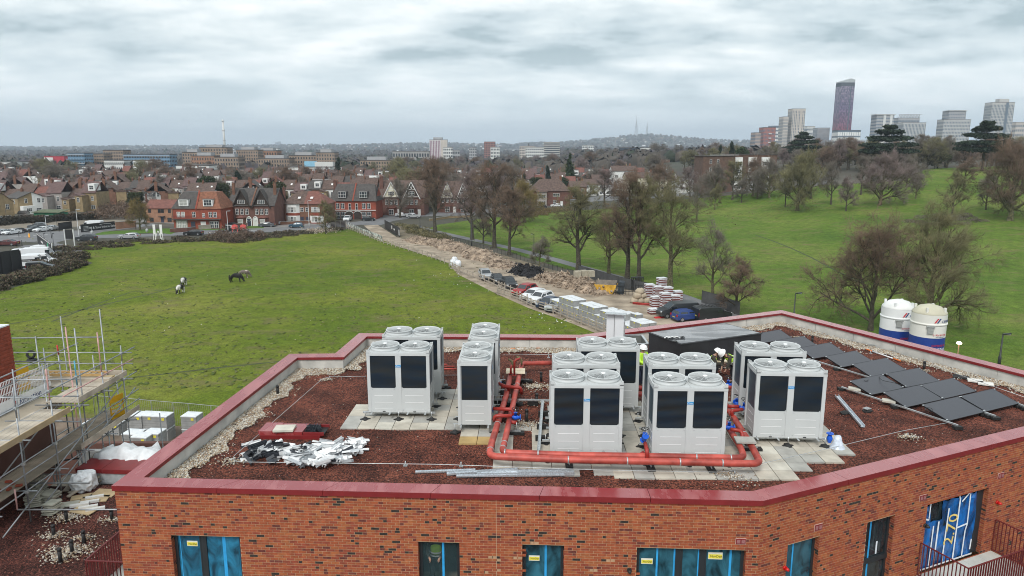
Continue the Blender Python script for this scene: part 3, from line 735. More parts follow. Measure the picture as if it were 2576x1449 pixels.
chips('stray_pebbles',P,(.012,.024),PEB,bld,seed=8)
# ================================================================ PLANT ON THE ROOF
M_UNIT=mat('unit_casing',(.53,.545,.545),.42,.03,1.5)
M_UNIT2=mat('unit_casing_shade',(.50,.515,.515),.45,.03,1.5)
M_GALV=mat('galvanised_steel',(.50,.52,.53),.38,.18,12,metal=.55)
M_RUB=mat('black_rubber',(.018,.018,.018),.75,.2,6)
M_BLK=mat('black_plastic',(.02,.02,.021),.55,.15,4)
M_WHITE=mat('white_plastic',(.8,.8,.8),.4,.04,3)
def coil_mat(name,c,c2):
 m=bpy.data.materials.new(name);m.use_nodes=True;nt=m.node_tree;n=nt.nodes;l=nt.links;b=n['Principled BSDF'];SI(b,'Roughness',.32);SI(b,'Metallic',.35)
 t=n.new('ShaderNodeTexCoord');w=n.new('ShaderNodeTexWave');w.bands_direction='Z';SI(w,'Scale',9);SI(w,'Distortion',.4);l.new(t.outputs['Object'],w.inputs[0])
 mp=n.new('ShaderNodeMapping');SI(mp,'Scale',(.5,.5,3.0));l.new(t.outputs['Object'],mp.inputs[0])
 no=n.new('ShaderNodeTexNoise');SI(no,'Scale',1.6);SI(no,'Detail',5);l.new(mp.outputs[0],no.inputs[0])
 r=n.new('ShaderNodeValToRGB');l.new(no.outputs[0],r.inputs[0]);r.color_ramp.elements[0].color=c+(1,);r.color_ramp.elements[1].color=c2+(1,);r.color_ramp.elements[0].position=.38;r.color_ramp.elements[1].position=.66
 x=n.new('ShaderNodeMixRGB');x.blend_type='MULTIPLY';x.inputs[0].default_value=.45;l.new(r.outputs[0],x.inputs[1]);l.new(w.outputs[0],x.inputs[2]);l.new(x.outputs[0],b.inputs[0])
 bp=n.new('ShaderNodeBump');SI(bp,'Strength',.4);SI(bp,'Distance',.01);l.new(w.outputs[0],bp.inputs['Height']);l.new(bp.outputs[0],b.inputs['Normal'])
 return m
M_COIL=coil_mat('coil_front',(.008,.022,.042),(.022,.025,.026));M_COILS=coil_mat('coil_side',(.015,.055,.10),(.03,.09,.14))  # side blue: coated fins plus grazing sky reflection put into the colour
UW,UD,UH,UB=2.22,1.135,2.20,.26
def make_unit():
 t=thing('heat_pump')
 f=MB()       # casing: carcass with corner posts
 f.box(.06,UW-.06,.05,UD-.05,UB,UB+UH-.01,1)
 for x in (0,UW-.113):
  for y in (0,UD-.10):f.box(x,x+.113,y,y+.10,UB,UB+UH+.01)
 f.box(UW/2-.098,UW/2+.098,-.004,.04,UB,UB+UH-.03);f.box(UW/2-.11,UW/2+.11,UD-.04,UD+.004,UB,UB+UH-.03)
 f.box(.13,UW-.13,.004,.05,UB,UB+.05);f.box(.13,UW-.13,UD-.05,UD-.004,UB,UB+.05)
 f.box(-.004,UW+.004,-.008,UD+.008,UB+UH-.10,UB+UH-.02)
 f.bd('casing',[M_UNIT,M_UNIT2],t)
 top=BX(.0,UW,.0,UD,UB+UH-.02,UB+UH+.012)
 for x in (0,UW-.03):top.box(x,x+.03,.10,UD-.10,UB+UH+.012,UB+UH+.05)
 top.box(UW/2-.012,UW/2+.012,0.01,UD-.01,UB+UH+.012,UB+UH+.028)
 top.bd('top_panel',M_WHITE if False else M_UNIT,t)
 for x in (0,UW):     # raised lifting corners
  for y in (0,UD):
   sx=1 if x==0 else -1;sy=1 if y==0 else -1
   z=UB+UH+.012
   c=MB().add([(x,y,z),(x+sx*.17,y,z),(x+sx*.12,y,z+.07),(x,y,z+.10),(x,y+sy*.13,z),(x,y+sy*.13,z+.08),(x+sx*.02,y+sy*.13,z+.08),(x+sx*.02,y+sy*.13,z),(x+sx*.02,y+sy*.02,z+.08),(x+sx*.12,y+sy*.02,z+.06),(x+sx*.17,y+sy*.02,z)],
   [(0,1,2,3),(0,3,5,4),(5,6,7,4),(3,8,6,5),(3,2,9,8),(2,1,10,9)])
   c.bd('corner_cap',M_UNIT,t)
 def coil(x0,x1,z0,z1,y,nm,face='y',m=M_COIL):
  c=.055;q=[(x0+c,z0),(x1-c,z0),(x1,z0+c),(x1,z1-c),(x1-c,z1),(x0+c,z1),(x0,z1-c),(x0,z0+c)]
  P=[(a,y,b) if face=='y' else (y,a,b) for a,b in q];d=.012 if (y>.5) else -.012
  Q=[(a,y+d,b) if face=='y' else (y+d,a,b) for a,b in q]
  MB().add(P+Q,[tuple(range(8)),tuple(range(8,16))]+[(i,(i+1)%8,8+(i+1)%8,8+i) for i in range(8)]).bd(nm,m,t)
 z0,z1=UB+.90,UB+UH-.085
 for a,b in ((.115,UW/2-.10),(UW/2+.10,UW-.115)):
  coil(a,b,z0,z1,.046,'coil');coil(a,b,z0,z1,UD-.046,'coil')
  for z in (z0-.035,z1-.0):BX((a+b)/2-.045,(a+b)/2+.045,.012,.034,z,z+.035).bd('clip',M_UNIT,t)
  p=BX(a-.0,b,.006,.05,UB+.05,z0-.002).bd('front_panel',M_UNIT,t)
  for z in (UB+.12,UB+.37,UB+.62):BX(a+.12,b-.12,.0,.0055,z,z+.012).bd('pressed_rib',M_WHITE,p)
  for xx in (a+.05,(a+b)/2,b-.05):
   for z in (UB+.085,z0-.05):TU([(xx,-.002,z),(xx,.0055,z)],.014,6).bd('screw',M_GALV,p)
  BX((a+b)/2-.05,(a+b)/2+.05,-.003,.006,UB+.012,UB+.04).bd('lifting_slot',M_BLK,t)
 for x,s in ((.056,-1),(UW-.056,1)):
# side coil follows a slanting lower edge
  P=[(x+s*0,.13,z1),(x,UD-.13,z1),(x,UD-.13,z0-.02),(x,.55,z0-.02),(x,.13,z0-.02)]
  Q=[(a+s*.012,b,c) for a,b,c in P]
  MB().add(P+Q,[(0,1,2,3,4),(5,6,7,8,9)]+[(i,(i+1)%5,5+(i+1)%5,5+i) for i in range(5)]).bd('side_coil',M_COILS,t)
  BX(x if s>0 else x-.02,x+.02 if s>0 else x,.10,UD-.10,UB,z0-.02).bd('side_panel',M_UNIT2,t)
  for z in (UB+.14,UB+.40,UB+.66):BX(x-.0265 if s<0 else x+.021,x-.021 if s<0 else x+.0265,.25,UD-.25,z,z+.012).bd('pressed_rib',M_WHITE,t)
 for cx_ in (.565,UW-.565):
  fn=MB().lathe([(.49,0),(.515,.04),(.485,.06),(.485,.13),(.51,.145),(.515,.16),(.50,.17),(.465,.16),(.465,.04)],36,(cx_,UD/2,UB+UH+.012)).bd('fan_housing',M_UNIT,t)
  bl=MB().lathe([(.0,.02),(.45,.02)],24,(cx_,UD/2,UB+UH+.02));bl.bd('fan_well',M_BLK,fn)
  bl=MB()
  for k in range(5):
   a0=2*math.pi*k/5;ring_=[]
   for q in range(6):
    r=.08+.36*q/5;w=.12+.19*q/5
    for sgn,zz in ((-1,.05),(1,.10)):ring_.append((cx_+r*cos(a0+sgn*w),UD/2+r*sin(a0+sgn*w),UB+UH+zz))
   bl.add(ring_,[(2*q,2*q+1,2*q+3,2*q+2) for q in range(5)])
  bl.bd('fan_blades',M_UNIT2,fn)
  g=MB();z=UB+UH+.172
  for k in range(12):
   a0=2*math.pi*k/12;g.bar((cx_+.06*cos(a0),UD/2+.06*sin(a0),z+.03),(cx_+.48*cos(a0),UD/2+.48*sin(a0),z),.008,.01)
  for q in range(1,15):
   r=.07+.029*q;n_=20;zz=z+.03*(1-(r-.06)/.42)-.004
   g.add([(cx_+(r+dd)*cos(2*math.pi*k/n_),UD/2+(r+dd)*sin(2*math.pi*k/n_),zz) for dd in (-.0065,.0065) for k in range(n_)],[(k,(k+1)%n_,n_+(k+1)%n_,n_+k) for k in range(n_)])
  g.bd('grille',M_UNIT,fn,kind='stuff');MB().lathe([(.0,.012),(.06,.010),(.072,.0),(.07,-.02)],20,(cx_,UD/2,z+.04)).bd('grille_hub',M_WHITE,fn)
# brand plate: blue plate with a white swoosh and wordmark
 M_LOGO=mat('badge_blue',(.01,.27,.62),.4,.05,3)
 bd=BX(UW/2-.095,UW/2+.095,-.012,-.004,UB+UH-.52,UB+UH-.44).bd('badge',M_LOGO,t)
 sw=[(UW/2-.085+.045*(1-cos(a)),-.014,UB+UH-.48+.03*sin(a)) for a in [2.2,1.6,1.0,.4,-.2,-.8]]
 TU([(UW/2-.09+.02*k*k*.15,-.015,UB+UH-.50+.012*k) for k in range(5)],.004,5).bd('badge_swoosh',M_WHITE,bd)
 me_=text_mesh('Midea',.055,M_WHITE,.001);o=obj('badge_lettering',me_,bd);o.matrix_local=Matrix.Translation((UW/2+.012,-.0145,UB+UH-.482))@Matrix.Rotation(R(90),4,'X')
# stand: rails on adjustable feet with rubber pads
 for y in (.10,UD-.10):BX(-.22,UW+.16,y-.03,y+.03,.19,.25).bd('stand_rail',M_GALV,t)
 for x in (.12,.78,1.42,2.05):BX(x-.03,x+.03,-.22,UD+.18,.252,UB-.002).bd('stand_bearer',M_GALV,t)
 star=MB();pr=[]
 for k in range(16):
  a=2*math.pi*k/16;r=.19 if k%4<2 else .135;pr.append((r*cos(a),r*sin(a)))
 star.prism(pr,.02,.055);star.lathe([(.11,.055),(.05,.12),(.0,.12)],12)
 for x in (-.10,1.10,2.28):
  for y in (-.12,UD+.10):
   s=obj('rubber_foot',star_me if 'star_me' in globals() else globals().setdefault('star_me',star.mesh('rubber_foot',M_RUB)),t,loc=(x,y,0))
   TU([(x,y,.1),(x,y,.34)],.014,6).bd('threaded_rod',M_GALV,s).location=(-x,-y,0)
   b_=BX(min(x,x),x+.001,0,.001,0,.001)
 return t
unit0=make_unit()
UN=[(1,-5.14,24.33,-1.0,'left pair, front unit: white heat pump beside the pebble strip'),
(1,-4.97,26.5,-1.0,'white heat pump at the back left, behind the front left one'),
(5,1.18,20.85,-1.0,'white heat pump just left of centre, nearest the long red pipes'),
(5,1.37,22.85,-1.0,'middle unit of the three white heat pumps standing in file at the centre'),
(5,2.38,24.9,-1.5,'rearmost central white heat pump in front of the tall white duct'),
(8,4.28,20.58,-1.0,'nearest white heat pump behind the blue valve, right of centre'),
(8,4.53,22.8,-1.5,'white heat pump hiding a crouching worker, in front of the black plant room'),
(10,7.88,22.06,-3.0,'rightmost front white heat pump beside the loose steel channel'),
(10,8.10,24.3,-3.5,'rear right white heat pump between bending worker and solar panels')]
for i,(g,x,y,a,lab) in enumerate(UN):
 o=unit0 if i==0 else copy_tree(unit0)
 o.location=(x,y,ZR+.0);o.rotation_euler=(0,0,R(a));tag(o,lab,'heat pump','white heat pump units on the roof')
for x,y,lab in ((-1.84,23.1,'end-on white heat pump with two fans in line, beside the vertical red pipes'),(-1.66,26.0,'end-on white heat pump at the back, beyond the front end-on one')):
 o=copy_tree(unit0);o.rotation_euler=(0,0,R(89));o.location=(x+UD,y,ZR)
 for ch in kids(unit0):pass
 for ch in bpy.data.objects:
  if ch.parent==o and ch.name.startswith('side_coil'):ch.material_slots[0].link='OBJECT';ch.material_slots[0].material=M_COIL  # end-on sides are seen square: dark coil without the painted reflection
 tag(o,lab,'heat pump','white heat pump units on the roof')
# ---- paving slabs under the units ----------------------------------------
M_SLAB=[mat('paving_slab_%s'%n_,c,.85,.16,2.2,.15,coord='World',detail=7) for n_,c in (('buff',(.48,.44,.37)),('grey',(.38,.37,.34)),('pale',(.54,.51,.44)),('stained',(.42,.29,.12)))]
sl=thing('paving',(0,0,0),lb='concrete paving slabs laid under the heat pumps and pipes',ct='paving')
SP=[[(-6.15,23.15),(-1.95,23.05),(-1.95,22.35),(-.55,22.25),(-.4,21.9),(-.35,21.35),(-.65,20.55),(-1.0,20.2),(1.2,19.9),(7.2,19.7),(7.6,19.15),(8.3,19.3),(8.3,20.0),(9.0,20.1),(9.1,20.7),(10.1,20.8),(11.05,21.0),(10.7,22.9),(10.6,25.9),(7.6,26.1),(7.4,25.0),(7.0,24.2),(4.6,26.2),(2.2,26.3),(1.0,24.4),(-.4,24.0),(-.5,28.5),(-2.1,28.6),(-2.2,26.6),(-2.7,28.0),(-5.3,28.0),(-5.5,25.9)]]
HOLE=[[(-.25,21.05),(.85,21.0),(.9,23.05),(-.1,23.1)],[(-.3,23.7),(1.1,23.6),(1.0,26),(-.2,26)]]
sme=[BX(-.291,.291,-.291,.291,-.05,.035).mesh('paving_slab',m) for m in M_SLAB]
rng=random.Random(11);a0=R(-1.2);nb_=0
for i in range(-16,22):
 for j in range(-3,18):
  x=.3+i*.602;y=19.9+j*.602;X=x*cos(a0)-(y-20)*sin(a0);Y=20+x*sin(a0)+(y-20)*cos(a0)
  if inpoly(X,Y,SP[0]) and not any(inpoly(X,Y,h) for h in HOLE):
   st=3 if (-1.9<X<-.6 and 22.2<Y<22.7) else rng.choices([0,1,2],[.45,.3,.25])[0]
   obj('paving_slab',sme[st],sl,loc=(X,Y,ZR+.005+rng.uniform(0,.008)),rz=a0+rng.uniform(-.01,.01));nb_+=1
for x,y in ((1378+55,1132+55),(1505+12,1187),(1750,1182)):
 c=at(x,y,ZR);obj('paving_slab',sme[1],sl,loc=(c.x,c.y,ZR+.01),rz=a0)
# ---- red pipework ----------------------------------------------------------
M_PIPE=mat('red_lagged_pipe',(.33,.045,.032),.5,.3,2.2,.08,c2=(.44,.075,.055),coord='World')
M_PIPE2=mat('red_primed_pipe',(.34,.03,.022),.45,.15,2,coord='World')
M_VBLUE=mat('valve_blue',(.01,.11,.62),.35,.1,3)
ZP=ZR+.42
def rounded(pts,r,n=6):
 P=[Vc(p) for p in pts];o=[P[0]]
 for a,b,c in zip(P,P[1:],P[2:]):
  d0=(a-b);d1=(c-b);q=min(r,d0.length*.45,d1.length*.45);p0=b+d0.normalized()*q;p1=b+d1.normalized()*q
  for k in range(n+1):
   t=k/n;o.append(p0*(1-t)**2+b*2*t*(1-t)+p1*t*t)
 o.append(P[-1]);return o
def pz(x,y,z=ZP):return at(x,y,z)
pw=thing('pipework',(0,0,0),lb='two parallel red pipes looping round the heat pumps on small stands',ct='pipe')
outer=[pz(1283.7,946),pz(1272,1000.4),pz(1235,1120.7),pz(1231,1148),pz(1429.7,1156.7),pz(1700,1162),pz(1914,1167),pz(1890.6,1122),pz(1835.6,1034.5),pz(1790,960)]
inner_=[pz(1388,913),pz(1313,914),pz(1305.6,946.7),pz(1294.5,1000.4),pz(1268.5,1115.8),pz(1262,1138),pz(1429.7,1144.3),pz(1700,1149),pz(1873,1152.5),pz(1861.8,1123.3),pz(1838,1084.5),pz(1775,985)]
TU(rounded(outer,.32),.105,16).bd('pipe',M_PIPE,pw);TU(rounded(inner_,.30),.10,16).bd('pipe',M_PIPE,pw)
def band(p,q,r,z=ZP,m=M_GALV):
 d=(q-p).normalized();TU([p-d*.02,p+d*.02],r,16).bd('pipe_clamp',m,pw)
for L_,r in ((outer,.116),(inner_,.111)):
 for k,t_ in ((2,.45),(1,.6),(4,.0),(4,.55),(5,.55),(5,.05),(7,.3),(7,.8)):
  if k+1<len(L_):p=L_[k].lerp(L_[k+1],t_);band(p,L_[k+1],r)
def stand(x,y,rz=0,name='pipe_stand',lab=None):
 c=at(x,y,ZR);t=thing('pipe_stand',(c.x,c.y,ZR+.03),rz,lb=lab,ct='pipe stand',gp='small stands carrying the red pipes')
 BX(-.11,.11,-.45,.25,0,.09).bd('rubber_base',M_RUB,t)
 BX(-.02,.02,-.32,.12,.092,.12).bd('rail',M_GALV,t)
 for y_ in (-.18,.03):TU([(0,y_,.1),(0,y_,.42)],.012,6).bd('threaded_rod',M_GALV,t)
for x,y,lab in ((1430,1168,'pipe stand under the long red pipes below the central heat pump'),(1633,1174,'pipe stand under the long red pipes just below the blue valve'),(1783,1178,'pipe stand under the long red pipes near their right hand bend')):stand(x,y,0,lab=lab)
for x,y,lab in ((1286,1094,'pipe stand across the two red pipes where they turn left of the gravel patch'),(1285,1020,'black pipe stand across the two red pipes beside the end-on heat pump'),(1312,962,'black pipe stand just below the plywood sheet'),(1880,1135,'black pipe stand inside the right hand bend of the red pipes')):stand(x,y,R(88),lab=lab)
# branches with valves
def branch(pts,r=.062):TU(rounded(pts,.14),r,12).bd('branch_pipe',M_PIPE2,pw)
zb=ZP
branch([pz(1292,1050,ZP),pz(1291,1030,ZP+.28),pz(1240,1028,ZP+.28)]);branch([pz(1243,1058,ZP),pz(1245,1046,ZP+.22),pz(1288,1046,ZP+.22)])
branch([pz(1312,990,ZP),pz(1311,975,ZP+.28),pz(1262,972,ZP+.28)]);branch([pz(1280,985,ZP),pz(1279,975,ZP+.22),pz(1255,965,ZP+.22)]);branch([pz(1283,1062,ZP),pz(1300,1063,ZP)])
branch([pz(1628,1156,ZP),pz(1628,1134,ZP+.3),pz(1623,1115,ZP+.35)]);branch([pz(1610,1146,ZP),pz(1618,1140,ZP)],.07)
branch([pz(1868,1105,ZP),pz(1866,1084,ZP+.2),pz(1838,1080,ZP+.25)]);branch([pz(1845,1050,ZP),pz(1838,1034,ZP+.25),pz(1868,1030,ZP+.25)]);branch([pz(1830,1022,ZP+.2),pz(1862,1023,ZP+.2)]);branch([pz(1842,975,ZP+.2),pz(1830,973,ZP+.2)])
branch([pz(1570,975,ZP),pz(1645,978,ZP)],.1);branch([pz(1575,990,ZP),pz(1650,993,ZP)],.1)
def valve(p,ax,lab,wheel=True,bag=False,s=1.0):
 """globe valve: two flanges, a bulbous body, a yoke and a handwheel"""
 t=thing('valve',p,0,lb=lab,ct='valve',gp='blue valves on the red pipework');ax=Vc(ax).normalized();up=Vc((0,0,1));sd=ax.cross(up)
 TU([ax*-.15*s,ax*-.10*s,ax*-.03*s,ax*.03*s,ax*.10*s,ax*.15*s],[.055*s,.05*s,.085*s,.085*s,.05*s,.055*s],12).tube([up*.04*s,up*.17*s,up*.18*s],[.06*s,.045*s,.07*s],10).bd('valve_body',M_VBLUE,t)
 for k in (-.16*s,.16*s):
  f=TU([ax*(k-.014),ax*(k+.014)],.105*s,14).bd('flange',M_VBLUE,t)
  for q in range(6):
   a=q*math.pi/3;c=ax*k+(up*cos(a)+sd*sin(a))*.085*s
   TU([c-ax*.022,c+ax*.022],.011,5).bd('bolt',M_GALV,f)
 TU([up*.18*s,up*.30*s],.014,8).bd('stem',M_GALV,t)
 if wheel:
  tl=(up+sd*.25+ax*.1).normalized();c=up*.31*s;x=tl.cross(Vc((1,0,0))).normalized();y=tl.cross(x)
  pts=[c+(x*cos(k*math.pi/9)+y*sin(k*math.pi/9))*.11*s for k in range(19)]
  w=TU(pts,.011,6,caps=False)
  for k in (0,6,12):w.tube([c,pts[k]],.008,5)
  w.bd('handwheel',M_BLK,t)
 if bag:MB().lathe([(.0,.30),(.09,.27),(.13,.12),(.17,-.02),(.24,-.13),(.26,-.15)],9).bd('plastic_wrap',mat('clear_wrap',(.62,.66,.72),.35,.15,6),t)
 return t
VL=[(1229,1031,.45,(1,0,0),'blue valve with handwheel on the pipe beside the near end-on heat pump'),(1297,1050,.5,(1,0,0),'blue valve over the pebble patch between the two vertical red pipes and the steel rail'),
(1250,966,.55,(1,0,0),'blue valve partly hidden behind the end-on heat pump near the plywood'),(1621,1102,.62,(.05,-.5,.5),'blue valve with handwheel in the gap between the two front central heat pumps'),
(1834,1075,.55,(1,0,0),'blue valve against the right side of the nearest central heat pump'),(1872,1026,.6,(1,.1,0),'bright blue valve with handwheel left of the rightmost front heat pump'),
(1832,968,.6,(1,0,0),'blue valve low beside the bending worker'),(1854,1015,.5,(0,1,0),'dark blue valve on the small pipe just left of the bright valve')]
for x,y,h,ax,lab in VL:valve(at(x,y,ZR+h),ax,lab)
v=valve(at(2087,1103,ZR+.18),(0,0,1),'bare blue valve standing on the stand rail at the foot of the rightmost heat pump',wheel=False,s=1.1)
v=valve(at(2107,1117,ZR+.16),(0,0,1),'blue valve wrapped in clear plastic on the paving corner',wheel=False,s=.9);MB().lathe([(.0,.30),(.09,.28),(.13,.15),(.17,.0),(.25,-.12),(.27,-.15)],9).bd('plastic_wrap',mat('clear_wrap',(.60,.66,.76),.3,.2,9),v)
# plywood sheet carried on the pipes, with two goosenecks
M_PLY=mat('plywood',(.62,.50,.34),.75,.14,3,.05,c2=(.68,.6,.46),detail=8)
c=at(1297,934,ZP+.12);MB().obb((0,0,0),(.78,.72,.018),Rz(R(-2))).bd('plywood_sheet',M_PLY,loc=(c.x,c.y,ZP+.13),lb='plywood sheet lying across the two red pipes',ct='plywood sheet')
def goose(x,y,h,dx,lab,m=M_PIPE2,r=.045):
 c=at(x,y,ZP+.14);t=thing('gooseneck_pipe',c,0,lb=lab,ct='pipe',gp='bent red pipe stubs by the plywood')
 TU([Vc((0,0,0)),Vc((0,0,.015))],r*2,14).bd('flange',M_PIPE2,t);TU(rounded([(0,0,.016),(0,0,h),(dx,.1,h+.06)],.14),r,10).bd('pipe',m,t)
goose(1285,940,.26,.03,'short red pipe stub standing on the left of the plywood sheet');goose(1294,944,.62,.24,'tall red gooseneck pipe standing on the plywood sheet')
M_OCH=mat('olive_insulation',(.16,.14,.07),.8,.2,5)
goose(1289,923,.24,-.16,'olive capped bent pipe behind the left edge of the plywood',M_OCH);goose(1312,920,.3,-.2,'olive capped bent pipe behind the right edge of the plywood',M_OCH)
MB().obb((0,0,0),(.60,.45,.05),Rz(R(-5))).bd('concrete_slab',M_SLAB[1],loc=at(1874,1107,ZP+.16),lb='grey concrete slab balanced on the red pipes beside the rightmost heat pump',ct='slab')
for k,(x,y,l_) in enumerate(((1122,922,.75),(1124,928,.85),(1117,917,.3))):
 c=at(x,y,ZR+.05);TU([(-l_/2,0,0),(l_/2,0,0)],.04,10).bd('pipe_offcut',M_PIPE,loc=c,rz=R(-2),lb=['middle red pipe offcut lying on gravel beyond the left heat pumps','nearest and longest red pipe offcut on gravel beyond the left heat pumps','shortest red pipe offcut, farthest of three beyond the left heat pumps'][k],ct='pipe',gp='red pipe offcuts')
# ---- black vent pipes -------------------------------------------------------
def ventpipe(x,y,z,h,lab,r=.055,grp='black vent pipes through the roof'):
 c=at(x,y,z);t=thing('vent_pipe',c,0,lb=lab,ct='vent pipe',gp=grp)
 TU([(0,0,-.05),(0,0,h)],r,14).bd('pipe',M_BLK,t);TU([(0,0,h-.07),(0,0,h),(0,0,h+.03)],[r*1.12,r*1.12,r*.8],14).bd('cap',M_BLK,t)
for x,y,h,lab in ((699,993,.36,'black vent pipe in the pebble strip on the left of the roof'),(1361,959,.38,'farther black vent pipe in pebbles behind the central heat pump'),(1350,1020,.45,'nearer black vent pipe beside the galvanised channel frame'),(1325,1065,.5,'thick black vent pipe next to the blue valve and pebbles'),(2043,863,.36,'black vent pipe behind the solar panels, farthest left'),(2182,868,.36,'black vent pipe near the far parapet, behind the panels'),(2324,932,.4,'black vent pipe near the far parapet on the right'),(1857,890,.30,'short black vent pipe at the foot of the plant room')):ventpipe(x,y,ZR,h,lab)
for x,y,h,lab in ((168,1310,.42,'upper black vent pipe in a pebble ring on the lower roof'),(136,1350,.42,'black vent pipe in its own pebble ring, left of the row of three'),(212,1367,.45,'right hand one of three black vent pipes in the long pebble patch'),(182,1391,.45,'middle one of three black vent pipes in the long pebble patch'),(153,1415,.48,'left and nearest one of three black vent pipes in the long pebble patch'),(282,1309,.42,'black vent pipe half hidden by the corner of the brick wall')):ventpipe(x,y,ZL,h,lab,.06,'black vent pipes on the lower roof')
# ---- black plant room --------------------------------------------------------
def plant_mat():
 m=mat('bitumen_felt',(.022,.023,.026),.6,.3,1.2,.15,detail=6);return m
pr=thing('plant_room',(0,0,0),lb='low black felt covered plant room with a wet grey top',ct='roof enclosure')
Q=[at(1632.5,836.5,13.9),at(1713,865.7,13.9),at(1915.4,838.3,13.9),at(1823,812.5,13.9)];Q=[(q.x,q.y) for q in Q]
MB().prism(Q,ZR-.1,13.86).bd('wall',plant_mat(),pr)
mw_=bpy.data.materials.new('wet_felt_top');mw_.use_nodes=True;nt=mw_.node_tree;b_=nt.nodes['Principled BSDF'];g_=nt.nodes.new('ShaderNodeNewGeometry');mp_=nt.nodes.new('ShaderNodeMapping');SI(mp_,'Rotation',(0,0,R(-24)));SI(mp_,'Scale',(.55,2.2,1));nt.links.new(g_.outputs['Position'],mp_.inputs[0])
t_=nt.nodes.new('ShaderNodeTexNoise');SI(t_,'Scale',.9);SI(t_,'Detail',5);nt.links.new(mp_.outputs[0],t_.inputs[0]);r_=nt.nodes.new('ShaderNodeValToRGB');nt.links.new(t_.outputs[0],r_.inputs[0]);r_.color_ramp.elements[0].position=.44;r_.color_ramp.elements[0].color=(.10,.10,.10,1);r_.color_ramp.elements[1].position=.56;r_.color_ramp.elements[1].color=(.55,.55,.55,1)
nt.links.new(r_.outputs[0],b_.inputs['Roughness']);SI(b_,'Base Color',(.06,.062,.068,1));SI(b_,'Specular IOR Level',1.0);SI(b_,'Coat Weight',.6)
qi=rings(Q,.05);MB().prism([(p.x,p.y) for p in rings(Q,-.03)],13.862,13.90).bd('roof_edge',plant_mat(),pr);MB().prism([(p.x,p.y) for p in qi],13.901,13.912).bd('roof',mw_,pr)
c=at(1690,851,13.91);t=thing('harness_heap',c,0,lb='tangled black and white safety harness straps on the plant room top',ct='harness')
for k in range(4):
 pts=[Vc((.35*cos(a*1.3+k*2)*(.4+.2*k)+(k-1.5)*.14,.14*sin(a*2.1+k)+.0,.03+.02*abs(sin(a*3)))) for a in [i*.5 for i in range(13)]];TU(pts,.018,5).bd('strap',[M_WHITE,M_BLK][k%2],t)
c=at(1695,857,13.912);MB().lathe([(.06,0),(.085,0),(.085,.04),(.06,.04),(.06,0)],14).bd('tape_roll',M_BLK,loc=at(1699,860,13.912),lb='roll of black tape at the edge of the plant room top',ct='tape roll')
# tall white duct and grey tank
dct=thing('duct_riser',(0,0,0),lb='tall white flat duct standing behind the rear central heat pump',ct='duct')
q0=at(1524,884,ZR+.2);q1=at(1567,888,ZR+.2);d_=(q1-q0);d_.z=0;W_=d_.length;d_.normalize();n_=Vc((-d_.y,d_.x,0));hh=hgt(q0,789)+.2
MB().prism([q0,q1,q1+n_*.35,q0+n_*.35],ZR,ZR+hh).bd('duct',mat('duct_white',(.74,.76,.78),.5,.04,1),dct)
mid_=q0.lerp(q1,.45);MB().bar((mid_.x,mid_.y-.012,ZR+.1),(mid_.x,mid_.y-.012,ZR+hh-.02),.03,.015).bd('seam',M_GALV,dct);MB().bar((q0.x-.05,q0.y,ZR+hh+.022),(q1.x+.12,q1.y,ZR+hh+.022),.42,.04).bd('cap_flashing',M_GALV,dct);MB().bar((q1.x+.03,q1.y-.02,ZR+.3),(q1.x+.03,q1.y-.02,ZR+hh-.3),.04,.10).bd('side_flange',M_GALV,dct)
tk=thing('water_tank',(0,0,0),lb='open grey metal tank beside the white duct',ct='tank')
P4=[at(1570,866,ZR+.75),at(1612,863,ZR+.75)];x0,x1=P4[0].x,P4[1].x+.3;y0=P4[0].y
for a,b_,c_,d_2 in ((x0,x1,y0,y0+.05),(x0,x1,y0+1.5,y0+1.55),(x0,x0+.05,y0+.05,y0+1.5),(x1-.05,x1,y0+.05,y0+1.5)):BX(a,b_,c_,d_2,ZR,ZR+.75).bd('side',mat('tank_grey',(.16,.17,.16),.6,.15,2),tk)
for a,b_,c_,d_2 in ((x0-.04,x1+.04,y0-.04,y0+.06),(x0-.04,x1+.04,y0+1.49,y0+1.59),(x0-.04,x0+.06,y0+.06,y0+1.49),(x1-.06,x1+.04,y0+.06,y0+1.49)):BX(a,b_,c_,d_2,ZR+.752,ZR+.79).bd('rim',M_GALV,tk)
# galvanised frame on blocks between the pipes and the heat pump
fr=thing('channel_frame',(0,0,0),lb='galvanised steel channel frame on rubber blocks left of the central heat pumps',ct='steel frame')
def chan(a,b,m=M_GALV,w=.10,h=.05,par=fr,name='channel'):return MB().sweep([(-w/2,0),(w/2,0),(w/2,h),(w/2-.012,h),(w/2-.012,.012),(-w/2+.012,.012),(-w/2+.012,h),(-w/2,h)][::-1],a,b).bd(name,m,par)
chan(at(1222,1006,ZR+.22),at(1392,1009,ZR+.22));chan(at(1365,1010,ZR+.22),at(1355,1133,ZR+.22))
for x,y in ((1368,1042),(1365,1075),(1362,1104),(1250,1012),(1340,1014)):
 c=at(x,y,ZR+.1);BX(-.2,.2,-.07,.07,-.08,.11).bd('rubber_block',M_RUB,fr,loc=c)
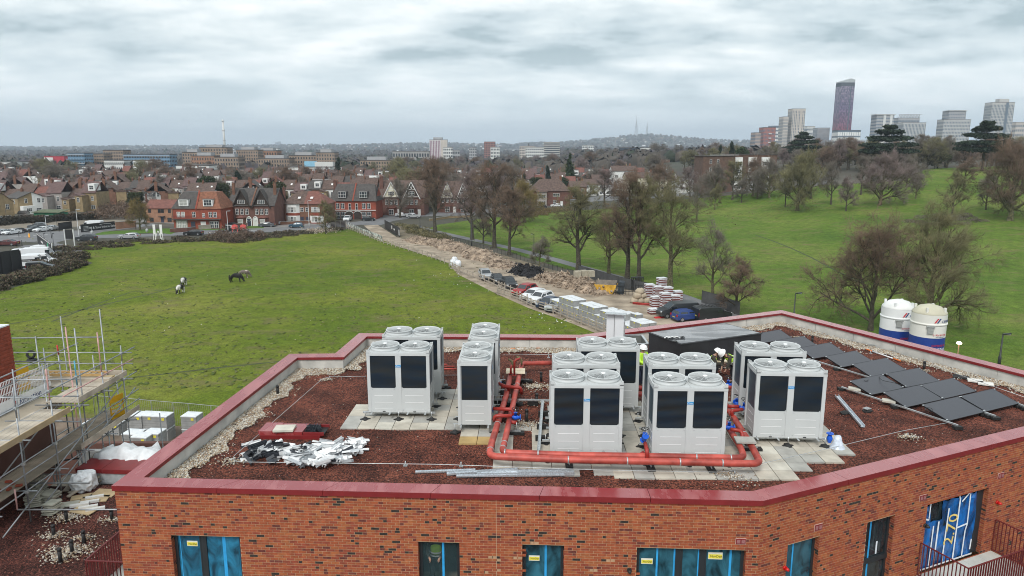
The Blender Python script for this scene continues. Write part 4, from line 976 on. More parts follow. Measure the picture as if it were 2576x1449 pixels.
# ---- solar panels --------------------------------------------------------------
M_PV=bpy.data.materials.new('solar_cells');M_PV.use_nodes=True;nt=M_PV.node_tree;b_=nt.nodes['Principled BSDF'];SI(b_,'Base Color',(.022,.022,.03,1));SI(b_,'Roughness',.28);SI(b_,'Specular IOR Level',.75)
t_=nt.nodes.new('ShaderNodeTexCoord');w_=nt.nodes.new('ShaderNodeTexNoise');mp_=nt.nodes.new('ShaderNodeMapping');SI(mp_,'Scale',(14,1.0,1));nt.links.new(t_.outputs['Object'],mp_.inputs[0]);nt.links.new(mp_.outputs[0],w_.inputs[0]);SI(w_,'Scale',2);r_=nt.nodes.new('ShaderNodeValToRGB');nt.links.new(w_.outputs[0],r_.inputs[0]);r_.color_ramp.elements[0].color=(.02,.02,.028,1);r_.color_ramp.elements[1].color=(.045,.043,.055,1);nt.links.new(r_.outputs[0],b_.inputs[0])
M_PVF=mat('panel_frame_black',(.012,.012,.014),.4,.1,2)
def panel(q,z,lab,n):
 """q: pixel corners high-left, high-right, low-right, low-left; z heights"""
 zh,zl=z;P=[at(*q[0],zh),at(*q[1],zh),at(*q[2],zl),at(*q[3],zl)]
 o=P[3];ex=(P[2]-P[3]);ey=(P[0]-P[3]);Lx=(ex.length+(P[1]-P[0]).length)/2;Ly=(ey.length+(P[1]-P[2]).length)/2;ex.normalize();nz=ex.cross(ey).normalized();ey=nz.cross(ex)
 t=thing('solar_panel',o,0,lb=lab,ct='solar panel',gp='solar panels on the right of the roof');t.rotation_euler=Matrix((ex,ey,nz)).transposed().to_euler()
 BX(.012,Lx-.012,.012,Ly-.012,-.01,.004).bd('cells',M_PV,t)
 for a,b,c,d in ((0,Lx,0,.011),(0,Lx,Ly-.011,Ly),(0,.011,.0112,Ly-.0112),(Lx-.011,Lx,.0112,Ly-.0112)):BX(a,b,c,d,-.035,.008).bd('frame',M_PVF,t)
 for x in (.0,Lx):
  for y in (.06,Ly-.06):BX(x-.035,x+.035,y-.02,y+.02,.009,.024).bd('clamp',M_GALV,t)
 return t
def c4(x,y):return ((3024+x/2.5556)*.63889,(1434+y/2.5556)*.63889)
def c5(x,y):return ((2950+x/4.6)*.63889,(1240+y/4.6)*.63889)
zh=ZR+.42;zl=ZR+.16
PVs=[([c4(790,178),c4(1110,118),c4(1385,235),c4(1040,310)],'front row, first of three, with small cable coil'),
([c4(1135,292),c4(1500,215),c4(1765,352),c4(1390,435)],'front row, middle panel of three'),
([c4(1505,415),c4(1888,338),c4(2188,480),c4(1815,572)],'front row, nearest of three, by the long rail end'),
([c4(1138,112),c4(1470,52),c4(1730,168),c4(1396,232)],'second row, panel with the loose cable lying across it'),
([c4(1500,213),c4(1842,150),c4(2112,270),c4(1768,350)],'second row, middle panel right of the cable'),
([c4(1890,336),c4(2230,260),c4(2532,395),c4(2192,478)],'second row, last panel at the right end'),
([c5(1830,920),c5(2420,812),c5(2900,985),c5(2215,1125)],'nearest of the back run, touching the cable panel'),
([c5(1305,762),c5(1888,668),c5(2250,835),c5(1680,950)],'back run, second panel from the front'),
([c5(790,640),c5(1385,530),c5(1720,690),c5(1165,795)],'back run, third panel, partly behind a heat pump fan'),
([c5(370,488),c5(925,405),c5(1215,550),c5(700,640)],'back run, fourth panel, behind the rear right heat pump'),
([c5(-40,372),c5(510,283),c5(775,415),c5(240,515)],'back run, farthest panel, beside the plant room')]
for i,(q,lab) in enumerate(PVs):
 panel(q,(zh,zl),'black solar panel: '+lab,i)
def rail(a,b,lab,z=ZR+.12):
 p=at(*a,z);q=at(*b,z);t=thing('panel_rail',p,0,lb=lab,ct='mounting rail',gp='galvanised rails under the solar panels')
 MB().sweep([(-.03,0),(.03,0),(.03,.05),(-.03,.05)][::-1],Vc((0,0,0)),q-p).bd('rail',M_GALV,t)
 L=(q-p).length;nn=max(2,round(L/1.9))
 for k in range(nn+1):
  c=(q-p)*(k/nn);BX(c.x-.14,c.x+.14,c.y-.1,c.y+.1,c.z-.10,c.z-.002).bd('rubber_foot',M_RUB,t)
 return t
rail(c4(740,235),c4(1910,622),'rail along the open near edge of the front row of solar panels');rail(c4(2170,488),c4(2290,528),'short rail end poking out under the second row of panels');rail(c4(2525,408),c4(2640,450),'rail end at the far right of the panels')
rail(c5(1060,800),c5(2180,1140),'rail along the near edge of the back run of solar panels')
for x,y,lab in ((870,248,'concrete block weighing down the first front row panel'),(1215,368,'concrete block weighing down the middle front row panel')):
 MB().obb((0,0,0),(.44,.30,.07),Rz(R(-25))).bd('ballast_slab',M_SLAB[2],loc=at(*c4(x,y),ZR+.2),lb=lab,ct='concrete block',gp='ballast slabs under panels')
def cable(pts,lab,z):
 P=[at(*c4(*p),z) for p in pts];o=P[0];TU([p-o for p in rounded(P,.2,4)],.010,5).bd('cable',M_BLK,loc=o,lb=lab,ct='cable',gp='loose cables on the solar panels')
cable([(955,150),(975,170),(1010,165),(1005,145),(965,140),(955,152)],'small coil of black cable on the first front row panel',zh-.03)
cable([(1145,115),(1115,130),(1150,165),(1260,185),(1330,205),(1390,230)],'long black cable draped over a second row panel',zh-.02)
cable([(1590,440),(1580,460),(1630,475),(1665,465),(1640,440),(1600,438)],'small coil of black cable on the nearest front row panel',zh-.04)
# lattice of thin wires with little posts round the roof edge (lightning conductor)
wires=[[(835,947),(812,952),(585,1150),(592,1162),(1100,1168),(1500,1182),(1822,1188),(1862,1178),(2120,1120),(2270,1084),(2392,1062)],[(920,947),(835,947)],[(1116,944),(1180,943)],[(1264,893),(1400,892),(1455,884)],[(2580,1000),(2400,938),(2230,875),(2080,842),(2000,822),(1982,823)]]
wt=thing('conductor_wire',(0,0,0),lb='thin grey lightning conductor wire running round the roof on small posts',ct='wire')
for w in wires:TU(rounded([at(x,y,ZR+.16) for x,y in w],.25,4),.0095,6).bd('wire',M_GALV,wt)
for x,y in ((830,955),(583,1165),(1160,1174),(1848,1196),(2283,1100),(2015,826),(1020,1172),(2110,880),(2190,890),(1380,900)):
 c=at(x,y,ZR);MB().prism([(c.x-.06,c.y-.06),(c.x+.06,c.y-.06),(c.x+.06,c.y+.06),(c.x-.06,c.y+.06)],ZR,ZR+.03).tube([(c.x,c.y,ZR+.03),(c.x,c.y,ZR+.16)],[.03,.012],8).bd('wire_post',M_GALV,wt)
# ---- scrap heap: offcuts of white and dark aluminium trim ------------------------
M_TW=mat('offcut_white',(.74,.75,.76),.4,.06,4);M_TD=mat('offcut_dark',(.035,.04,.05),.4,.2,4);M_TG=mat('offcut_grey',(.42,.44,.46),.35,.12,5,metal=.3)
rng=random.Random(3)
cme={}
for kind,m in (('w',M_TW),('d',M_TD),('g',M_TG)):
 for L_ in (.25,.42,.62):
  for s in (0,1):
   w_,h_=(.13,.06) if s==0 else (.09,.09)
   cme[kind,L_,s]=MB().sweep([(-w_/2,0),(w_/2,0),(w_/2,h_),(w_/2-.01,h_),(w_/2-.01,.01),(-w_/2+.01,.01),(-w_/2+.01,h_),(-w_/2,h_)][::-1],Vc((-L_/2,0,0)),Vc((L_/2,0,0))).mesh('offcut',m)
scr=thing('scrap_heap',(0,0,0),lb='heap of white and dark metal trim offcuts on the red gravel',ct='scrap heap')
def blob(x0,x1,y0,y1,n_,pw_,k0):
 for i in range(n_):
  u=rng.random();x=x0+(x1-x0)*u;sag=(u-.5)**2*4
  y=y0+(y1-y0)*rng.random();k='w' if rng.random()<pw_ else ('d' if rng.random()<k0 else 'g')
  hz_=rng.uniform(.02,.30)*(1-abs(u-.5)*1.1)
  c=at(x,y,ZR+hz_);o=obj('offcut',cme[k,rng.choice((.25,.42,.62)),rng.randint(0,1)],scr,loc=c);o.rotation_euler=(rng.uniform(-.9,.9)+(math.pi if rng.random()<.5 else 0),rng.uniform(-.35,.35),rng.gauss(.4,.8))
blob(612,700,1115,1160,42,.25,.9);blob(640,760,1112,1150,34,.3,.8);blob(715,800,1120,1165,46,.6,.35);blob(755,870,1125,1165,62,.78,.1);blob(800,905,1108,1140,46,.8,.1);blob(880,912,1100,1130,16,.7,.1);blob(760,880,1148,1166,24,.9,.1)
# ---- red metal boxes with a slab on top -----------------------------------------
bx=thing('metal_trough',(0,0,0),lb='long dark red folded metal boxes full of offcuts, behind the scrap heap',ct='metal box')
def o6(x,y):return ((900+x/4.6)*.63889,(1640+y/4.6)*.63889)
g0=at(*o6(575,408),ZR);g1=at(*o6(1660,420),ZR);dd=(g1-g0);dd.z=0;L_=dd.length;dd.normalize();nn=Vc((-dd.y,dd.x,0))
def loc_box(u0,u1,v0,v1,z0,z1,m,name):
 P=[g0+dd*u0+nn*v0,g0+dd*u1+nn*v0,g0+dd*u1+nn*v1,g0+dd*u0+nn*v1];v0_=[(p.x,p.y) for p in P];return MB().prism(v0_,z0,z1).bd(name,m,bx)
loc_box(0,L_,0,.75,ZR,ZR+.13,M_RED,'lower_box')
loc_box(-.06,.55*1.0,.02,.80,ZR+.132,ZR+.27,M_COP,'upper_box');loc_box(.56,L_*.70,.03,.78,ZR+.132,ZR+.25,M_COP,'upper_box')
loc_box(L_*.71,L_+.12,.02,.05,ZR+.132,ZR+.25,M_RED,'tray_side');loc_box(L_*.71,L_+.12,.72,.75,ZR+.132,ZR+.25,M_RED,'tray_side');loc_box(L_*.71,L_+.10,.051,.719,ZR+.132,ZR+.15,M_BLK,'tray_floor')
for i in range(12):
 u=L_*.75+rng.random()*.4;c=g0+dd*u+nn*rng.uniform(.2,.6);o=obj('offcut',cme['d',.42,1],bx,loc=(c.x,c.y,ZR+.17+rng.random()*.08));o.rotation_euler=(0,rng.uniform(-.3,.3),rng.uniform(0,3))
sc_=at(*o6(1015,215),ZR+.3);MB().obb((0,0,0),(.66,.5,.07),Rz(R(3))).bd('concrete_slab',M_SLAB[2],loc=sc_,lb='pale concrete slab lying on the dark red metal boxes',ct='slab')
# ---- bundle of galvanised studs in front ------------------------------------------
def c6(x,y):return ((1880+x/4.6)*.63889,(1720+y/4.6)*.63889)
M_STUD=mat('zinc_stud',(.58,.62,.66),.35,.25,22,metal=.5)
for (a,b,w_,h_,lab) in (((1045,1189),(1196,1184),.10,.05,'left and topmost steel stud of the bundle before the pipes'),((1124,1194),(1303,1183),.13,.06,'steel stud overlapping the middle of the bundle'),((1148,1199),(1420,1196),.10,.05,'longest steel stud at the front of the bundle'),((1200,1191),(1446,1190),.20,.05,'wide perforated steel tray in the bundle of studs'),((1300,1188),(1440,1186),.08,.07,'steel stud lying at the back right of the bundle'),((1302,1196),(1444,1194.5),.08,.10,'steel stud lying on the wide perforated tray')):
 p=at(*a,ZR+.03);q=at(*b,ZR+.03)
 MB().sweep([(-w_/2,0),(w_/2,0),(w_/2,h_),(w_/2-.012,h_),(w_/2-.012,.012),(-w_/2+.012,.012),(-w_/2+.012,h_),(-w_/2,h_)][::-1],Vc((0,0,0)),q-p).bd('steel_stud',M_STUD,loc=p,lb=lab,ct='steel stud',gp='galvanised steel studs lying near the parapet')
p=at(*c4(690,325),ZR+.05);q=at(*c4(955,635),ZR+.05);MB().sweep([(-.07,0),(.07,0),(.07,.08),(.055,.08),(.055,.015),(-.055,.015),(-.055,.08),(-.07,.08)][::-1],Vc((0,0,0)),q-p).bd('steel_channel',M_STUD,loc=p,lb='long bright steel channel lying alone right of the heat pumps',ct='steel channel')
for x,y,lab,sq in ((770,495,'black rubber foot lying beside the steel channel',1),(993,475,'rubber foot with bright clips right of the steel channel',1)):
 t=thing('loose_rubber_foot',at(*c4(x,y),ZR+.02),R(30),lb=lab,ct='rubber foot');MB().prism([(-.22,-.06),(-.1,-.14),(.14,-.14),(.22,-.02),(.1,.13),(-.12,.12)],0,.05).lathe([(.12,.05),(.06,.10),(0,.10)],8).bd('rubber_base',M_RUB,t)
 if x>900:
  for k in range(3):BX(-.12+.09*k,-.06+.09*k,-.1,.1,.105,.13).bd('clip',M_GALV,t)
for x,y,m,lab in ((2045,120,'d','black rubber slab on gravel near the far parapet'),):
 MB().obb((0,0,0),(.6,.45,.05),Rz(R(-30))).bd('rubber_slab',M_RUB,loc=at(*c4(1945,128),ZR+.04),lb=lab,ct='slab')
for x,y,lab in ((2085,165,'left one of two white slabs near the far parapet'),(2190,195,'right one of two white slabs near the far parapet')):MB().obb((0,0,0),(.55,.42,.05),Rz(R(-28))).bd('white_slab',mat('white_slab',(.72,.70,.66),.7,.06,3),loc=at(*c4(x,y),ZR+.05),lb=lab,ct='slab',gp='two white slabs')
# orange and white barrier poles lying on the roof
M_OR=mat('orange_plastic',(.75,.17,.02),.5,.1,4)
for a,b,lab in (((1283,878),(1360,876),'orange and white pole lying behind the pipes near the far parapet'),((2178,878),(2265,908),'orange and white pole lying on gravel behind the solar panels')):
 p=at(*a,ZR+.06);q=at(*b,ZR+.06);t=thing('barrier_pole',p,0,lb=lab,ct='pole',gp='orange and white poles');v=q-p
 TU([Vc((0,0,0)),v*.2],.03,8).bd('orange_end',M_OR,t);TU([v*.2,v*.8],.029,8).bd('pole_middle',M_WHITE,t);TU([v*.8,v],.03,8).bd('orange_end',M_OR,t)
# ---- sawhorse ---------------------------------------------------------------------
sh=thing('sawhorse',at(1822,952,ZR),R(-4),lb='black sawhorse with a plank on top between the heat pumps',ct='sawhorse')
BX(-.45,.45,-.2,.2,.76,.80).bd('plank',M_PLY,sh)
for x in (-.28,.28):
 MB().bar((x,0,.74),(x-.14 if x<0 else x+.14,-.28,0),.06,.05).bd('leg',M_BLK,sh);MB().bar((x,0,.74),(x-.14 if x<0 else x+.14,.28,0),.06,.05).bd('leg',M_BLK,sh)
BX(-.36,.36,-.04,.04,.70,.758).bd('beam',M_BLK,sh)
# ================================================================ TREES
M_BARK=mat('bark_dark',(.050,.042,.032),.95,.35,3,.4,c2=(.075,.065,.045),detail=6)
M_BARKG=mat('bark_mossy',(.075,.068,.035),.95,.35,3,.4,c2=(.12,.11,.055),detail=6)
TW={'grey':mat('twig_grey',(.14,.12,.10),.95,.2,.4,c2=(.19,.165,.135)),'brown':mat('twig_brown',(.125,.085,.06),.95,.22,.4,c2=(.18,.12,.085)),
'olive':mat('twig_olive',(.13,.12,.06),.95,.22,.4,c2=(.18,.165,.08)),'gold':mat('twig_gold',(.16,.115,.04),.95,.2,.4,c2=(.20,.15,.05)),
'pink':mat('twig_purple_brown',(.16,.12,.11),.95,.2,.4,c2=(.21,.16,.15))}
def build_tree(seed,H,style,twigs=9000,tw=.03,tl=.55):
 """returns (trunk MB, twig arrays) for a bare tree of height H standing at the origin"""
 rg=random.Random(seed);limb=MB();tips=[]
 P=dict(tall=dict(first=.28,ang=(22,48),ratio=.62,nb=11,top=.97,lean=.03,up=.35),broad=dict(first=.15,ang=(20,60),ratio=.66,nb=12,top=.62,lean=.04,up=.22),
 small=dict(first=.22,ang=(25,60),ratio=.62,nb=11,top=.9,lean=.05,up=.30),wide=dict(first=.18,ang=(22,64),ratio=.75,nb=11,top=.78,lean=.05,up=.28),
 vase=dict(first=.16,ang=(10,46),ratio=.78,nb=10,top=.62,lean=.03,up=.22))[style]
 def seg(p,d,L,r0,r1,n,wob,up):
  pts=[p.copy()];rs=[r0];q=p.copy();dd=d.copy()
  for i in range(n):
   dd=(dd+Vc((rg.gauss(0,wob),rg.gauss(0,wob),rg.gauss(0,wob)+up/n))).normalized();q=q+dd*(L/n);pts.append(q.copy());rs.append(r0+(r1-r0)*(i+1)/n)
  return pts,rs,dd
 def child(pts,rs,k,f,ang,roll=None):
  i=min(int(k*(len(pts)-1)),len(pts)-2);fr=k*(len(pts)-1)-i;p=pts[i].lerp(pts[i+1],fr);d=(pts[i+1]-pts[i]).normalized();r=rs[i]+(rs[i+1]-rs[i])*fr
  a=roll if roll is not None else rg.uniform(0,2*math.pi);x=d.cross(Vc((.31,.95,.02))).normalized();y=d.cross(x);s=x*cos(a)+y*sin(a)
  return p,(d*cos(ang)+s*sin(ang)).normalized(),r*f
 def rec(p,d,L,r,lvl):
  n=4 if lvl<=2 else 3
  pts,rs,de=seg(p,d,L,r,r*(.45 if lvl<4 else .3),n,.10+.05*lvl,P['up']*(.5 if lvl<3 else .3))
  if lvl<=3:limb.tube(pts,rs,6 if lvl==1 else (4 if lvl==2 else 3),caps=False)
  else:limb.tube([pts[0],pts[-1]],[rs[0],rs[-1]],3,caps=False)
  if lvl==4:tips.append((pts,L));return
  kids_=(0,8,6,5)[lvl];
  for i in range(kids_):
   k=rg.uniform(.28,1.0) if lvl==1 else rg.uniform(.2,1.0)
   pp,dd,rr=child(pts,rs,k,.55,R(rg.uniform(22,58)));rec(pp,dd,L*rg.uniform(.42,.66),rr,lvl+1)
  if lvl==3:tips.append((pts[1:],L))
 r0=H*(.030 if style!='vase' else .022);h0=H*P['top'];n=8
 lean=Vc((rg.uniform(-1,1)*P['lean'],rg.uniform(-1,1)*P['lean'],1)).normalized()
 pts,rs,_=seg(Vc((0,0,-.3)),lean,h0,r0,r0*.22,n,.045,.05);rs[0]=r0*1.35
 limb.tube(pts,rs,9,caps=False)
 for i in range(P['nb']):
  k=P['first']+(1-P['first'])*(i/(P['nb']-1))**1.1*.97
  if style in('broad','vase','wide'):k=P['first']+(.9-P['first'])*(i/(P['nb']-1))**1.6
  a0=P['ang'][1]+(P['ang'][0]-P['ang'][1])*(i/(P['nb']-1));pp,dd,rr=child(pts,rs,min(.985,k),.62,R(a0*rg.uniform(.8,1.2)),roll=i*2.4+rg.uniform(-.4,.4))
  L=H*P['ratio']*(.62-.36*abs(i/(P['nb']-1)-.25))*rg.uniform(.8,1.15);L=min(L,(H-pp.z)*1.15+.1*H);rec(pp,dd,L,rr,1)
# fine twigs: slender three sided cones
 segs=[];w=[]
 for pts_,L in tips:
  for a,b in zip(pts_,pts_[1:]):segs.append((*a,*b));w.append((b-a).length)
 S=np.array(segs);w=np.array(w);g=np.random.RandomState(seed);idx=g.choice(len(S),twigs,p=w/w.sum());t=g.rand(twigs,1)
 a=S[idx,:3];b=S[idx,3:];p=a+(b-a)*t;d=(b-a);d/=np.linalg.norm(d,axis=1,keepdims=True)+1e-9
 nd=d*.9+g.normal(0,.55,(twigs,3))+np.array([0,0,.25]);nd/=np.linalg.norm(nd,axis=1,keepdims=True);Lw=tl*g.uniform(.5,1.5,(twigs,1))
 q=p+nd*Lw;x=np.cross(nd,[.2,.1,.97]);x/=np.linalg.norm(x,axis=1,keepdims=True)+1e-9;y=np.cross(nd,x);r=tw*g.uniform(.6,1.2,(twigs,1))
 V=np.stack([p+x*r,p-x*r*.5+y*r*.87,p-x*r*.5-y*r*.87,q],1).reshape(-1,3)
 F=(np.array([(0,1,3),(1,2,3),(2,0,3)])[None]+np.arange(twigs)[:,None,None]*4).reshape(-1,3)
 return limb,V,F
def np_mesh(name,V,F,mats,mi=None):
 me=bpy.data.meshes.new(name);k=F.shape[1];me.vertices.add(len(V));me.vertices.foreach_set('co',V.astype(np.float32).reshape(-1));me.loops.add(len(F)*k);me.loops.foreach_set('vertex_index',F.astype(np.int32).reshape(-1))
 me.polygons.add(len(F));me.polygons.foreach_set('loop_start',np.arange(len(F))*k);me.polygons.foreach_set('loop_total',np.full(len(F),k))
 for m in mats:me.materials.append(m)
 if mi is not None:me.polygons.foreach_set('material_index',mi)
 me.update();return me
PROTO={}
def proto(key,seed,H,style,twigs,tw,tl,bark):
 l,V,F=build_tree(seed,H,style,twigs,tw,tl);H=float(np.percentile(V[:,2],99.6));tm=l.mesh('trunk',bark);cm=np_mesh('crown',V,F,[TW['grey']]);PROTO[key]=(tm,cm,H);return key
proto('tall1',11,22,'tall',23000,.018,.85,M_BARK);proto('tall2',12,22,'tall',23000,.018,.85,M_BARK);proto('tall3',27,22,'tall',17000,.018,.8,M_BARKG)
proto('broad1',14,13,'vase',21000,.013,.6,M_BARK);proto('broad2',15,14,'wide',20000,.013,.75,M_BARKG)
proto('small1',16,10,'small',9000,.018,.6,M_BARKG);proto('small2',17,10,'small',9000,.018,.6,M_BARK);proto('park1',18,16,'broad',19000,.020,.75,M_BARKG);proto('park2',19,16,'tall',17000,.020,.75,M_BARK)
proto('far1',20,15,'broad',4200,.055,1.0,M_BARK);proto('far2',21,16,'tall',4200,.055,1.0,M_BARK)
def tree(key,base,H,lab,tw='grey',grp='bare winter trees',sx=1.0,rz=None,ct='tree'):
 tm,cm,H0=PROTO[key];s=H/H0
 t=thing('bare_tree',base,(rz if rz is not None else random.uniform(0,6.28)),lb=lab,ct=ct,gp=grp,scale=(s*sx,s*sx,s))
 obj('trunk',tm,t);c=obj('crown',cm,t);c.material_slots[0].link='OBJECT';c.material_slots[0].material=TW[tw];return t
def treep(key,x,y,ytop,lab,tw='grey',sx=1.0,grp='bare winter trees',rz=None):
 b=ag(x,y);far=b.x>60 and b.y>150;return tree(key,b,hgt(b,ytop)*(.97 if far else 1.04),lab,tw,grp,sx*(.86 if far else .95),rz)
RB='bare trees between the site track and the park'
T=[ # key,x,ybase,ytop,label,twig,sx
('tall1',1095,583,402,'tall bare tree at the left end of the row, behind the path bend','brown',1.0,RB),
('tall2',1188,603,430,'second tall bare tree of the park row, thick trunk, purple twigs','pink',1.1,RB),
('small2',1216,613,510,'thin young bare tree between two tall ones left of the street lamp','grey',.9,RB),
('tall1',1243,624,415,'tall dark bare tree with a thick trunk beside the spoil heap','brown',1.05,RB),
('tall2',1281,642,470,'bare tree with rusty twigs in front of the golden tree','brown',1.05,RB),
('tall2',1455,684,470,'big dark bare tree with low spreading limbs standing alone by the lawn','olive',1.3,RB),
('tall3',1531,690,520,'slim bare tree right of the big dark spreading one','olive',1.15,RB),
('tall1',1577,708,440,'left one of a close pair of tall bare trees by the stored pallets','brown',.95,RB),
('tall2',1606,712,455,'right one of a close pair of tall bare trees by the stored pallets','olive',.9,RB),
('tall3',1685,722,455,'tall greenish bare tree with wide low limbs above the wrapped bricks','olive',1.2,RB),
('tall3',1792,766,560,'grey bare birch behind the dark van, left of its rounder neighbour','grey',.9,RB),
('small2',1851,790,650,'rounded bare tree behind the dark cars at the end of the track','brown',1.2,RB),
('small1',1358,680,598,'small leaning scrubby bare tree above the black spoil heap','grey',1.1,RB),
('broad1',2190,832,540,'big fan shaped dark bare tree left of the silos','brown',.98,'two big bare trees by the silos'),
('broad2',2330,840,520,'big loose mossy bare tree behind the silos','olive',1.0,'two big bare trees by the silos'),
('tall3',1752,560,455,'bare tree at the top edge of the lawn, straight above the pallets','grey',1.0,'bare trees on the park slope'),
('small1',1798,528,460,'small bare tree alone on the slope left of the round mossy one','olive',1.0,'bare trees on the park slope'),
('small2',1865,510,440,'bare tree near the road at the top of the lawn','grey',1.1,'bare trees on the park slope'),
('park1',2006,530,372,'large round mossy bare tree left of centre on the park slope','olive',1.0,'bare trees on the park slope'),
('park2',1975,520,420,'thin bare tree just left of the large round mossy one','grey',.8,'bare trees on the park slope'),
('park2',2090,515,400,'grey bare tree just right of the large round mossy one','grey',1.0,'bare trees on the park slope'),
('small2',2128,531,440,'slender bare tree on the slope with an upright crown','pink',1.0,'bare trees on the park slope'),
('park1',2213,517,375,'crooked bare tree with one long low limb, mid slope','pink',1.1,'bare trees on the park slope'),
('small1',2303,500,425,'bare tree with pale grass around it, right of the crooked one','grey',1.1,'bare trees on the park slope'),
('park2',2235,478,395,'farther bare tree behind the crooked one on the crest','brown',1.0,'bare trees on the park slope'),
('small2',2395,542,425,'bare tree above the scrub patch on the right slope','olive',1.1,'bare trees on the park slope'),
('small1',2425,470,395,'rusty bare tree near the crest gap on the right','brown',1.4,'bare trees on the park slope'),
('small1',2480,528,430,'pale twigged bare tree left of the giant at the right edge','pink',1.1,'bare trees on the park slope'),
('park1',2540,555,340,'giant bare tree with mossy trunk at the right edge of the slope','brown',1.05,'bare trees on the park slope'),
('small2',2350,425,392,'bare tree standing on the crest beside the grass gap','grey',1.2,'bare trees on the park slope'),
('park2',2040,500,400,'bare tree behind and right of the large round mossy one','grey',1.0,'bare trees on the park slope'),
('park1',1935,498,395,'broad grey bare tree by the upper road, left of the round one','grey',1.0,'bare trees on the park slope'),
('small1',1905,500,430,'bare tree by the upper road with drooping pale twigs','grey',1.2,'bare trees on the park slope'),
('park2',2165,490,385,'dark bare tree on the crest under the tall tower','grey',1.1,'bare trees on the park slope'),
('small1',352,580,500,'ivy tinted bare tree on the verge beside the brick wall','gold',1.2,'bare street trees'),
('small2',1007,548,450,'bare tree in front of the gabled house','grey',1.1,'bare street trees'),
('park1',1800,500,408,'bare tree screening the left end of the brick flats','grey',1.0,'bare trees on the park slope'),('park2',1842,503,398,'bare tree screening the middle of the brick flats','olive',1.2,'bare trees on the park slope'),('park1',1893,494,392,'bare tree at the right end of the brick flats','brown',1.0,'bare trees on the park slope'),('park2',1735,508,415,'bare tree left of the brick flats by the upper road','pink',1.2,'bare trees on the park slope'),('park1',1655,512,415,'bare tree before the cream blank walled houses','brown',1.0,'bare trees on the park slope'),('park2',1520,520,425,'bare tree before the white rendered house','pink',1.2,'bare trees on the park slope'),('park1',2280,470,388,'bare tree behind the pale grass one on the crest','grey',1.0,'bare trees on the park slope'),
('small2',2570,470,385,'bare tree crowded at the right edge near the crest','brown',1.5,'bare trees on the park slope'),
]
for k,x,y,yt,lab,tw,sx,g in T:treep(k,x,y,yt,lab,tw,sx,g,rz=(x*.37)%6.28)
treep('small2',820,588,505,'small bare street tree in front of the house with red and brown roof','olive',1.0,'bare street trees')
t=treep('park1',1318,560,455,'golden yellow twigged willow behind the rusty bare tree','gold',1.0,'bare winter trees')
# ---- evergreens -------------------------------------------------------------
M_EV=mat('evergreen_needles',(.018,.035,.014),.9,.4,1.2,c2=(.04,.065,.022));M_EVD=mat('cedar_needles',(.012,.026,.016),.9,.35,1.2,c2=(.025,.042,.022));M_IVY=mat('ivy_leaves',(.022,.035,.012),.85,.4,1.5,c2=(.05,.06,.02))
def leafcloud(seed,blobs,n,size,m,name='crown'):
 g=np.random.RandomState(seed);B=np.array(blobs,float);w=(B[:,3]*B[:,4]*B[:,5])**.66;i=g.choice(len(B),n,p=w/w.sum())
 d=g.normal(0,1,(n,3));d/=np.linalg.norm(d,axis=1,keepdims=True);rr=g.uniform(.55,1.05,(n,1));c=B[i,:3]+d*rr*B[i,3:6]
 a=g.normal(0,1,(n,3));a/=np.linalg.norm(a,axis=1,keepdims=True);b=np.cross(a,g.normal(0,1,(n,3)));b/=np.linalg.norm(b,axis=1,keepdims=True);s=size*g.uniform(.5,1.3,(n,1))
 h=np.cross(a,b)*s*.35
 V=np.stack([c+a*s,c+b*s*.7,c-a*s*.8,c+h],1).reshape(-1,3);F=(np.array([(0,1,3),(1,2,3),(2,0,3)])[None]+np.arange(n)[:,None,None]*4).reshape(-1,3)
 return np_mesh(name,V,F,[m])
def ever_proto(key,seed,kind,m,n,size):
 rg=random.Random(seed);bl=[]
 if kind=='round':bl=[(rg.uniform(-2.2,2.2),rg.uniform(-2,2),rg.uniform(2.0,8.2),rg.uniform(1.1,2.2),rg.uniform(1.1,2.2),rg.uniform(1.0,1.9)) for _ in range(16)]
 if kind=='cone':bl=[(rg.uniform(-.3,.3),rg.uniform(-.3,.3),z,max(.35,2.6*(1-z/10.2)),max(.35,2.6*(1-z/10.2)),.9) for z in [1.2+.75*i for i in range(12)]]
 if kind=='cedar':
  for z,r in ((4.2,4.6),(5.6,4.4),(7.0,3.4),(8.3,2.2),(9.3,1.1)):
   for k in range(7):a=k*.9+z;bl.append((r*.6*cos(a),r*.6*sin(a),z+rg.uniform(-.3,.3),r*.5,r*.5,.38))
 if kind=='col':bl=[(rg.uniform(-.6,.6),rg.uniform(-.6,.6),z,1.5-.09*z,1.5-.09*z,1.3) for z in [1.5+.95*i for i in range(9)]]
 cm=leafcloud(seed,bl,n,size,m);tm=TU([(0,0,-.3),(0.05,0,4),(0,.05,8)],[.28,.2,.06],7).mesh('trunk',M_BARK);PROTO[key]=(tm,cm,10.0)
ever_proto('er1',31,'round',M_EV,5200,.34);ever_proto('er2',32,'round',M_IVY,5200,.34);ever_proto('ec',33,'cone',M_EV,3600,.34);ever_proto('cedar',34,'cedar',M_EVD,6000,.36);ever_proto('ecol',35,'col',M_EVD,4200,.32)
def ever(key,x,y,yt,lab,sx=1.0,grp='evergreen trees',base=None):
 b=base or ag(x,y);H=hgt(b,yt);tm,cm,H0=PROTO[key];s=H/H0
 t=thing('evergreen_tree',b,(x*.71)%6.28,lb=lab,ct='tree',gp=grp,scale=(s*sx,s*sx,s));obj('trunk',tm,t);obj('crown',cm,t);return t
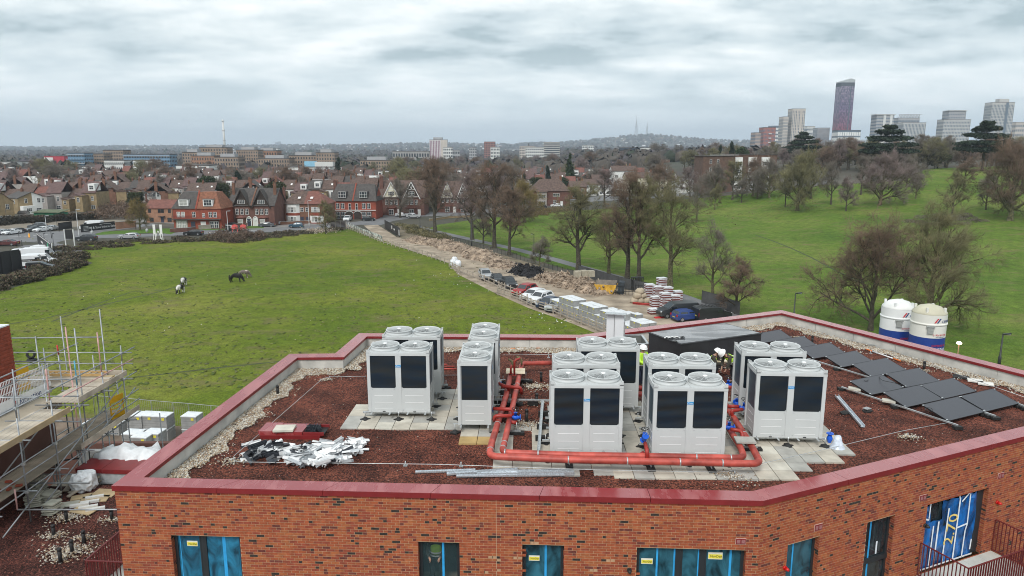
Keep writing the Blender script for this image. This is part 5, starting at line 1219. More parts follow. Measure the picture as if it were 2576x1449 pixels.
for a in [('er1',520,510,440,'big dark evergreen behind the left red brick house, left part of the clump',1.25),('er2',560,512,455,'dark evergreen at the right end of the clump behind the red brick house',1.1),
('ecol',607,500,432,'dark square topped evergreen between two Victorian houses',1.2),('er1',487,505,462,'lower left evergreen of the clump behind the red brick house',1.0),
('er2',700,520,450,'evergreen beside the chimney of the dark gabled pair of houses',1.0),('er2',345,525,478,'dark ivy clad tree at the left behind the brown scrub',1.3),('er1',240,525,490,'small dark evergreen in front of the white gable',.95),
('ecol',852,470,398,'tall irregular dark conifer behind the brown flats',.9),('er1',880,478,425,'evergreen right of the tall irregular conifer',1.2),('ec',1432,476,388,'tall pointed conifer behind the hipped house',1.0),('ecol',1378,485,418,'dark conifer left of the pointed one',.8),('er2',1350,492,440,'low dark evergreen beside the hipped house roof',1.1),
('cedar',2017,420,330,'flat topped dark cedar in front of the beige towers',1.1),('cedar',2230,430,312,'broad dark cedar below the grey office blocks',1.25),('cedar',2470,430,302,'dark cedar with pointed top at the right of the skyline',1.15),('er1',2530,410,345,'dark evergreen right of the pointed cedar',1.0),
('ecol',1838,435,358,'left of a group of dark conifers above the brick flats',.75),('ecol',1805,440,367,'lowest dark conifer above the brick flats, far left of the group',.7),('er1',1868,440,368,'rounded dark conifer above the brick flats, right of the group',.9),('er2',2358,424,378,'dense dark shrub tree on the crest beside the grass gap',1.5)]:
 ever(*a)
# ---- hedges, scrub (nobody could count the stems) ------------------------------
def scrub(name,poly,h,n,m,seed,size=.35,lab=None,sp=1.0):
 g=random.Random(seed);xs_=[p[0] for p in poly];ys_=[p[1] for p in poly];nb_=max(6,int(abs(sum(poly[i][0]*poly[(i+1)%len(poly)][1]-poly[(i+1)%len(poly)][0]*poly[i][1] for i in range(len(poly)))/2)/ (6*sp)));bl=[];tries=0
 while len(bl)<min(nb_,500) and tries<20000:
  tries+=1;x=g.uniform(min(xs_),max(xs_));y=g.uniform(min(ys_),max(ys_))
  if inpoly(x,y,poly):q=g.uniform(.5,1.2);bl.append((x,y,terr(x,y)+h*q*.35,1.6*sp**.5,1.6*sp**.5,h*q*.6))
 me=leafcloud(seed,bl,n,size,m[0],name);
 for k in m[1:]:me.materials.append(k)
 me.polygons.foreach_set('material_index',np.random.RandomState(seed).randint(0,len(m),len(me.polygons)))
 return obj(name,me,kind='stuff')
M_SC=[mat('bramble_brown',(.115,.08,.058),.95,.3,.8,c2=(.16,.11,.08)),mat('bramble_olive',(.085,.085,.045),.95,.3,.8,c2=(.12,.12,.065)),mat('bramble_dark',(.035,.03,.02),.95,.3,.8)]
scrub('bramble_bank',D((-60,748),(0,738),(120,700),(200,672),(238,650),(200,642),(130,660),(60,690),(-60,715)),1.7,26000,M_SC,1,.26)
scrub('roadside_bramble',D((140,634),(200,636),(300,622),(430,612),(520,607),(610,612),(690,600),(760,592),(860,579),(850,577),(700,587),(560,592),(400,603),(280,609),(180,618),(140,622)),.8,24000,M_SC,2,.24)
scrub('bramble_hump',D((520,604),(560,611),(620,612),(668,603),(640,592),(560,593)),2.4,6000,M_SC[:1],3,.24)
scrub('scrub_bank',D((230,553),(330,551),(480,533),(500,512),(360,508),(290,518),(240,536),(215,548)),3.4,22000,[M_SC[0],TW['brown']],4,.34,sp=2)
scrub('hedge',D((-80,568),(130,555),(230,548),(230,543),(100,549),(-80,562)),1.6,12000,[M_SC[0],M_SC[2]],5,.3)
scrub('dark_hedge',D((-80,573),(180,557),(240,552),(240,549),(120,553),(-80,568)),2.2,9000,[M_SC[2]],6,.3)
scrub('park_scrub',D((2280,560),(2380,572),(2480,560),(2440,540),(2300,545)),.9,9000,[TW['grey'],TW['pink'],M_SC[1]],7,.16)
scrub('park_edge_scrub',D((1010,560),(1050,575),(1120,595),(1160,606),(1060,600),(1030,585),(985,563)),1.2,9000,[mat('dead_grass',(.20,.17,.08),.95,.25,1,c2=(.26,.22,.11)),M_SC[1]],8,.2)
scrub('golden_undergrowth',D((1260,552),(1340,548),(1450,528),(1400,524),(1290,535)),1.8,8000,[mat('golden_scrub',(.19,.14,.05),.95,.25,1),M_SC[0]],9,.25)
scrub('leaf_litter',D((1200,560),(1260,610),(1500,600),(1900,560),(2380,470),(2500,470),(2300,440),(1900,480),(1500,520)),.2,4000,[TW['brown']],10,.18)
# ================================================================ TOWN
def brickmat(name,c,c2=None,sc=.9):return mat(name,c,.9,.2,sc,.1,c2=c2,detail=7)
WM={'red':brickmat('wall_red_brick',(.25,.060,.036)),'dark':brickmat('wall_dark_brick',(.13,.062,.048)),'stock':brickmat('wall_stock_brick',(.27,.20,.11)),'brown':brickmat('wall_brown_brick',(.17,.085,.055)),
'white':mat('wall_white_render',(.72,.72,.70),.9,.06,.8),'cream':mat('wall_cream_render',(.68,.64,.50),.9,.06,.8),'pebble':mat('wall_pebbledash',(.36,.33,.29),.95,.1,.8),'grey':mat('wall_grey_render',(.33,.30,.28),.9,.1,.8),'tan':brickmat('wall_tan_brick',(.36,.23,.14)),'orange':brickmat('wall_orange_brick',(.30,.165,.105))}
RM={'brown':mat('roof_brown_tile',(.105,.070,.058),.9,.3,1.4,.2,detail=7),'red':mat('roof_red_tile',(.17,.070,.055),.9,.25,1.4,.2,detail=7),'slate':mat('roof_grey_slate',(.068,.060,.056),.8,.25,1.4,.2,detail=7),'rust':mat('roof_orange_tile',(.21,.088,.052),.9,.3,1.6,.2,detail=7),'mauve':mat('roof_purple_tile',(.12,.075,.070),.9,.25,1.4,.2,detail=7)}
M_WIN=mat('window_white_frame',(.76,.76,.74),.5,.04,2);M_GL=mat('house_glass',(.035,.042,.05),.08,.4,.9,spec=.9);M_CURT=mat('net_curtain',(.33,.33,.31),.5,.2,2);M_DOORW=mat('door_white',(.66,.66,.64),.5,.05,2);M_DOORB=mat('door_dark',(.03,.035,.06),.5,.1,2);M_TIMB=mat('dark_timber',(.035,.025,.02),.8,.2,2);M_POT=mat('chimney_pot',(.24,.11,.075),.9,.15,3)
_wc={}
def win(parent,x,y,z,w,h,side='f',bars=1,curt=False,name='window',m=None):
 """a window standing proud of the wall it is in; side f/l/r gives the wall; built frame > pane"""
 k=(w,h,bars,curt,m.name if m else '')
 if k not in _wc:
  f=MB();t=.07;f.box(-w/2,-w/2+t,-.07,.0,0,h).box(w/2-t,w/2,-.07,.0,0,h).box(-w/2+t,w/2-t,-.07,0,h-t,h).box(-w/2+t,w/2-t,-.09,0,0,t)
  f.box(-w/2+t,w/2-t,-.06,-.0,h*.5-.03,h*.5+.03)
  for b in range(bars):
   xx=-w/2+w*(b+1)/(bars+1);f.box(xx-.03,xx+.03,-.058,-.002,t+.001,h*.5-.031);f.box(xx-.03,xx+.03,-.058,-.002,h*.5+.031,h-t-.001)
  g=BX(-w/2+t,w/2-t,-.03,-.01,t,h-t)
  _wc[k]=(f.mesh(name,m or M_WIN),g.mesh('pane',M_CURT if curt else M_GL))
 rz={'f':0,'l':R(-90),'r':R(90),'b':R(180)}[side]
 o=obj(name,_wc[k][0],parent,loc=(x,y,z),rz=rz);obj('pane',_wc[k][1],o);return o
def gableroof(parent,x0,x1,y0,y1,ze,zr,m,axis='x',over=.3,name='roof',th=.16):
 r=MB()
 if axis=='x': # ridge along x
  ym=(y0+y1)/2;s=(zr-ze)/(ym-y0);yo=over;
  for a,sg in ((y0,-1),(y1,1)):
   e=(a+sg*yo,ze-s*yo)
   P=[(x0-over,e[0],e[1]),(x1+over,e[0],e[1]),(x1+over,ym,zr),(x0-over,ym,zr)]
   r.add([(p[0],p[1],p[2]+th) for p in P]+P,[(0,1,2,3) if sg<0 else (3,2,1,0),(4,7,6,5) if sg<0 else (5,6,7,4),(0,4,5,1),(1,5,6,2),(3,7,4,0)])
 else:
  xm=(x0+x1)/2;s=(zr-ze)/(xm-x0)
  for a,sg in ((x0,-1),(x1,1)):
   e=(a+sg*over,ze-s*over);P=[(e[0],y0-over,e[1]),(e[0],y1+over,e[1]),(xm,y1+over,zr),(xm,y0-over,zr)]
   r.add([(p[0],p[1],p[2]+th) for p in P]+P,[(3,2,1,0) if sg<0 else (0,1,2,3),(5,6,7,4) if sg<0 else (4,7,6,5),(0,4,5,1),(1,5,6,2),(3,7,4,0)])
 return r.bd(name,m,parent)
def hiproof(parent,x0,x1,y0,y1,ze,zr,hx,m,over=.4,name='roof',hxr=None):
 x0-=over;x1+=over;y0-=over;y1+=over;ym=(y0+y1)/2;hxr=hx if hxr is None else hxr
 V=[(x0,y0,ze),(x1,y0,ze),(x1,y1,ze),(x0,y1,ze),(x0+hx,ym,zr),(x1-hxr,ym,zr)]
 V+=[(a,b,c-.14) for a,b,c in V[:4]]
 return MB().add(V,[(0,1,5,4),(1,2,5),(2,3,4,5),(3,0,4),(6,7,1,0),(7,8,2,1),(8,9,3,2),(9,6,0,3),(9,8,7,6)]).bd(name,m,parent)
def wallbox(parent,x0,x1,y0,y1,z1,m,gable=None,name='wall'):
 w=BX(x0,x1,y0,y1,-1.0,z1)
 if gable:
  ax,zr=gable
  if ax=='x':
   ym=(y0+y1)/2
   for x in (x0,x1):w.add([(x,y0,z1),(x,y1,z1),(x,ym,zr)],[(0,1,2) if x==x1 else (2,1,0)])
  else:
   xm=(x0+x1)/2
   for y in (y0,y1):w.add([(x0,y,z1),(x1,y,z1),(xm,y,zr)],[(0,1,2) if y==y0 else (2,1,0)])
 return w.bd(name,m,parent)
def chimney(parent,x,y,z0,z1,m,pots=3,w=.9,d=.5,white=False):
 c=BX(x-w/2,x+w/2,y-d/2,y+d/2,z0,z1).box(x-w/2-.06,x+w/2+.06,y-d/2-.06,y+d/2+.06,z1-.35,z1-.2).bd('chimney',m,parent)
 for k in range(pots):xx=x-w/2+w*(k+.5)/pots;TU([(xx,y,z1),(xx,y,z1+.5)],[.11,.09],7).bd('chimney_pot',M_POT,c)
def gable_front(parent,x,w,y,ze,zr,wm,bargem,decor=True,depth=2.5,rm=None):
 """projecting gable in the roof with barge boards"""
 MB().add([(x-w/2,y,ze),(x+w/2,y,ze),(x,y,zr)],[(0,1,2)]).add([(x-w/2,y,ze),(x+w/2,y,ze),(x,y,zr),(x-w/2,y+depth,ze),(x+w/2,y+depth,ze),(x,y+depth,zr)],[(1,4,5,2),(3,0,2,5)]).bd('gable',wm,parent)
 gableroof(parent,x-w/2,x+w/2,y,y+depth,ze+.02,zr+.04,rm,axis='y',over=.35,name='gable_roof')
 b=MB();L=Vc((x-w/2-.35,y-.37,ze-.35*(zr-ze)/(w/2)+.05));A=Vc((x,y-.37,zr+.08));Rr=Vc((x+w/2+.35,y-.37,L.z));b.bar(L,A,.06,.24,up=(0,1,0)) if False else None
 for P,Q in ((L,A),(A,Rr)):b.bar(P,Q,.24,.07,up=(0,1,0))
 b.bd('barge_board',bargem,parent)
 if decor:
  hz_=ze+(zr-ze)*.52
  for zz,ww in ((ze+.12,w*.86),(hz_,w*.42)):BX(x-ww/2,x+ww/2,y-.07,y-.005,zz,zz+.16).bd('timber_beam',bargem,parent)
  for k in (-1,0,1):MB().bar((x,y-.04,hz_+.16),(x+k*.55,y-.04,hz_+(zr-ze)*.30),.10,.06,up=(0,1,0)).bd('timber_strut',bargem,parent)
def place(x0,x1,yb,ytop=None):
 p0=ag(x0,yb);p1=ag(x1,yb);c=(p0+p1)/2;return c,(p1-p0).length
# ---- the five big pairs along the road -----------------------------------------
def H(b,y):return hgt(b,y)
# 1 red brick pair with mansard roof
c,w=place(437,560,576);ze,zr=H(c,525),H(c,484);h=thing('house',c,R(-3),lb='bright red brick semi-detached pair, dark left half roof and orange right half roof',ct='house')
wallbox(h,-w/2,w/2,0,9,ze,WM['red']);
V=[(-w/2-.3,-.3,ze),(0,-.3,ze),(0,9.3,ze),(-w/2-.3,9.3,ze),(-w/2+2.1,2.6,zr),(0,2.6,zr),(0,6.4,zr),(-w/2+2.1,6.4,zr)]
MB().add(V,[(0,1,5,4),(4,5,6,7),(2,3,7,6),(3,0,4,7),(3,2,1,0)]).bd('roof',RM['slate'],h,lb='dark brown half of the roof');MB().add([(-a,b,c_) for a,b,c_ in V],[(4,5,1,0),(7,6,5,4),(6,7,3,2),(7,4,0,3),(0,1,2,3)]).bd('roof',RM['rust'],h,lb='orange tiled half of the roof')
BX(-.22,.22,-.35,9.2,ze-.1,ze+.3).add([(-.22,-.36,ze+.2),(.22,-.36,ze+.2),(.22,2.6,zr+.45),(-.22,2.6,zr+.45),(-.22,-.36,ze-.2),(.22,-.36,ze-.2),(.22,2.6,zr),(-.22,2.6,zr)],[(0,1,2,3),(1,5,6,2),(4,0,3,7),(0,4,5,1)]).bd('party_wall',WM['red'],h)
for x in (-3.6,3.4):
 d=BX(x-1.35,x+1.35,-.15,2.0,ze+.7,ze+2.6).bd('dormer',M_WIN,h);BX(x-1.45,x+1.45,-.25,2.1,ze+2.601,ze+2.72).bd('dormer_roof',RM['slate'],h);win(h,x,-.152,ze+.85,2.3,1.65,bars=1 if x<0 else 2,curt=x<0)
for x in (-5.3,-4.0,-.9,3.9,5.2,1.9):win(h,x,-.002,3.3,1.0 if x!=1.9 else .8,1.5 if x!=1.9 else 1.1,curt=x in(-5.3,-4.0))
for x in (-5.2,-3.8,4.2,5.5):win(h,x,-.152,.3,1.15,1.9,curt=x<0)
BX(-6.2,-2.9,-.15,-.01,-.4,2.5).bd('bay_render',WM['pebble'],h);BX(3.2,6.3,-.15,-.01,-.4,2.5).bd('bay_brick',WM['dark'],h)
BX(-w/2-.1,w/2+.1,-1.0,-.01,2.7,2.85).bd('verandah_roof',RM['slate'],h);BX(-1.9,-.7,-.1,-.002,-.3,2.1).bd('door',M_DOORB,h);BX(.9,2.4,-.1,-.002,-.3,2.1).bd('door',M_DOORW,h)
r_=MB();r_.box(-w/2,-.8,-.98,-.94,3.6,3.66)
for k in range(22):r_.box(-w/2+k*.28,-w/2+k*.28+.03,-.98,-.94,2.851,3.6)
r_.bd('balcony_rail',M_RAIL,h,kind='stuff')
# 2 dark gabled pair
c,w=place(579,693,569);ze,zr=H(c,516),H(c,476);h=thing('house',c,R(-2),lb='dark brick Victorian pair with two steep black timbered gables and white arched doors',ct='house')
wallbox(h,-w/2,w/2,0,10,ze,WM['dark'],('x',zr));gableroof(h,-w/2,w/2,0,10,ze,zr,RM['slate']);BX(-.2,.2,-.3,5,ze-.2,ze+.2).add([(-.2,-.3,ze+.1),(.2,-.3,ze+.1),(.2,5,zr+.45),(-.2,5,zr+.45),(-.2,-.3,ze-.2),(.2,-.3,ze-.2),(.2,5,zr),(-.2,5,zr)],[(0,1,2,3),(1,5,6,2),(4,0,3,7)]).bd('party_wall',WM['brown'],h)
for x in (-2.9,2.9):
 gable_front(h,x,4.9,-.12,ze-.3,zr-.2,M_TIMB,M_TIMB,rm=RM['slate']);win(h,x,-.13,ze+.35,2.1,1.15,bars=3)
 for dx in (-1.5,0,1.5):win(h,x+dx*.95,-.002,3.4,.95,1.65)
 s=-1 if x<0 else 1;bx_=x+s*.35;MB().prism([(bx_-1.5,0),(bx_-.95,-.8),(bx_+.95,-.8),(bx_+1.5,0)],-.5,2.5).bd('bay',WM['dark'],h);MB().prism([(bx_-1.7,.0),(bx_-1.1,-1.0),(bx_+1.1,-1.0),(bx_+1.7,.0)],2.5,2.62).add([(bx_-1.7,0,2.62),(bx_-1.1,-1,2.62),(bx_+1.1,-1,2.62),(bx_+1.7,0,2.62),(bx_,0,3.15)],[(0,1,4),(1,2,4),(2,3,4)]).bd('bay_roof',RM['red'],h)
 win(h,bx_,-.802,.2,1.5,1.9,bars=0,curt=True)
 dx=-s*1.1+x-s*.9;BX(s*.95-.55,s*.95+.55,-.1,-.002,-.3,2.2).bd('door',M_DOORW if s>0 else M_DOORB,h);MB().lathe([(.0,0),(.72,0),(.72,.12),(.58,.13),(.58,.2)],16).bd('door_arch',M_WIN,h).matrix_local=Matrix.Translation((s*.95,-.02,2.15))@Matrix.Rotation(R(90),4,'X')
 for q in (-.68,.68):BX(s*.95+q-.1,s*.95+q+.1,-.2,-.002,-.4,2.2).bd('door_pilaster',M_WIN,h)
chimney(h,-w/2+.4,3.2,ze,zr+1.6,WM['brown'],2,.7,.6);chimney(h,w/2-.6,3.2,ze,zr+1.5,WM['brown'],2,.8,.6)
# 3 hipped two-tone pair
c,w=place(712,824,562);ze,zr=H(c,513),H(c,483);h=thing('house',c,R(-2),lb='bay fronted pair with a roof half brown and half bright red, pale bays',ct='house')
wallbox(h,-w/2,w/2,0,9,ze,WM['brown'])
V=[(-w/2-.4,-.4,ze),(0,-.4,ze),(0,4.5,zr),(-w/2+3.6,4.5,zr),(-w/2-.4,9.4,ze),(0,9.4,ze)]
MB().add(V,[(0,1,2,3),(4,0,3),(5,4,3,2),(4,5,1,0)]).bd('roof',RM['brown'],h,lb='brown half of the roof');MB().add([(-a,b,c_) for a,b,c_ in V],[(3,2,1,0),(3,0,4),(2,3,4,5),(0,1,5,4)]).bd('roof',RM['red'],h,lb='bright red half of the roof')
for s in (-1,1):
 bx_=s*3.6
 for z0,z1,m_ in ((-.5,.35,'red'),(.35,2.4,'white'),(2.4,3.2,'red'),(3.2,ze,'white' if s<0 else 'brown')):MB().prism([(bx_-2.1,0),(bx_-1.3,-.85),(bx_+1.3,-.85),(bx_+2.1,0)],z0+.002,z1).bd('bay',WM[m_],h)
 MB().prism([(bx_-2.4,0),(bx_-1.5,-1.15),(bx_+1.5,-1.15),(bx_+2.4,0)],ze,ze+.12).add([(bx_-2.4,0,ze+.12),(bx_-1.5,-1.15,ze+.12),(bx_+1.5,-1.15,ze+.12),(bx_+2.4,0,ze+.12),(bx_,1.6,ze+1.2)],[(0,1,4),(1,2,4),(2,3,4)]).bd('bay_roof',RM['brown'] if s<0 else RM['red'],h)
 for z0 in (.6,3.5):
  for dx in (-.85,0,.85):win(h,bx_+dx,-.852,z0,.8,1.5,curt=dx!=0)
 win(h,s*.8,-.002,3.5,1.0,1.3);BX(s*.9-.5,s*.9+.5,-.1,-.002,-.4,2.0).bd('door',M_DOORB,h)
 o=BX(-.4,.4,-.04,.04,0,.9).bd('skylight',M_WIN,h);o.location=(s*1.9,1.2,ze+(zr-ze)*.42);o.rotation_euler=(R(-55),0,0)
chimney(h,-w/2-.1,2.6,0,zr+1.2,WM['dark'],1,.7,.7)
# 4 red brick pair with white dormers
c,w=place(833,947,552);ze,zr=H(c,505),H(c,464);h=thing('house',c,R(-2),lb='red brick pair with two white dormers in one broad grey roof',ct='house')
wallbox(h,-w/2,w/2,0,10,ze,WM['red'],('x',zr-1.2));hiproof(h,-w/2,w/2,0,10,ze,zr,1.6,RM['slate'])
MB().add([(-.2,-.42,ze+.15),(.2,-.42,ze+.15),(.2,5,zr+.3),(-.2,5,zr+.3),(-.2,-.42,ze-.1),(.2,-.42,ze-.1),(.2,5,zr-.1),(-.2,5,zr-.1)],[(0,1,2,3),(1,5,6,2),(4,0,3,7),(0,4,5,1)]).bd('party_wall',WM['red'],h)
for x in (-3.5,3.3):
 BX(x-1.3,x+1.3,.1,2.6,ze+.9,ze+2.9).bd('dormer',RM['slate'],h);win(h,x,.09,ze+.95,2.5,1.9,bars=2)
for x in (-5.0,-3.4,3.4,5.0):win(h,x,-.002,3.4,1.1,1.8);win(h,x,-.152,.2,1.3,2.2)
BX(-5.9,-2.6,-.15,-.01,-.4,2.7).bd('bay_brick',WM['dark'],h);BX(2.6,5.9,-.15,-.01,-.4,2.7).bd('bay_brick',WM['dark'],h)
for x in (-1.1,1.1):win(h,x,-.002,3.0,.8,2.1,bars=0)
BX(-w/2,w/2,-.4,-.01,2.9,3.05).bd('string_course',M_WIN,h)
for s in (-1,1):BX(s*1.35-1.15,s*1.35+1.15,-.06,-.005,-.4,2.6).bd('porch_recess',M_TIMB,h);TU([(s*1.35+1.25*cos(q*.314),-.15,1.9+.75*sin(q*.314)) for q in range(11)],.09,5).bd('porch_arch',M_WIN,h)
chimney(h,-w/2+.3,5,ze,zr+1.0,WM['dark'],2)
# 5 and 6 tudor gabled pairs, half hidden by trees
def tudor(x0,x1,yb,ye,yr,lab,barge=(M_WIN,M_WIN)):
 c,w=place(x0,x1,yb);ze,zr=H(c,ye),H(c,yr);h=thing('house',c,R(-2),lb=lab,ct='house')
 wallbox(h,-w/2,w/2,0,10,ze,WM['dark'],('x',zr));gableroof(h,-w/2,w/2,0,10,ze,zr,RM['brown'])
 for i,x in enumerate((-w*.21,w*.23)):
  gable_front(h,x,w*.34,-.12,ze-.2,zr-.3,WM['cream'] if i==0 else M_TIMB,barge[i],rm=RM['brown']);win(h,x,-.13,ze+.5,2.0,1.3,bars=3)
  for dx in (-1.6,0,1.6):win(h,x+dx,-.002,3.6,1.0,1.7)
  MB().prism([(x-1.6,0),(x-1.0,-.8),(x+1.0,-.8),(x+1.6,0)],-.5,2.5).bd('bay',WM['dark'],h);MB().prism([(x-1.8,0),(x-1.2,-1),(x+1.2,-1),(x+1.8,0)],2.5,2.8).bd('bay_roof',RM['red'],h);win(h,x,-.802,.3,1.6,1.8,bars=1)
  BX(x+2.0,x+3.0,-.1,-.002,-.4,2.1).bd('door',M_DOORW,h)
 chimney(h,-w/2+.8,2.6,ze,zr+1.6,WM['dark'],2,1.2,.7)
tudor(952,1068,542,495,456,'gabled house pair with cream and white timbered gables, partly behind bare trees');tudor(1100,1190,535,497,458,'farther gabled house hidden behind the purple twigged trees')
# small modern brick house and garage to the left
c,w=place(368,436,560);ze,zr=H(c,523),H(c,505);h=thing('house',c,R(-4),lb='low modern brick house with red roof left of the bright red pair',ct='house')
wallbox(h,-w/2,w/2,0,7,ze,WM['orange'],('x',zr));gableroof(h,-w/2,w/2,0,7,ze,zr,RM['red'])
for x in (-2.9,.2,1.2,3.4):win(h,x,-.002,3.0,.9,1.1,m=M_TIMB)
for x in (-2.5,3.2):win(h,x,-.002,.3,1.3,1.2,m=M_TIMB)
BX(.1,1.9,-.9,-.01,1.9,2.05).bd('porch_roof',RM['brown'],h);BX(.5,1.4,-.08,-.002,-.4,1.9).bd('door',M_DOORB,h)
# hipped house by the upper road
c,w=place(1337,1434,518);ze,zr=H(c,480),H(c,451);h=thing('house',c,R(4),lb='detached dark house with hipped brown roof and white bay windows by the upper road',ct='house')
wallbox(h,-w/2,w/2,0,10,ze,WM['dark']);hiproof(h,-w/2,w/2,0,10,ze,zr,4.2,RM['brown'])
BX(-w*.24-1.9,-w*.24+1.9,-1.2,-.01,-.5,ze-.3).bd('bay',WM['grey'],h);hiproof(h,-w*.24-1.9,-w*.24+1.9,-1.2,3.2,ze-.3,ze+1.9,1.9,RM['brown'],name='bay_roof')
for z in (.5,3.2):win(h,-w*.24,-1.202,z,3.0,1.5,bars=3)
win(h,w*.14,-.002,3.6,2.6,1.3,bars=2);BX(w*.14-1.5,w*.14+1.5,-.1,-.002,2.4,3.5).bd('hung_tile_panel',RM['red'],h);win(h,w*.1,-.002,.4,1.2,1.9);BX(w*.25,w*.25+1,-.08,-.002,-.4,1.8).bd('door',M_DOORW,h);chimney(h,w*.3,6,ze,zr+1,WM['brown'],2)
# white rendered houses seen through the trees
def white_house(x0,x1,yb,yt,lab,wm='white',rm='brown',dep=8,ridge=2.4):
 c,w=place(x0,x1,yb);ze=H(c,yt);h=thing('house',c,R(6),lb=lab,ct='house',gp='houses along the upper road');wallbox(h,-w/2,w/2,0,dep,ze,WM[wm],('x',ze+ridge));gableroof(h,-w/2,w/2,0,dep,ze,ze+ridge,RM[rm])
 n_=max(2,int(w/3.2))
 for i in range(n_):
  x=-w/2+w*(i+.5)/n_
  for z in (.7,3.3,6.0):
   if z+1.4<ze:win(h,x,-.002,z,1.5,1.25,bars=1)
 BX(-.5,.5,-.1,-.002,-.4,1.0).bd('door',M_DOORB,h);chimney(h,w*.3,dep/2,ze,ze+ridge+1,WM['brown'],2)
white_house(1473,1534,492,465,'white rendered house behind the big dark spreading tree');white_house(1590,1645,482,447,'left one of two cream blank walled houses behind the tall trees','cream');white_house(1650,1700,480,449,'right one of two cream blank walled houses behind the tall trees','cream','slate')
white_house(1722,1796,481,447,'white timbered house beside the brick flats','white','slate');white_house(1500,1545,478,452,'brown roofed house above the white rendered one','brown','brown');white_house(1435,1475,500,470,'brown house right of the hipped detached house','brown','brown')
white_house(1550,1590,476,430,'pale gabled house higher up between the trees','white','brown')
# four storey brick flats on the hill
c=ag(1860,480);h=thing('apartment_block',c,R(5),lb='four storey brown brick flats with white window bays behind the park trees',ct='building')
sc_=(c.y)/1800;hh=H(c,393);FB=brickmat('flats_brown_brick',(.115,.07,.052));wallbox(h,-16,-2.5,0,10,hh,FB);wallbox(h,-2.5,16,2,12,hh+.6,FB)
for x in (-12.6,-9.6):
 for z in (hh-3,hh-6.2,hh-9.4):win(h,x,-.002,z,.9,1.7,bars=0)
for x in (-.5,5.5,11.0):
 BX(x-1.7,x+1.7,1.3,1.99,-1,hh-.4).bd('bay',WM['white'],h)
 for z in (.8,3.9,7.0,10.1):
  if z+1.6<hh:win(h,x,1.298,z,2.8,1.6,bars=2)
for z in (hh+.4,hh+.8):BX(-13,-1,.3,.36,z,z+.06).bd('roof_rail',M_WIN,h)
BX(-16.3,-2.3,-.3,10.3,hh,hh+.2).bd('roof',RM['slate'],h);BX(-2.299,16.3,1.7,12.3,hh+.6,hh+.8).bd('roof',RM['slate'],h)
# flat roofed sixties flats behind the road houses
def flats60(x0,x1,yb,yt,lab,nf=3):
 c,w=place(x0,x1,yb);hh=H(c,yt);h=thing('apartment_block',c,R(-4),lb=lab,ct='building');wallbox(h,-w/2,w/2,0,9,hh,WM['brown']);BX(-w/2-.3,w/2+.3,-.4,9.4,hh,hh+.7).bd('roof_fascia',M_WIN,h)
 n_=max(2,int(w/6));fl=hh/nf
 for i in range(n_):
  x=-w/2+w*(i+.5)/n_
  for f in range(nf):BX(x-1.6,x+1.2,-.05,-.002,f*fl+.1,f*fl+.9).bd('red_panel',mat('red_panel',(.25,.03,.025),.7,.1,1),h);win(h,x-.2,-.052,f*fl+.95,2.8,1.5,bars=1)
  BX(x-2.9,x-1.9,-.05,-.002,.3,hh-.3).bd('white_strip',M_WIN,h)
flats60(768,898,500,458,'flat roofed flats with white fascia and red panels behind the houses',4);flats60(904,956,488,447,'shorter flat roofed flats with red panels behind the gabled house',4)
# ---- rear gables of the terraces at the left -----------------------------------
def gable_pair(x0,x1,yb,yeave,ypeak,lm,rmm,roof,lab,xs=None,ext=None,dep=10,rz=56):
 c,w=place(x0,x1,yb);w*=.80;ze,zr=H(c,yeave),H(c,ypeak);h=thing('house',c,R(rz),lb=lab,ct='house',gp='rear gables of the terraces beyond the car yard')
 for sgn,m_ in ((-1,lm),(1,rmm)):
  a,b=(-w/2,0) if sgn<0 else (.002,w/2);f=BX(a,b,0,dep,-1,ze)
  f.add([(a,0,ze),(b,0,ze),(0,0,zr)] ,[(0,1,2)]);f.bd('wall',WM[m_],h)
  win(h,sgn*w*.22,-.002,3.6,.95,1.6);win(h,sgn*w*.2,-.002,.6,1.6,1.1,bars=2)
 for k in range(2):win(h,-w/2-.002,2.5+k*3.0,3.4,.8,1.5,side='l')
 gableroof(h,-w/2,w/2,0,dep,ze,zr,RM[roof],axis='y',over=.2);chimney(h,0,dep*.7,ze,zr+1.0,WM['brown'],3,.6,1.3)
 if ext:BX(-w/2+.5,-.3,-2.6,-.01,-1,2.7).bd('extension',WM[ext],h);win(h,-w/4,-2.602,.9,1.7,1.1,bars=2)
gable_pair(-20,42,556,508,485,'stock','stock','brown','yellow brick rear gable at the left edge');gable_pair(44,126,536,498,484,'stock','white','slate','rear gable half yellow brick and half bright white, grey slate roof',ext='white')
gable_pair(128,203,529,496,484,'stock','cream','mauve','rear gable half yellow brick and half cream, purple brown roof');gable_pair(205,277,514,492,476,'white','white','brown','all white rear gable behind the small dark evergreen')
gable_pair(380,410,518,492,482,'grey','white','slate','grey and white gable with solar panels right of the ivy tree');gable_pair(416,446,516,490,480,'pebble','white','slate','pebbledashed gable behind the evergreen clump')
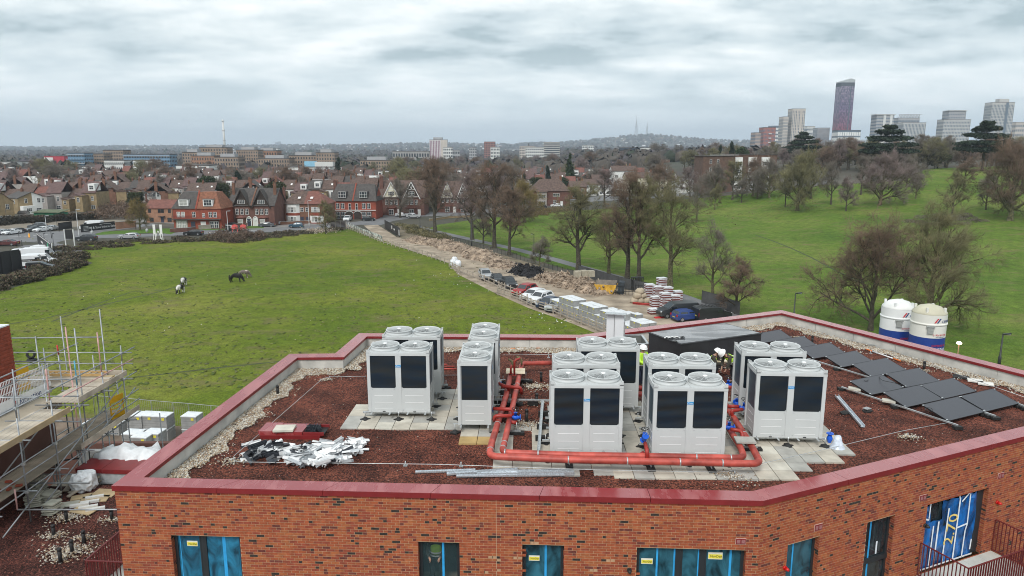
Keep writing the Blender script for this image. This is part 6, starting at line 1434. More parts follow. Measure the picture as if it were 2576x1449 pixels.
# ---- rows of terraced houses: one kind, many individuals --------------------------
VAR=[]
rg=random.Random(77)
def terr_house(i):
 wm=['brown','stock','dark','white','dark','brown','white','grey'][i%8];rm=['brown','mauve','slate','brown','red','slate','brown','mauve'][i%8];h=thing('terraced_house',(0,-50-i,0),0,ct='house')
 w,d,ze,zr=5.6,8.5,5.6,8.6;BX(-w/2,w/2,0,d,-1,ze).bd('wall',WM[wm],h)
 gableroof(h,-w/2+.3,w/2-.3,0,d,ze,zr,RM[rm],over=.3);
 ext=BX(-w/2+.2,-.1,-4.0,-.01,-1,4.9).bd('rear_extension',WM[wm if i%3 else 'stock'],h)
 MB().add([(-w/2,-4.2,5.6),(-.0,-4.2,4.7),(-.0,.9,4.7),(-w/2,.9,5.6),(-w/2,-4.2,4.9),(-.0,-4.2,4.6),(-.0,.9,4.6),(-w/2,.9,4.9)],[(0,1,2,3),(4,5,1,0),(5,6,2,1),(7,4,0,3)]).bd('extension_roof',RM[rm],h)
 win(h,-1.5,-4.002,2.9,.9,1.4);win(h,1.3,-.002,3.1,.9,1.4);win(h,1.3,-.002,.6,1.5,1.2);chimney(h,-w/2+.1,d/2,ze,zr+.8,WM['brown'],2,.5,1.2)
 if i%4==1:BX(.0,2.4,.2,4,ze+.5,ze+2.6).bd('dormer',WM['white'] if i%2 else RM['slate'],h);win(h,1.2,.198,ze+.9,1.5,1.2)
 if i%4==2:
  o=BX(-.35,.35,-.05,.05,0,.9).bd('skylight',M_WIN,h);o.location=(1.2,1.5,ze+1.35);o.rotation_euler=(R(-54),0,0)
 return h
VAR=[terr_house(i) for i in range(8)];used=[False]*8;cnt=0
RI=-1;RN=['nearest','second','third','fourth','fifth','sixth','seventh','eighth','farthest'];TD=['brown brick','yellow brick, dormered','dark brick, slate roofed','white gabled','red roofed dark brick','slate roofed, dormered brown brick','white walled, brown roofed','grey walled, mauve roofed']
for (Yc,xa,xb,slope,gap) in ((262,-190,-150,.05,0),(290,-215,-40,.04,.0),(318,-250,-28,.03,.02),(352,-275,-20,.02,.02),(384,-300,40,.02,.05),(424,-330,60,.01,.05),(468,-360,90,.0,.10),(520,-400,120,.0,.12),(575,-430,150,.0,.2)):
 x=xa+rg.uniform(0,3);RI+=1
 while x<xb and cnt<292:
  Y=Yc+slope*(x+150)+(rg.uniform(-2,2) if rg.random()<.3 else rg.uniform(-.3,.3))
  if rg.random()<.06+gap:x+=5.6*rg.randint(1,3);continue
  px,py=pix(x,Y,0)
  if px<-60:x+=5.62;continue
  i=rg.randrange(8);o=VAR[i] if not used[i] else copy_tree(VAR[i]);used[i]=True
  tu=rg.random()<.16;o.location=(x,Y,0);o.rotation_euler=(0,0,R(slope*40+([-2,1,5][(int(x/38)+int(Yc))%3]))+(R(90) if tu else 0));x+=3.5*tu;o.scale=(1,1,rg.choice((.9,1,1,1.12,1.2)));tag(o,'%s terraced house, %s row beyond the road, %s'%(TD[i],RN[RI],'left edge' if px<160 else 'left' if px<420 else 'behind big pairs' if px<960 else 'right of gabled houses'),'house','terraced houses beyond the main road');cnt+=1;x+=5.62
print('terraces',cnt)
# ---- larger blocks farther out ---------------------------------------------------
def bx(x,Y,z=10):return (x-1288)/FPX*(Y*cos(PITCH)-(z-CAMH)*sin(PITCH))
def wins_grid(W_,Hh,nx,nz,y,fw=.55,fh=.5,m=None,x0=0.,z0=0.,name='windows',par=None,dep=.12):
 b=MB();sx=W_/nx;sz=Hh/nz
 for i in range(nx):
  for k in range(nz):
   cx_=x0+(i+.5)*sx;cz_=z0+(k+.5)*sz;b.box(cx_-sx*fw/2,cx_+sx*fw/2,y-dep,y-.01,cz_-sz*fh/2,cz_+sz*fh/2)
 return b.bd(name,m or M_GL,par,kind='stuff')
def block(x0,x1,yt,Y,dep,wm,nx,nz,lab,name='office_block',fw=.55,fh=.5,wmat=None,zb=0,rz=0,extra=None,ct='building',side=True,yb=None):
 if x0>1700:x0+=(x0-1288)*dep/Y*.75
 X0,X1=bx(x0,Y),bx(x1,Y);hh=hgt((0,Y,zb),yt);h=thing(name,((X0+X1)/2,Y,zb),R(rz),lb=lab,ct=ct);W_=(X1-X0)
 BX(-W_/2,W_/2,0,dep,-6,hh).bd('wall',wm,h);BX(-W_/2-.2,W_/2+.2,-.2,dep+.2,hh,hh+.6).bd('roof',RM['slate'],h)
 wins_grid(W_,hh*.96,nx,nz,0,fw,fh,wmat,x0=-W_/2,z0=hh*.01,par=h)
 if side:
  n_=max(2,int(nx*dep/W_));b=MB()
  for s,xx in ((-1,-W_/2),(1,W_/2)):
   for i in range(n_):
    for k in range(nz):yy=dep*(i+.5)/n_;zz=hh*.96*(k+.5)/nz;b.box(xx+(0.01 if s>0 else -.12),xx+(.12 if s>0 else -.01),yy-dep/n_*fw/2,yy+dep/n_*fw/2,zz-hh/nz*fh/2,zz+hh/nz*fh/2)
  b.bd('side_windows',wmat or M_GL,h,kind='stuff')
 return h,W_,hh
CM=lambda n_,c,v=.08,r=.7:mat(n_,c,r,v,.15)
BLUE=CM('balcony_blue',(.16,.27,.38));TAN=CM('flats_tan',(.27,.20,.15),.15);OFFW=CM('office_white',(.62,.62,.60));OFFG=CM('office_grey',(.36,.36,.37));BEIGE=CM('tower_beige',(.52,.47,.42))
# blue and white stepped flats
for (x0,x1,yt,Y,wm,nx,nz,lab) in ((172,214,386,640,BLUE,6,6,'left blue banded end of the stepped blue and white flats'),(214,262,388,660,TAN,8,6,'tan brick section of the stepped flats left of centre'),(262,312,379,690,TAN,8,7,'tallest tan middle block of the stepped blue and white flats'),(312,378,389,665,BLUE,10,5,'blue topped section right of the tallest stepped block'),(378,428,389,640,BLUE,7,5,'right blue banded end of the stepped flats'),(176,238,419,600,OFFW,12,2,'low white flats in front of the blue banded end'),(262,312,404,610,OFFW,10,3,'white middle flats in front of the tan block'),(335,386,404,612,OFFW,10,3,'right white flats of the stepped complex')):
 h,W_,hh=block(x0,x1,yt,Y,14,wm,nx,nz,lab,'apartment_block',.5,.45)
 if wm is BLUE:
  for k in range(5):BX(-W_/2-.6,W_/2+.6,-1.6,-.15,hh*(k+1)/5-1.5,hh*(k+1)/5-.9).bd('balcony_band',BLUE if k%2 else OFFG,h)
for (x0,x1,yt,Y,nx,nz,lab,wm) in ((460,504,384,700,7,6,'far left brown brick block of the big brown flats',TAN),(504,572,372,720,10,8,'tallest stepped brown flats beside the white chimney',TAN),(482,540,393,640,9,4,'lower tan block in front of the tall brown flats',WM['orange']),(540,600,396,640,9,4,'middle low brown flats with terraces',TAN),(596,650,378,690,9,7,'brown flats with a broad dark roof right of the chimney',TAN),(645,697,380,730,8,5,'tan block with a dark top floor, seen above the others',WM['orange']),(650,728,400,630,12,4,'long low brown flats behind the evergreens',TAN),(728,796,392,650,10,5,'brown brick flats with recessed balconies',TAN),(796,842,385,640,7,6,'right end brown brick tower of the brown flats',TAN),(906,985,404,620,12,4,'separate stepped brown flats among bare trees',TAN)):
 h,W_,hh=block(x0,x1,yt,Y,16,wm,nx,nz,lab,'apartment_block',.42,.55)
 BX(-W_*.3,W_*.3,3,12,hh+.6,hh+3.2).bd('top_floor',OFFG,h)
for (x0,x1,yt,Y,dep,wm,nx,nz,lab) in ((442,525,417,560,20,OFFW,14,1,'low white shed below the brown flats'),(389,442,428,545,12,OFFW,8,1,'small white flat roofed hall'),(724,830,421,560,18,OFFW,14,1,'long white low building with a blue box on top'),(112,162,393,760,30,CM('store_red',(.42,.03,.05)),3,1,'red and white retail store at the far left'),(0,40,408,720,20,OFFW,5,1,'white shed near the left edge'),(340,470,432,500,10,WM['dark'],18,2,'long dark brick school block with white windows')):
 h,W_,hh=block(x0,x1,yt,Y,dep,wm,nx,nz,lab,'warehouse',.4,.4,M_WIN if 'school' in lab else None)
 if 'red' in lab:BX(-W_/2-.1,-.05*W_,-.4,-.15,1,hh-1.2).bd('white_panel',OFFW,h)
 if 'blue box' in lab:BX(-4,4,2,8,hh+.6,hh+4.5).bd('rooftop_box',CM('sky_blue',(.25,.5,.66)),h);BX(4.01,18,2,8,hh+.6,hh+4.0).bd('rooftop_room',OFFW,h)
# middle distance towers
h,W_,hh=block(1081,1125,352,1150,18,CM('checker_white',(.62,.60,.60)),11,12,'white tower with a purple chequered front on the skyline left of centre','tower_block',.5,.96,CM('checker_purple',(.22,.10,.15)),side=False)
c_=h.children;BX(W_/2-9.5,W_/2+.1,-.3,-.13,0,hh).bd('tan_panel',BEIGE,h);BX(-8,6,3,14,hh+.6,hh+4).bd('plant_room',OFFG,h)
for (x0,x1,yt,Y,wm,nx,nz,lab) in ((1115,1138,371,1100,OFFW,5,5,'white block at the foot of the chequered tower'),(1138,1156,378,1180,OFFG,4,3,'grey block right of the chequered tower'),(1180,1198,371,1300,OFFG,4,5,'slim grey glass block left of the red brick tower'),(1218,1246,357,1400,CM('far_red_brick',(.27,.12,.10)),7,10,'red brick tower block in the middle distance'),(1234,1257,371,1380,OFFW,6,4,'white chequered block in front of the red brick tower'),(1307,1346,368,1300,BEIGE,9,6,'beige block with a church spire behind it'),(1322,1368,371,1250,OFFW,9,5,'white stepped block left of the concrete office'),(1368,1408,358,1250,CM('far_concrete',(.42,.41,.38)),1,9,'banded concrete office block in the middle of the skyline'),(1465,1478,366,1700,OFFW,3,5,'left one of twin pale blocks on the far slope'),(1480,1494,366,1700,OFFW,3,5,'right one of twin pale blocks on the far slope'),(1560,1610,372,1000,CM('far_navy',(.03,.04,.06)),12,3,'long black glazed building below the hill'),(1610,1642,372,1000,OFFW,6,2,'white end of the black glazed building'),
(988,1080,381,1050,CM('far_shed',(.3,.29,.28)),14,2,'long grey block below the wooded ridge'),(560,700,378,1300,OFFG,20,2,'long low grey building on the plain far left'),(668,700,374,1500,OFFW,6,2,'small white hall far behind the brown flats')):
 block(x0,x1,yt,Y,14,wm,nx,nz,lab,'office_block',.6 if nx>1 else .98,.5)
# city skyline on the right
GL=CM('tower_glass',(.12,.16,.20),.15,.25)
for (x0,x1,yt,Y,wm,nx,nz,lab,fw,fh,wmt) in ((1956,1977,294,1330,BEIGE,5,14,'shorter half of the beige twin tower',.45,.7,None),(1977,2018,274,1330,BEIGE,8,18,'taller half of the beige twin tower',.42,.8,None),
(2017,2045,318,1500,OFFW,7,8,'white office between the beige towers and the tall purple one',.7,.45,None),(2043,2082,322,1450,OFFG,12,8,'blue grey glazed office left of the tall purple tower',.35,.9,None),(2092,2160,328,1250,GL,10,6,'teal glass block at the foot of the tall purple tower',.8,.7,None),
(2186,2240,290,1400,OFFG,10,14,'left grey office tower with white lift shafts',.8,.42,None),(2240,2304,297,1420,OFFG,14,12,'grey office with a zigzag truss along its roof',.85,.4,None),(2252,2321,309,1340,CM('office_pale',(.46,.46,.45)),16,11,'lower ribbed grey office in front of the truss roofed one',.45,.9,None),
(2352,2432,301,1380,CM('office_pale2',(.44,.44,.43)),18,12,'wide ribbed grey office with a stepped top',.5,.55,None),(2363,2418,280,1400,OFFG,10,15,'upper storeys of the stepped grey office',.5,.5,None),(2466,2536,258,1380,CM('office_pale3',(.48,.47,.45)),16,20,'tall pale ribbed office tower near the right edge',.5,.8,None),(2532,2600,308,1500,BEIGE,10,8,'beige block cut by the right edge of the view',.6,.5,None),
(1888,1910,334,1100,CM('far_brick_pale',(.38,.30,.26)),6,9,'pale brick part of the red tower left of the skyline',.5,.55,None),(1908,1947,321,1120,CM('far_brick_red',(.33,.13,.11)),9,10,'red brick tower with white balconies, leftmost of the skyline',.45,.6,None),(1930,1957,317,1500,GL,6,9,'blue glass block behind the red brick tower',.8,.6,None)):
 h,W_,hh=block(x0,x1,yt,Y,22,wm,nx,nz,lab,'office_tower',fw,fh,GL if wm is not GL else M_WIN)
 if 'white balconies' in lab:
  for k in range(7):BX(-W_*.08,W_*.14,-1.5,-.15,hh*.1+k*hh*.12,hh*.1+k*hh*.12+1.4).bd('balcony',OFFW,h)
 if 'zigzag' in lab:
  t_=MB();n_=14
  for k in range(n_):x=-W_/2+W_*k/n_;t_.bar((x,0,hh+.6),(x+W_/n_/2,0,hh+6.5),.6,.6);t_.bar((x+W_/n_/2,0,hh+6.5),(x+W_/n_,0,hh+.6),.6,.6)
  t_.bar((-W_/2,0,hh+6.8),(W_/2+4,0,hh+7.2),.8,.8);t_.bd('truss',OFFG,h,kind='stuff')
 if 'left grey office' in lab:
  for x in (-.05*W_,.33*W_):BX(x-W_*.07,x+W_*.07,-1,-.15,0,hh+1).bd('lift_shaft',OFFW,h)
  BX(-W_*.6,W_*.55,-2,20,hh+1.2,hh+2).bd('roof_canopy',OFFW,h)
 if 'upper storeys' in lab:BX(-W_*.55,W_*.55,-2,20,hh+1.2,hh+2).bd('roof_canopy',OFFW,h)
 if 'tall pale ribbed' in lab:BX(-W_*.15,W_*.28,3,15,hh+.6,hh+7).bd('plant_room',wm,h);BX(W_*.12,W_*.24,-.5,-.13,0,hh).bd('dark_strip',GL,h)
 if 'taller half' in lab:
  for s in (-.38,-.1,.2):BX(W_*s-W_*.04,W_*s+W_*.04,-.5,-.13,0,hh).bd('pilaster',BEIGE,h)
# tall purple red tower
mt=bpy.data.materials.new('tower_purple_panels');mt.use_nodes=True;nt=mt.node_tree;b_=nt.nodes['Principled BSDF'];SI(b_,'Roughness',.35)
tc_=nt.nodes.new('ShaderNodeTexCoord');sp_=nt.nodes.new('ShaderNodeSeparateXYZ');nt.links.new(tc_.outputs['Generated'],sp_.inputs[0])
rr=nt.nodes.new('ShaderNodeValToRGB');nt.links.new(sp_.outputs[2],rr.inputs[0]);e=rr.color_ramp.elements;e[0].position=.0;e[0].color=(.14,.10,.17,1);e[1].position=.97;e[1].color=(.30,.25,.32,1)
for p_,c_ in ((.2,(.22,.10,.15)),(.38,(.36,.10,.12)),(.55,(.24,.11,.18)),(.72,(.20,.15,.25))):q_=e.new(p_);q_.color=c_+(1,)
mp_=nt.nodes.new('ShaderNodeMapping');SI(mp_,'Scale',(1,1,.28));nt.links.new(tc_.outputs['Object'],mp_.inputs[0]);no_=nt.nodes.new('ShaderNodeTexNoise');SI(no_,'Scale',.55);SI(no_,'Detail',3);nt.links.new(mp_.outputs[0],no_.inputs[0])
r3=nt.nodes.new('ShaderNodeValToRGB');nt.links.new(no_.outputs[0],r3.inputs[0]);r3.color_ramp.elements[0].position=.45;r3.color_ramp.elements[0].color=(.35,.4,.5,1);r3.color_ramp.elements[1].position=.58;r3.color_ramp.elements[1].color=(1.1,1.1,1.1,1)
mx_=nt.nodes.new('ShaderNodeMixRGB');mx_.blend_type='MULTIPLY';mx_.inputs[0].default_value=1;nt.links.new(rr.outputs[0],mx_.inputs[1]);nt.links.new(r3.outputs[0],mx_.inputs[2]);nt.links.new(mx_.outputs[0],b_.inputs[0])
Y=1400;X0,X1=bx(2109,Y,70),bx(2142,Y,70);W_=X1-X0;hh=hgt((0,Y,0),217);h=thing('skyscraper',((X0+X1)/2,Y,0),R(0),lb='tall purple and red glass tower standing above the whole skyline',ct='skyscraper')
BX(-W_/2,W_*.18,0,W_,-5,hh).box(W_*.28,W_/2,0,W_,-5,hh).bd('panel_facade',mt,h);BX(W_*.181,W_*.279,.8,W_-1,-5,hh).bd('glass_recess',GL,h)
BX(-W_/2,W_/2,.0,W_,hh,hh+7).bd('dark_top',CM('tower_top_dark',(.06,.075,.09)),h)
MB().add([(-W_/2,0,hh+7),(W_/2,0,hh+7),(W_/2,W_,hh+7),(-W_/2,W_,hh+7),(-W_/2,0,hh+9),(W_*.2,0,hh+14.5),(W_/2,0,hh+12),(W_/2,W_,hh+12),(W_*.2,W_,hh+14.5),(-W_/2,W_,hh+9)],[(0,1,6,5,4),(1,2,7,6),(2,3,9,8,7),(3,0,4,9),(4,5,8,9),(5,6,7,8)]).bd('glass_crown',CM('crown_grey',(.40,.43,.44)),h)
b=MB()
for k in range(46):b.box(-W_/2-.05,W_/2+.05,-.12,-.02,k*hh/46,k*hh/46+.35)
b.bd('floor_line',CM('floor_line_dark',(.07,.07,.09)),h,kind='stuff')
# chimney, masts, spire, far towers
h=thing('industrial_chimney',(bx(565,1500,30),1500,0),0,lb='slender white industrial chimney rising above the brown flats',ct='chimney');hh=hgt((0,1500,0),301)
TU([(0,0,0),(0,0,hh)],[2.6,1.9],14).bd('shaft',OFFW,h)
for k in (.25,.5,.74,.97):TU([(0,0,hh*k-1),(0,0,hh*k)],[3.0,3.0],14).bd('platform_ring',OFFG,h)
def mast(x,ytop,w,lab,Y=6050):
 zb=hill(bx(x,Y,110),Y);hh=hgt((0,Y,zb),ytop);h=thing('transmitter_mast',(bx(x,Y,110),Y,zb),R(20),lb=lab,ct='mast',gp='lattice masts on the far hill');
 b=MB()
 for s in ((-1,-1),(1,-1),(1,1),(-1,1)):b.bar((s[0]*w,s[1]*w,-5),(s[0]*w*.12,s[1]*w*.12,hh*.72),1.5,1.5)
 for k in range(9):
  z0=hh*.72*k/9;z1=hh*.72*(k+1)/9;w0=w*(1-.88*k/9);w1=w*(1-.88*(k+1)/9)
  for a,c_ in (((-1,-1),(1,-1)),((1,-1),(1,1)),((1,1),(-1,1)),((-1,1),(-1,-1))):b.bar((a[0]*w0,a[1]*w0,z0),(c_[0]*w1,c_[1]*w1,z1),.9,.9)
 b.bd('lattice',OFFG,h,kind='stuff');TU([(0,0,hh*.70),(0,0,hh*.88),(0,0,hh)],[2.0,1.2,.7],6).bd('aerial',OFFG,h)
mast(1600,290,14,'taller lattice transmitter mast on the hill crest');mast(1627,306,11,'shorter lattice transmitter mast on the hill crest')
for x,yt,w_,lab in ((695,358,9,'left of the pair of hazy towers on the far left horizon'),(702,356,9,'right of the pair of hazy towers on the far left horizon'),(730,362,8,'single hazy tower on the far left horizon'),(10,366,10,'hazy tower block on the horizon at the left edge')):
 Y=8200;X=bx(x,Y,60);zb=40;BX(-w_*1.4,w_*1.4,0,30,-60,hgt((0,Y,zb),yt)).bd('hazy_tower',CM('far_tower',(.25,.27,.30)),loc=(X,Y,zb),lb=lab,ct='tower')
h=thing('church_spire',(bx(1330,1350,20),1350,0),0,lb='dark church spire on the skyline above the beige block',ct='spire');hh=hgt((0,1350,0),358);BX(-3,3,-3,3,0,hh*.55).bd('tower',OFFG,h);MB().lathe([(3.4,hh*.55),(0.05,hh)],4).bd('spire',RM['slate'],h)
for x,yt,lab in ((62,368,'electricity pylon on the plain at the far left'),(1548,350,'small spire on the far hillside')):
 Y=2500;h=thing('pylon',(bx(x,Y,30),Y,0),0,lb=lab,ct='pylon');hh=hgt((0,Y,0),yt);b=MB()
 for s in ((-1,-1),(1,-1),(1,1),(-1,1)):b.bar((s[0]*4,s[1]*4,0),(0,0,hh),.9,.9)
 for z in (.6,.75,.9):b.bar((-7,0,hh*z),(7,0,hh*z),.8,.8)
 b.bd('lattice',OFFG,h,kind='stuff')
# ---- trees of the town, and what is too far to tell apart -------------------------
rg=random.Random(5);k=0
TWK=list(TW)
for i in range(298):
 Y=265*(1+3.0*rg.random()**1.4);px=rg.choice([rg.uniform(-40,1350),rg.uniform(700,1950),rg.uniform(950,2620)]);X=(px-1288)/FPX*Y
 if Y<330 and px<1000:continue
 if px>1200 and Y<430 and px<2000 and rg.random()<.4:continue
 if X>20 and Y<300 or px>1740 and Y<335:continue
 z=terr(X,Y);key='far1' if rg.random()<.5 else 'far2';H_=rg.uniform(8,15)*(1.15 if px>1000 else .85)
 if px<1000:H_=rg.uniform(8,13)
 if 190<i<251:px=rg.uniform(1770,2610);Y=rg.uniform(322,430);X=(px-1288)/FPX*Y;z=terr(X,Y);H_=rg.uniform(10,16)
 if i>250:px=rg.uniform(-40,1000);Y=rg.uniform(300,520);X=(px-1288)/FPX*Y;z=0
 tree(key,Vc((X,Y,z)),H_,'%s bare tree among the roofs, %s, %s'%(['grey','pale grey','brown','olive','purplish'][i%5],'near' if Y<400 else 'middle distance' if Y<650 else 'far',['far left','left','behind the big houses','behind the tree row','above the park','right, below the towers'][min(5,max(0,int(px/430)))]),['grey','grey','brown','olive','pink'][i%5],'bare trees of the town beyond the fields',1.15,rg.uniform(0,6))
for i in range(34):
 Y=330*(1+2.2*rg.random());px=rg.uniform(300,1900);X=(px-1288)/FPX*Y;z=terr(X,Y);key=rg.choice(['er1','er2','ecol','ec']);s=rg.uniform(.6,1.1)
 t=thing('evergreen_tree',(X,Y,z),rg.uniform(0,6),lb='small dark evergreen among the town trees, '+['left','behind the brick pairs','behind the tree row','above the park'][min(3,int(px/480))],ct='tree',gp='evergreens of the town',scale=s);obj('trunk',PROTO[key][0],t);obj('crown',PROTO[key][1],t)
# far woodland and suburbs: one mass each
M_FW=[mat('far_wood_a',(.055,.048,.040),.95,.35,.02,coord='World'),mat('far_wood_b',(.075,.062,.050),.95,.35,.02,coord='World'),mat('far_wood_c',(.030,.040,.024),.95,.3,.02,coord='World'),mat('far_wood_d',(.065,.055,.060),.95,.3,.02,coord='World')]
def far_mass(name,n,Ya,Yb,size,mats,seed,kind='tree',pw=1.0):
 g=np.random.RandomState(seed);Y=Ya+(Yb-Ya)*g.rand(n)**pw;X=(g.uniform(-150,2730,n)-1288)/FPX*Y
 z=np.array([terr(a,b)+hill(a,b) for a,b in zip(X,Y)]);s=size[0]+(size[1]-size[0])*g.rand(n)
 if kind=='tree':
# lumpy twig mounds: 3 rings of 6 with jitter
  k=6;rings_=[(1.0,.0),(1.15,.35),(.75,.75),(.05,1.0)];V=[];
  for r,h_ in rings_:
   for q in range(k):a=2*math.pi*q/k;V.append((r*cos(a),r*sin(a),h_))
  base=np.array(V);F=[(i*k+q,i*k+(q+1)%k,(i+1)*k+(q+1)%k,(i+1)*k+q) for i in range(3) for q in range(k)]
  v=base[None]*np.stack([s*.62,s*.62,s*.95],1)[:,None,:];v+=g.normal(0,.13,v.shape)*s[:,None,None]
 else:
  base=np.array([(-1,-.6,0),(1,-.6,0),(1,.6,0),(-1,.6,0),(-1,-.6,.62),(1,-.6,.62),(1,.6,.62),(-1,.6,.62),(-1,0,1.0),(1,0,1.0)],float);F=None
  v=base[None]*s[:,None,None]*np.stack([g.uniform(.8,1.8,n),np.ones(n),np.ones(n)*.85],1)[:,None,:];a=g.choice([0,.2,1.5],n)+g.normal(0,.06,n);ca,sa=np.cos(a),np.sin(a)
  x=v[...,0]*ca[:,None]-v[...,1]*sa[:,None];y=v[...,0]*sa[:,None]+v[...,1]*ca[:,None];v=np.stack([x,y,v[...,2]],-1)
 v=v+np.stack([X,Y,z-.3],1)[:,None,:];nv=base.shape[0]
 if kind=='tree':Fc=(np.array(F)[None]+np.arange(n)[:,None,None]*nv).reshape(-1,4);mi=np.repeat(g.choice(len(mats),n,p=[.36,.34,.12,.18]),len(F))
 else:
  fw=np.array([(0,1,5,4),(1,2,6,5),(2,3,7,6),(3,0,4,7),(4,5,9,8),(6,7,8,9),(5,6,9,9),(7,4,8,8)]);Fc=None
  fq=fw[:6];Fc=(fq[None]+np.arange(n)[:,None,None]*nv).reshape(-1,4);w_=g.choice([0,1,2,3],n,p=[.35,.25,.2,.2]);rf=g.choice([4,5,6],n);mi=np.stack([w_,w_,w_,w_,rf,rf],1).reshape(-1)
 obj(name,np_mesh(name,v.reshape(-1,3),Fc,mats,mi),kind='stuff')
far_mass('distant_woodland',5200,620,3200,(6,12),M_FW,1,pw=1.3);far_mass('distant_woodland',6000,2600,7000,(10,22),M_FW,2)
far_mass('distant_houses',3200,640,3000,(4,6.5),[WM['brown'],WM['white'],WM['red'],WM['stock'],RM['brown'],RM['slate'],RM['mauve']],3,'house',pw=1.4);far_mass('distant_houses',3200,2800,7200,(6,12),[WM['brown'],WM['white'],WM['white'],WM['stock'],RM['brown'],RM['slate'],RM['mauve']],4,'house')
# ================================================================ VEHICLES
def paint(n_,c,r=.3,metal=.0):return mat('paint_'+n_,c,r,.04,1,metal=metal,spec=.6)
PT={'silver':paint('silver',(.48,.49,.50),.3,.4),'white':paint('white',(.70,.71,.72)),'black':paint('black',(.018,.02,.022)),'red':paint('red',(.30,.012,.014)),'blue':paint('blue',(.02,.05,.19)),'navy':paint('navy',(.022,.035,.07)),'grey':paint('grey',(.10,.11,.12),.3,.3),'maroon':paint('maroon',(.10,.03,.03)),'teal':paint('teal',(.05,.10,.14),.3,.3),'darkgrey':paint('darkgrey',(.045,.05,.055),.3,.2)}
M_CG=mat('car_glass',(.02,.025,.03),.06,.2,1,spec=.9);M_TYR=mat('tyre',(.02,.02,.02),.85,.15,4);M_RIM=mat('alloy_rim',(.35,.36,.37),.35,.1,3,metal=.6);M_HL=mat('headlamp_glass',(.6,.62,.65),.15,.05,3);M_TL=mat('tail_lamp',(.40,.012,.012),.25,.05,3);M_PLATE=mat('number_plate',(.65,.55,.12),.5,.05,2);M_TRIM=mat('black_trim',(.025,.025,.026),.6,.1,2)
TYPES={
'hatch':dict(L=4.1,W=1.75,low=[(-2.05,.32),(-2.05,.75),(-1.95,.92),(-.95,1.02),(.95,1.02),(1.75,1.0),(2.0,.95),(2.05,.7),(2.03,.30)],top=[(-.98,1.0),(-.25,1.44),(.9,1.47),(1.55,1.35),(1.85,1.0)],ax=(-1.28,1.27),r=.31),
'estate':dict(L=4.8,W=1.83,low=[(-2.4,.30),(-2.4,.72),(-2.25,.86),(-1.15,.99),(1.0,1.02),(2.1,1.03),(2.33,.98),(2.4,.72),(2.38,.30)],top=[(-1.15,.97),(-.35,1.42),(.6,1.48),(1.75,1.40),(2.2,1.02)],ax=(-1.5,1.42),r=.33),
'suv':dict(L=4.6,W=1.87,low=[(-2.3,.36),(-2.3,.85),(-2.15,1.0),(-1.1,1.10),(1.0,1.13),(2.0,1.12),(2.25,1.05),(2.3,.8),(2.28,.36)],top=[(-1.15,1.09),(-.4,1.62),(.6,1.68),(1.75,1.58),(2.1,1.12)],ax=(-1.42,1.38),r=.37),
'saloon':dict(L=4.7,W=1.82,low=[(-2.35,.30),(-2.35,.7),(-2.2,.85),(-1.1,.97),(1.0,1.0),(1.6,1.02),(2.28,1.0),(2.35,.72),(2.33,.30)],top=[(-1.1,.95),(-.3,1.40),(.75,1.43),(1.65,1.02)],ax=(-1.45,1.38),r=.33)}
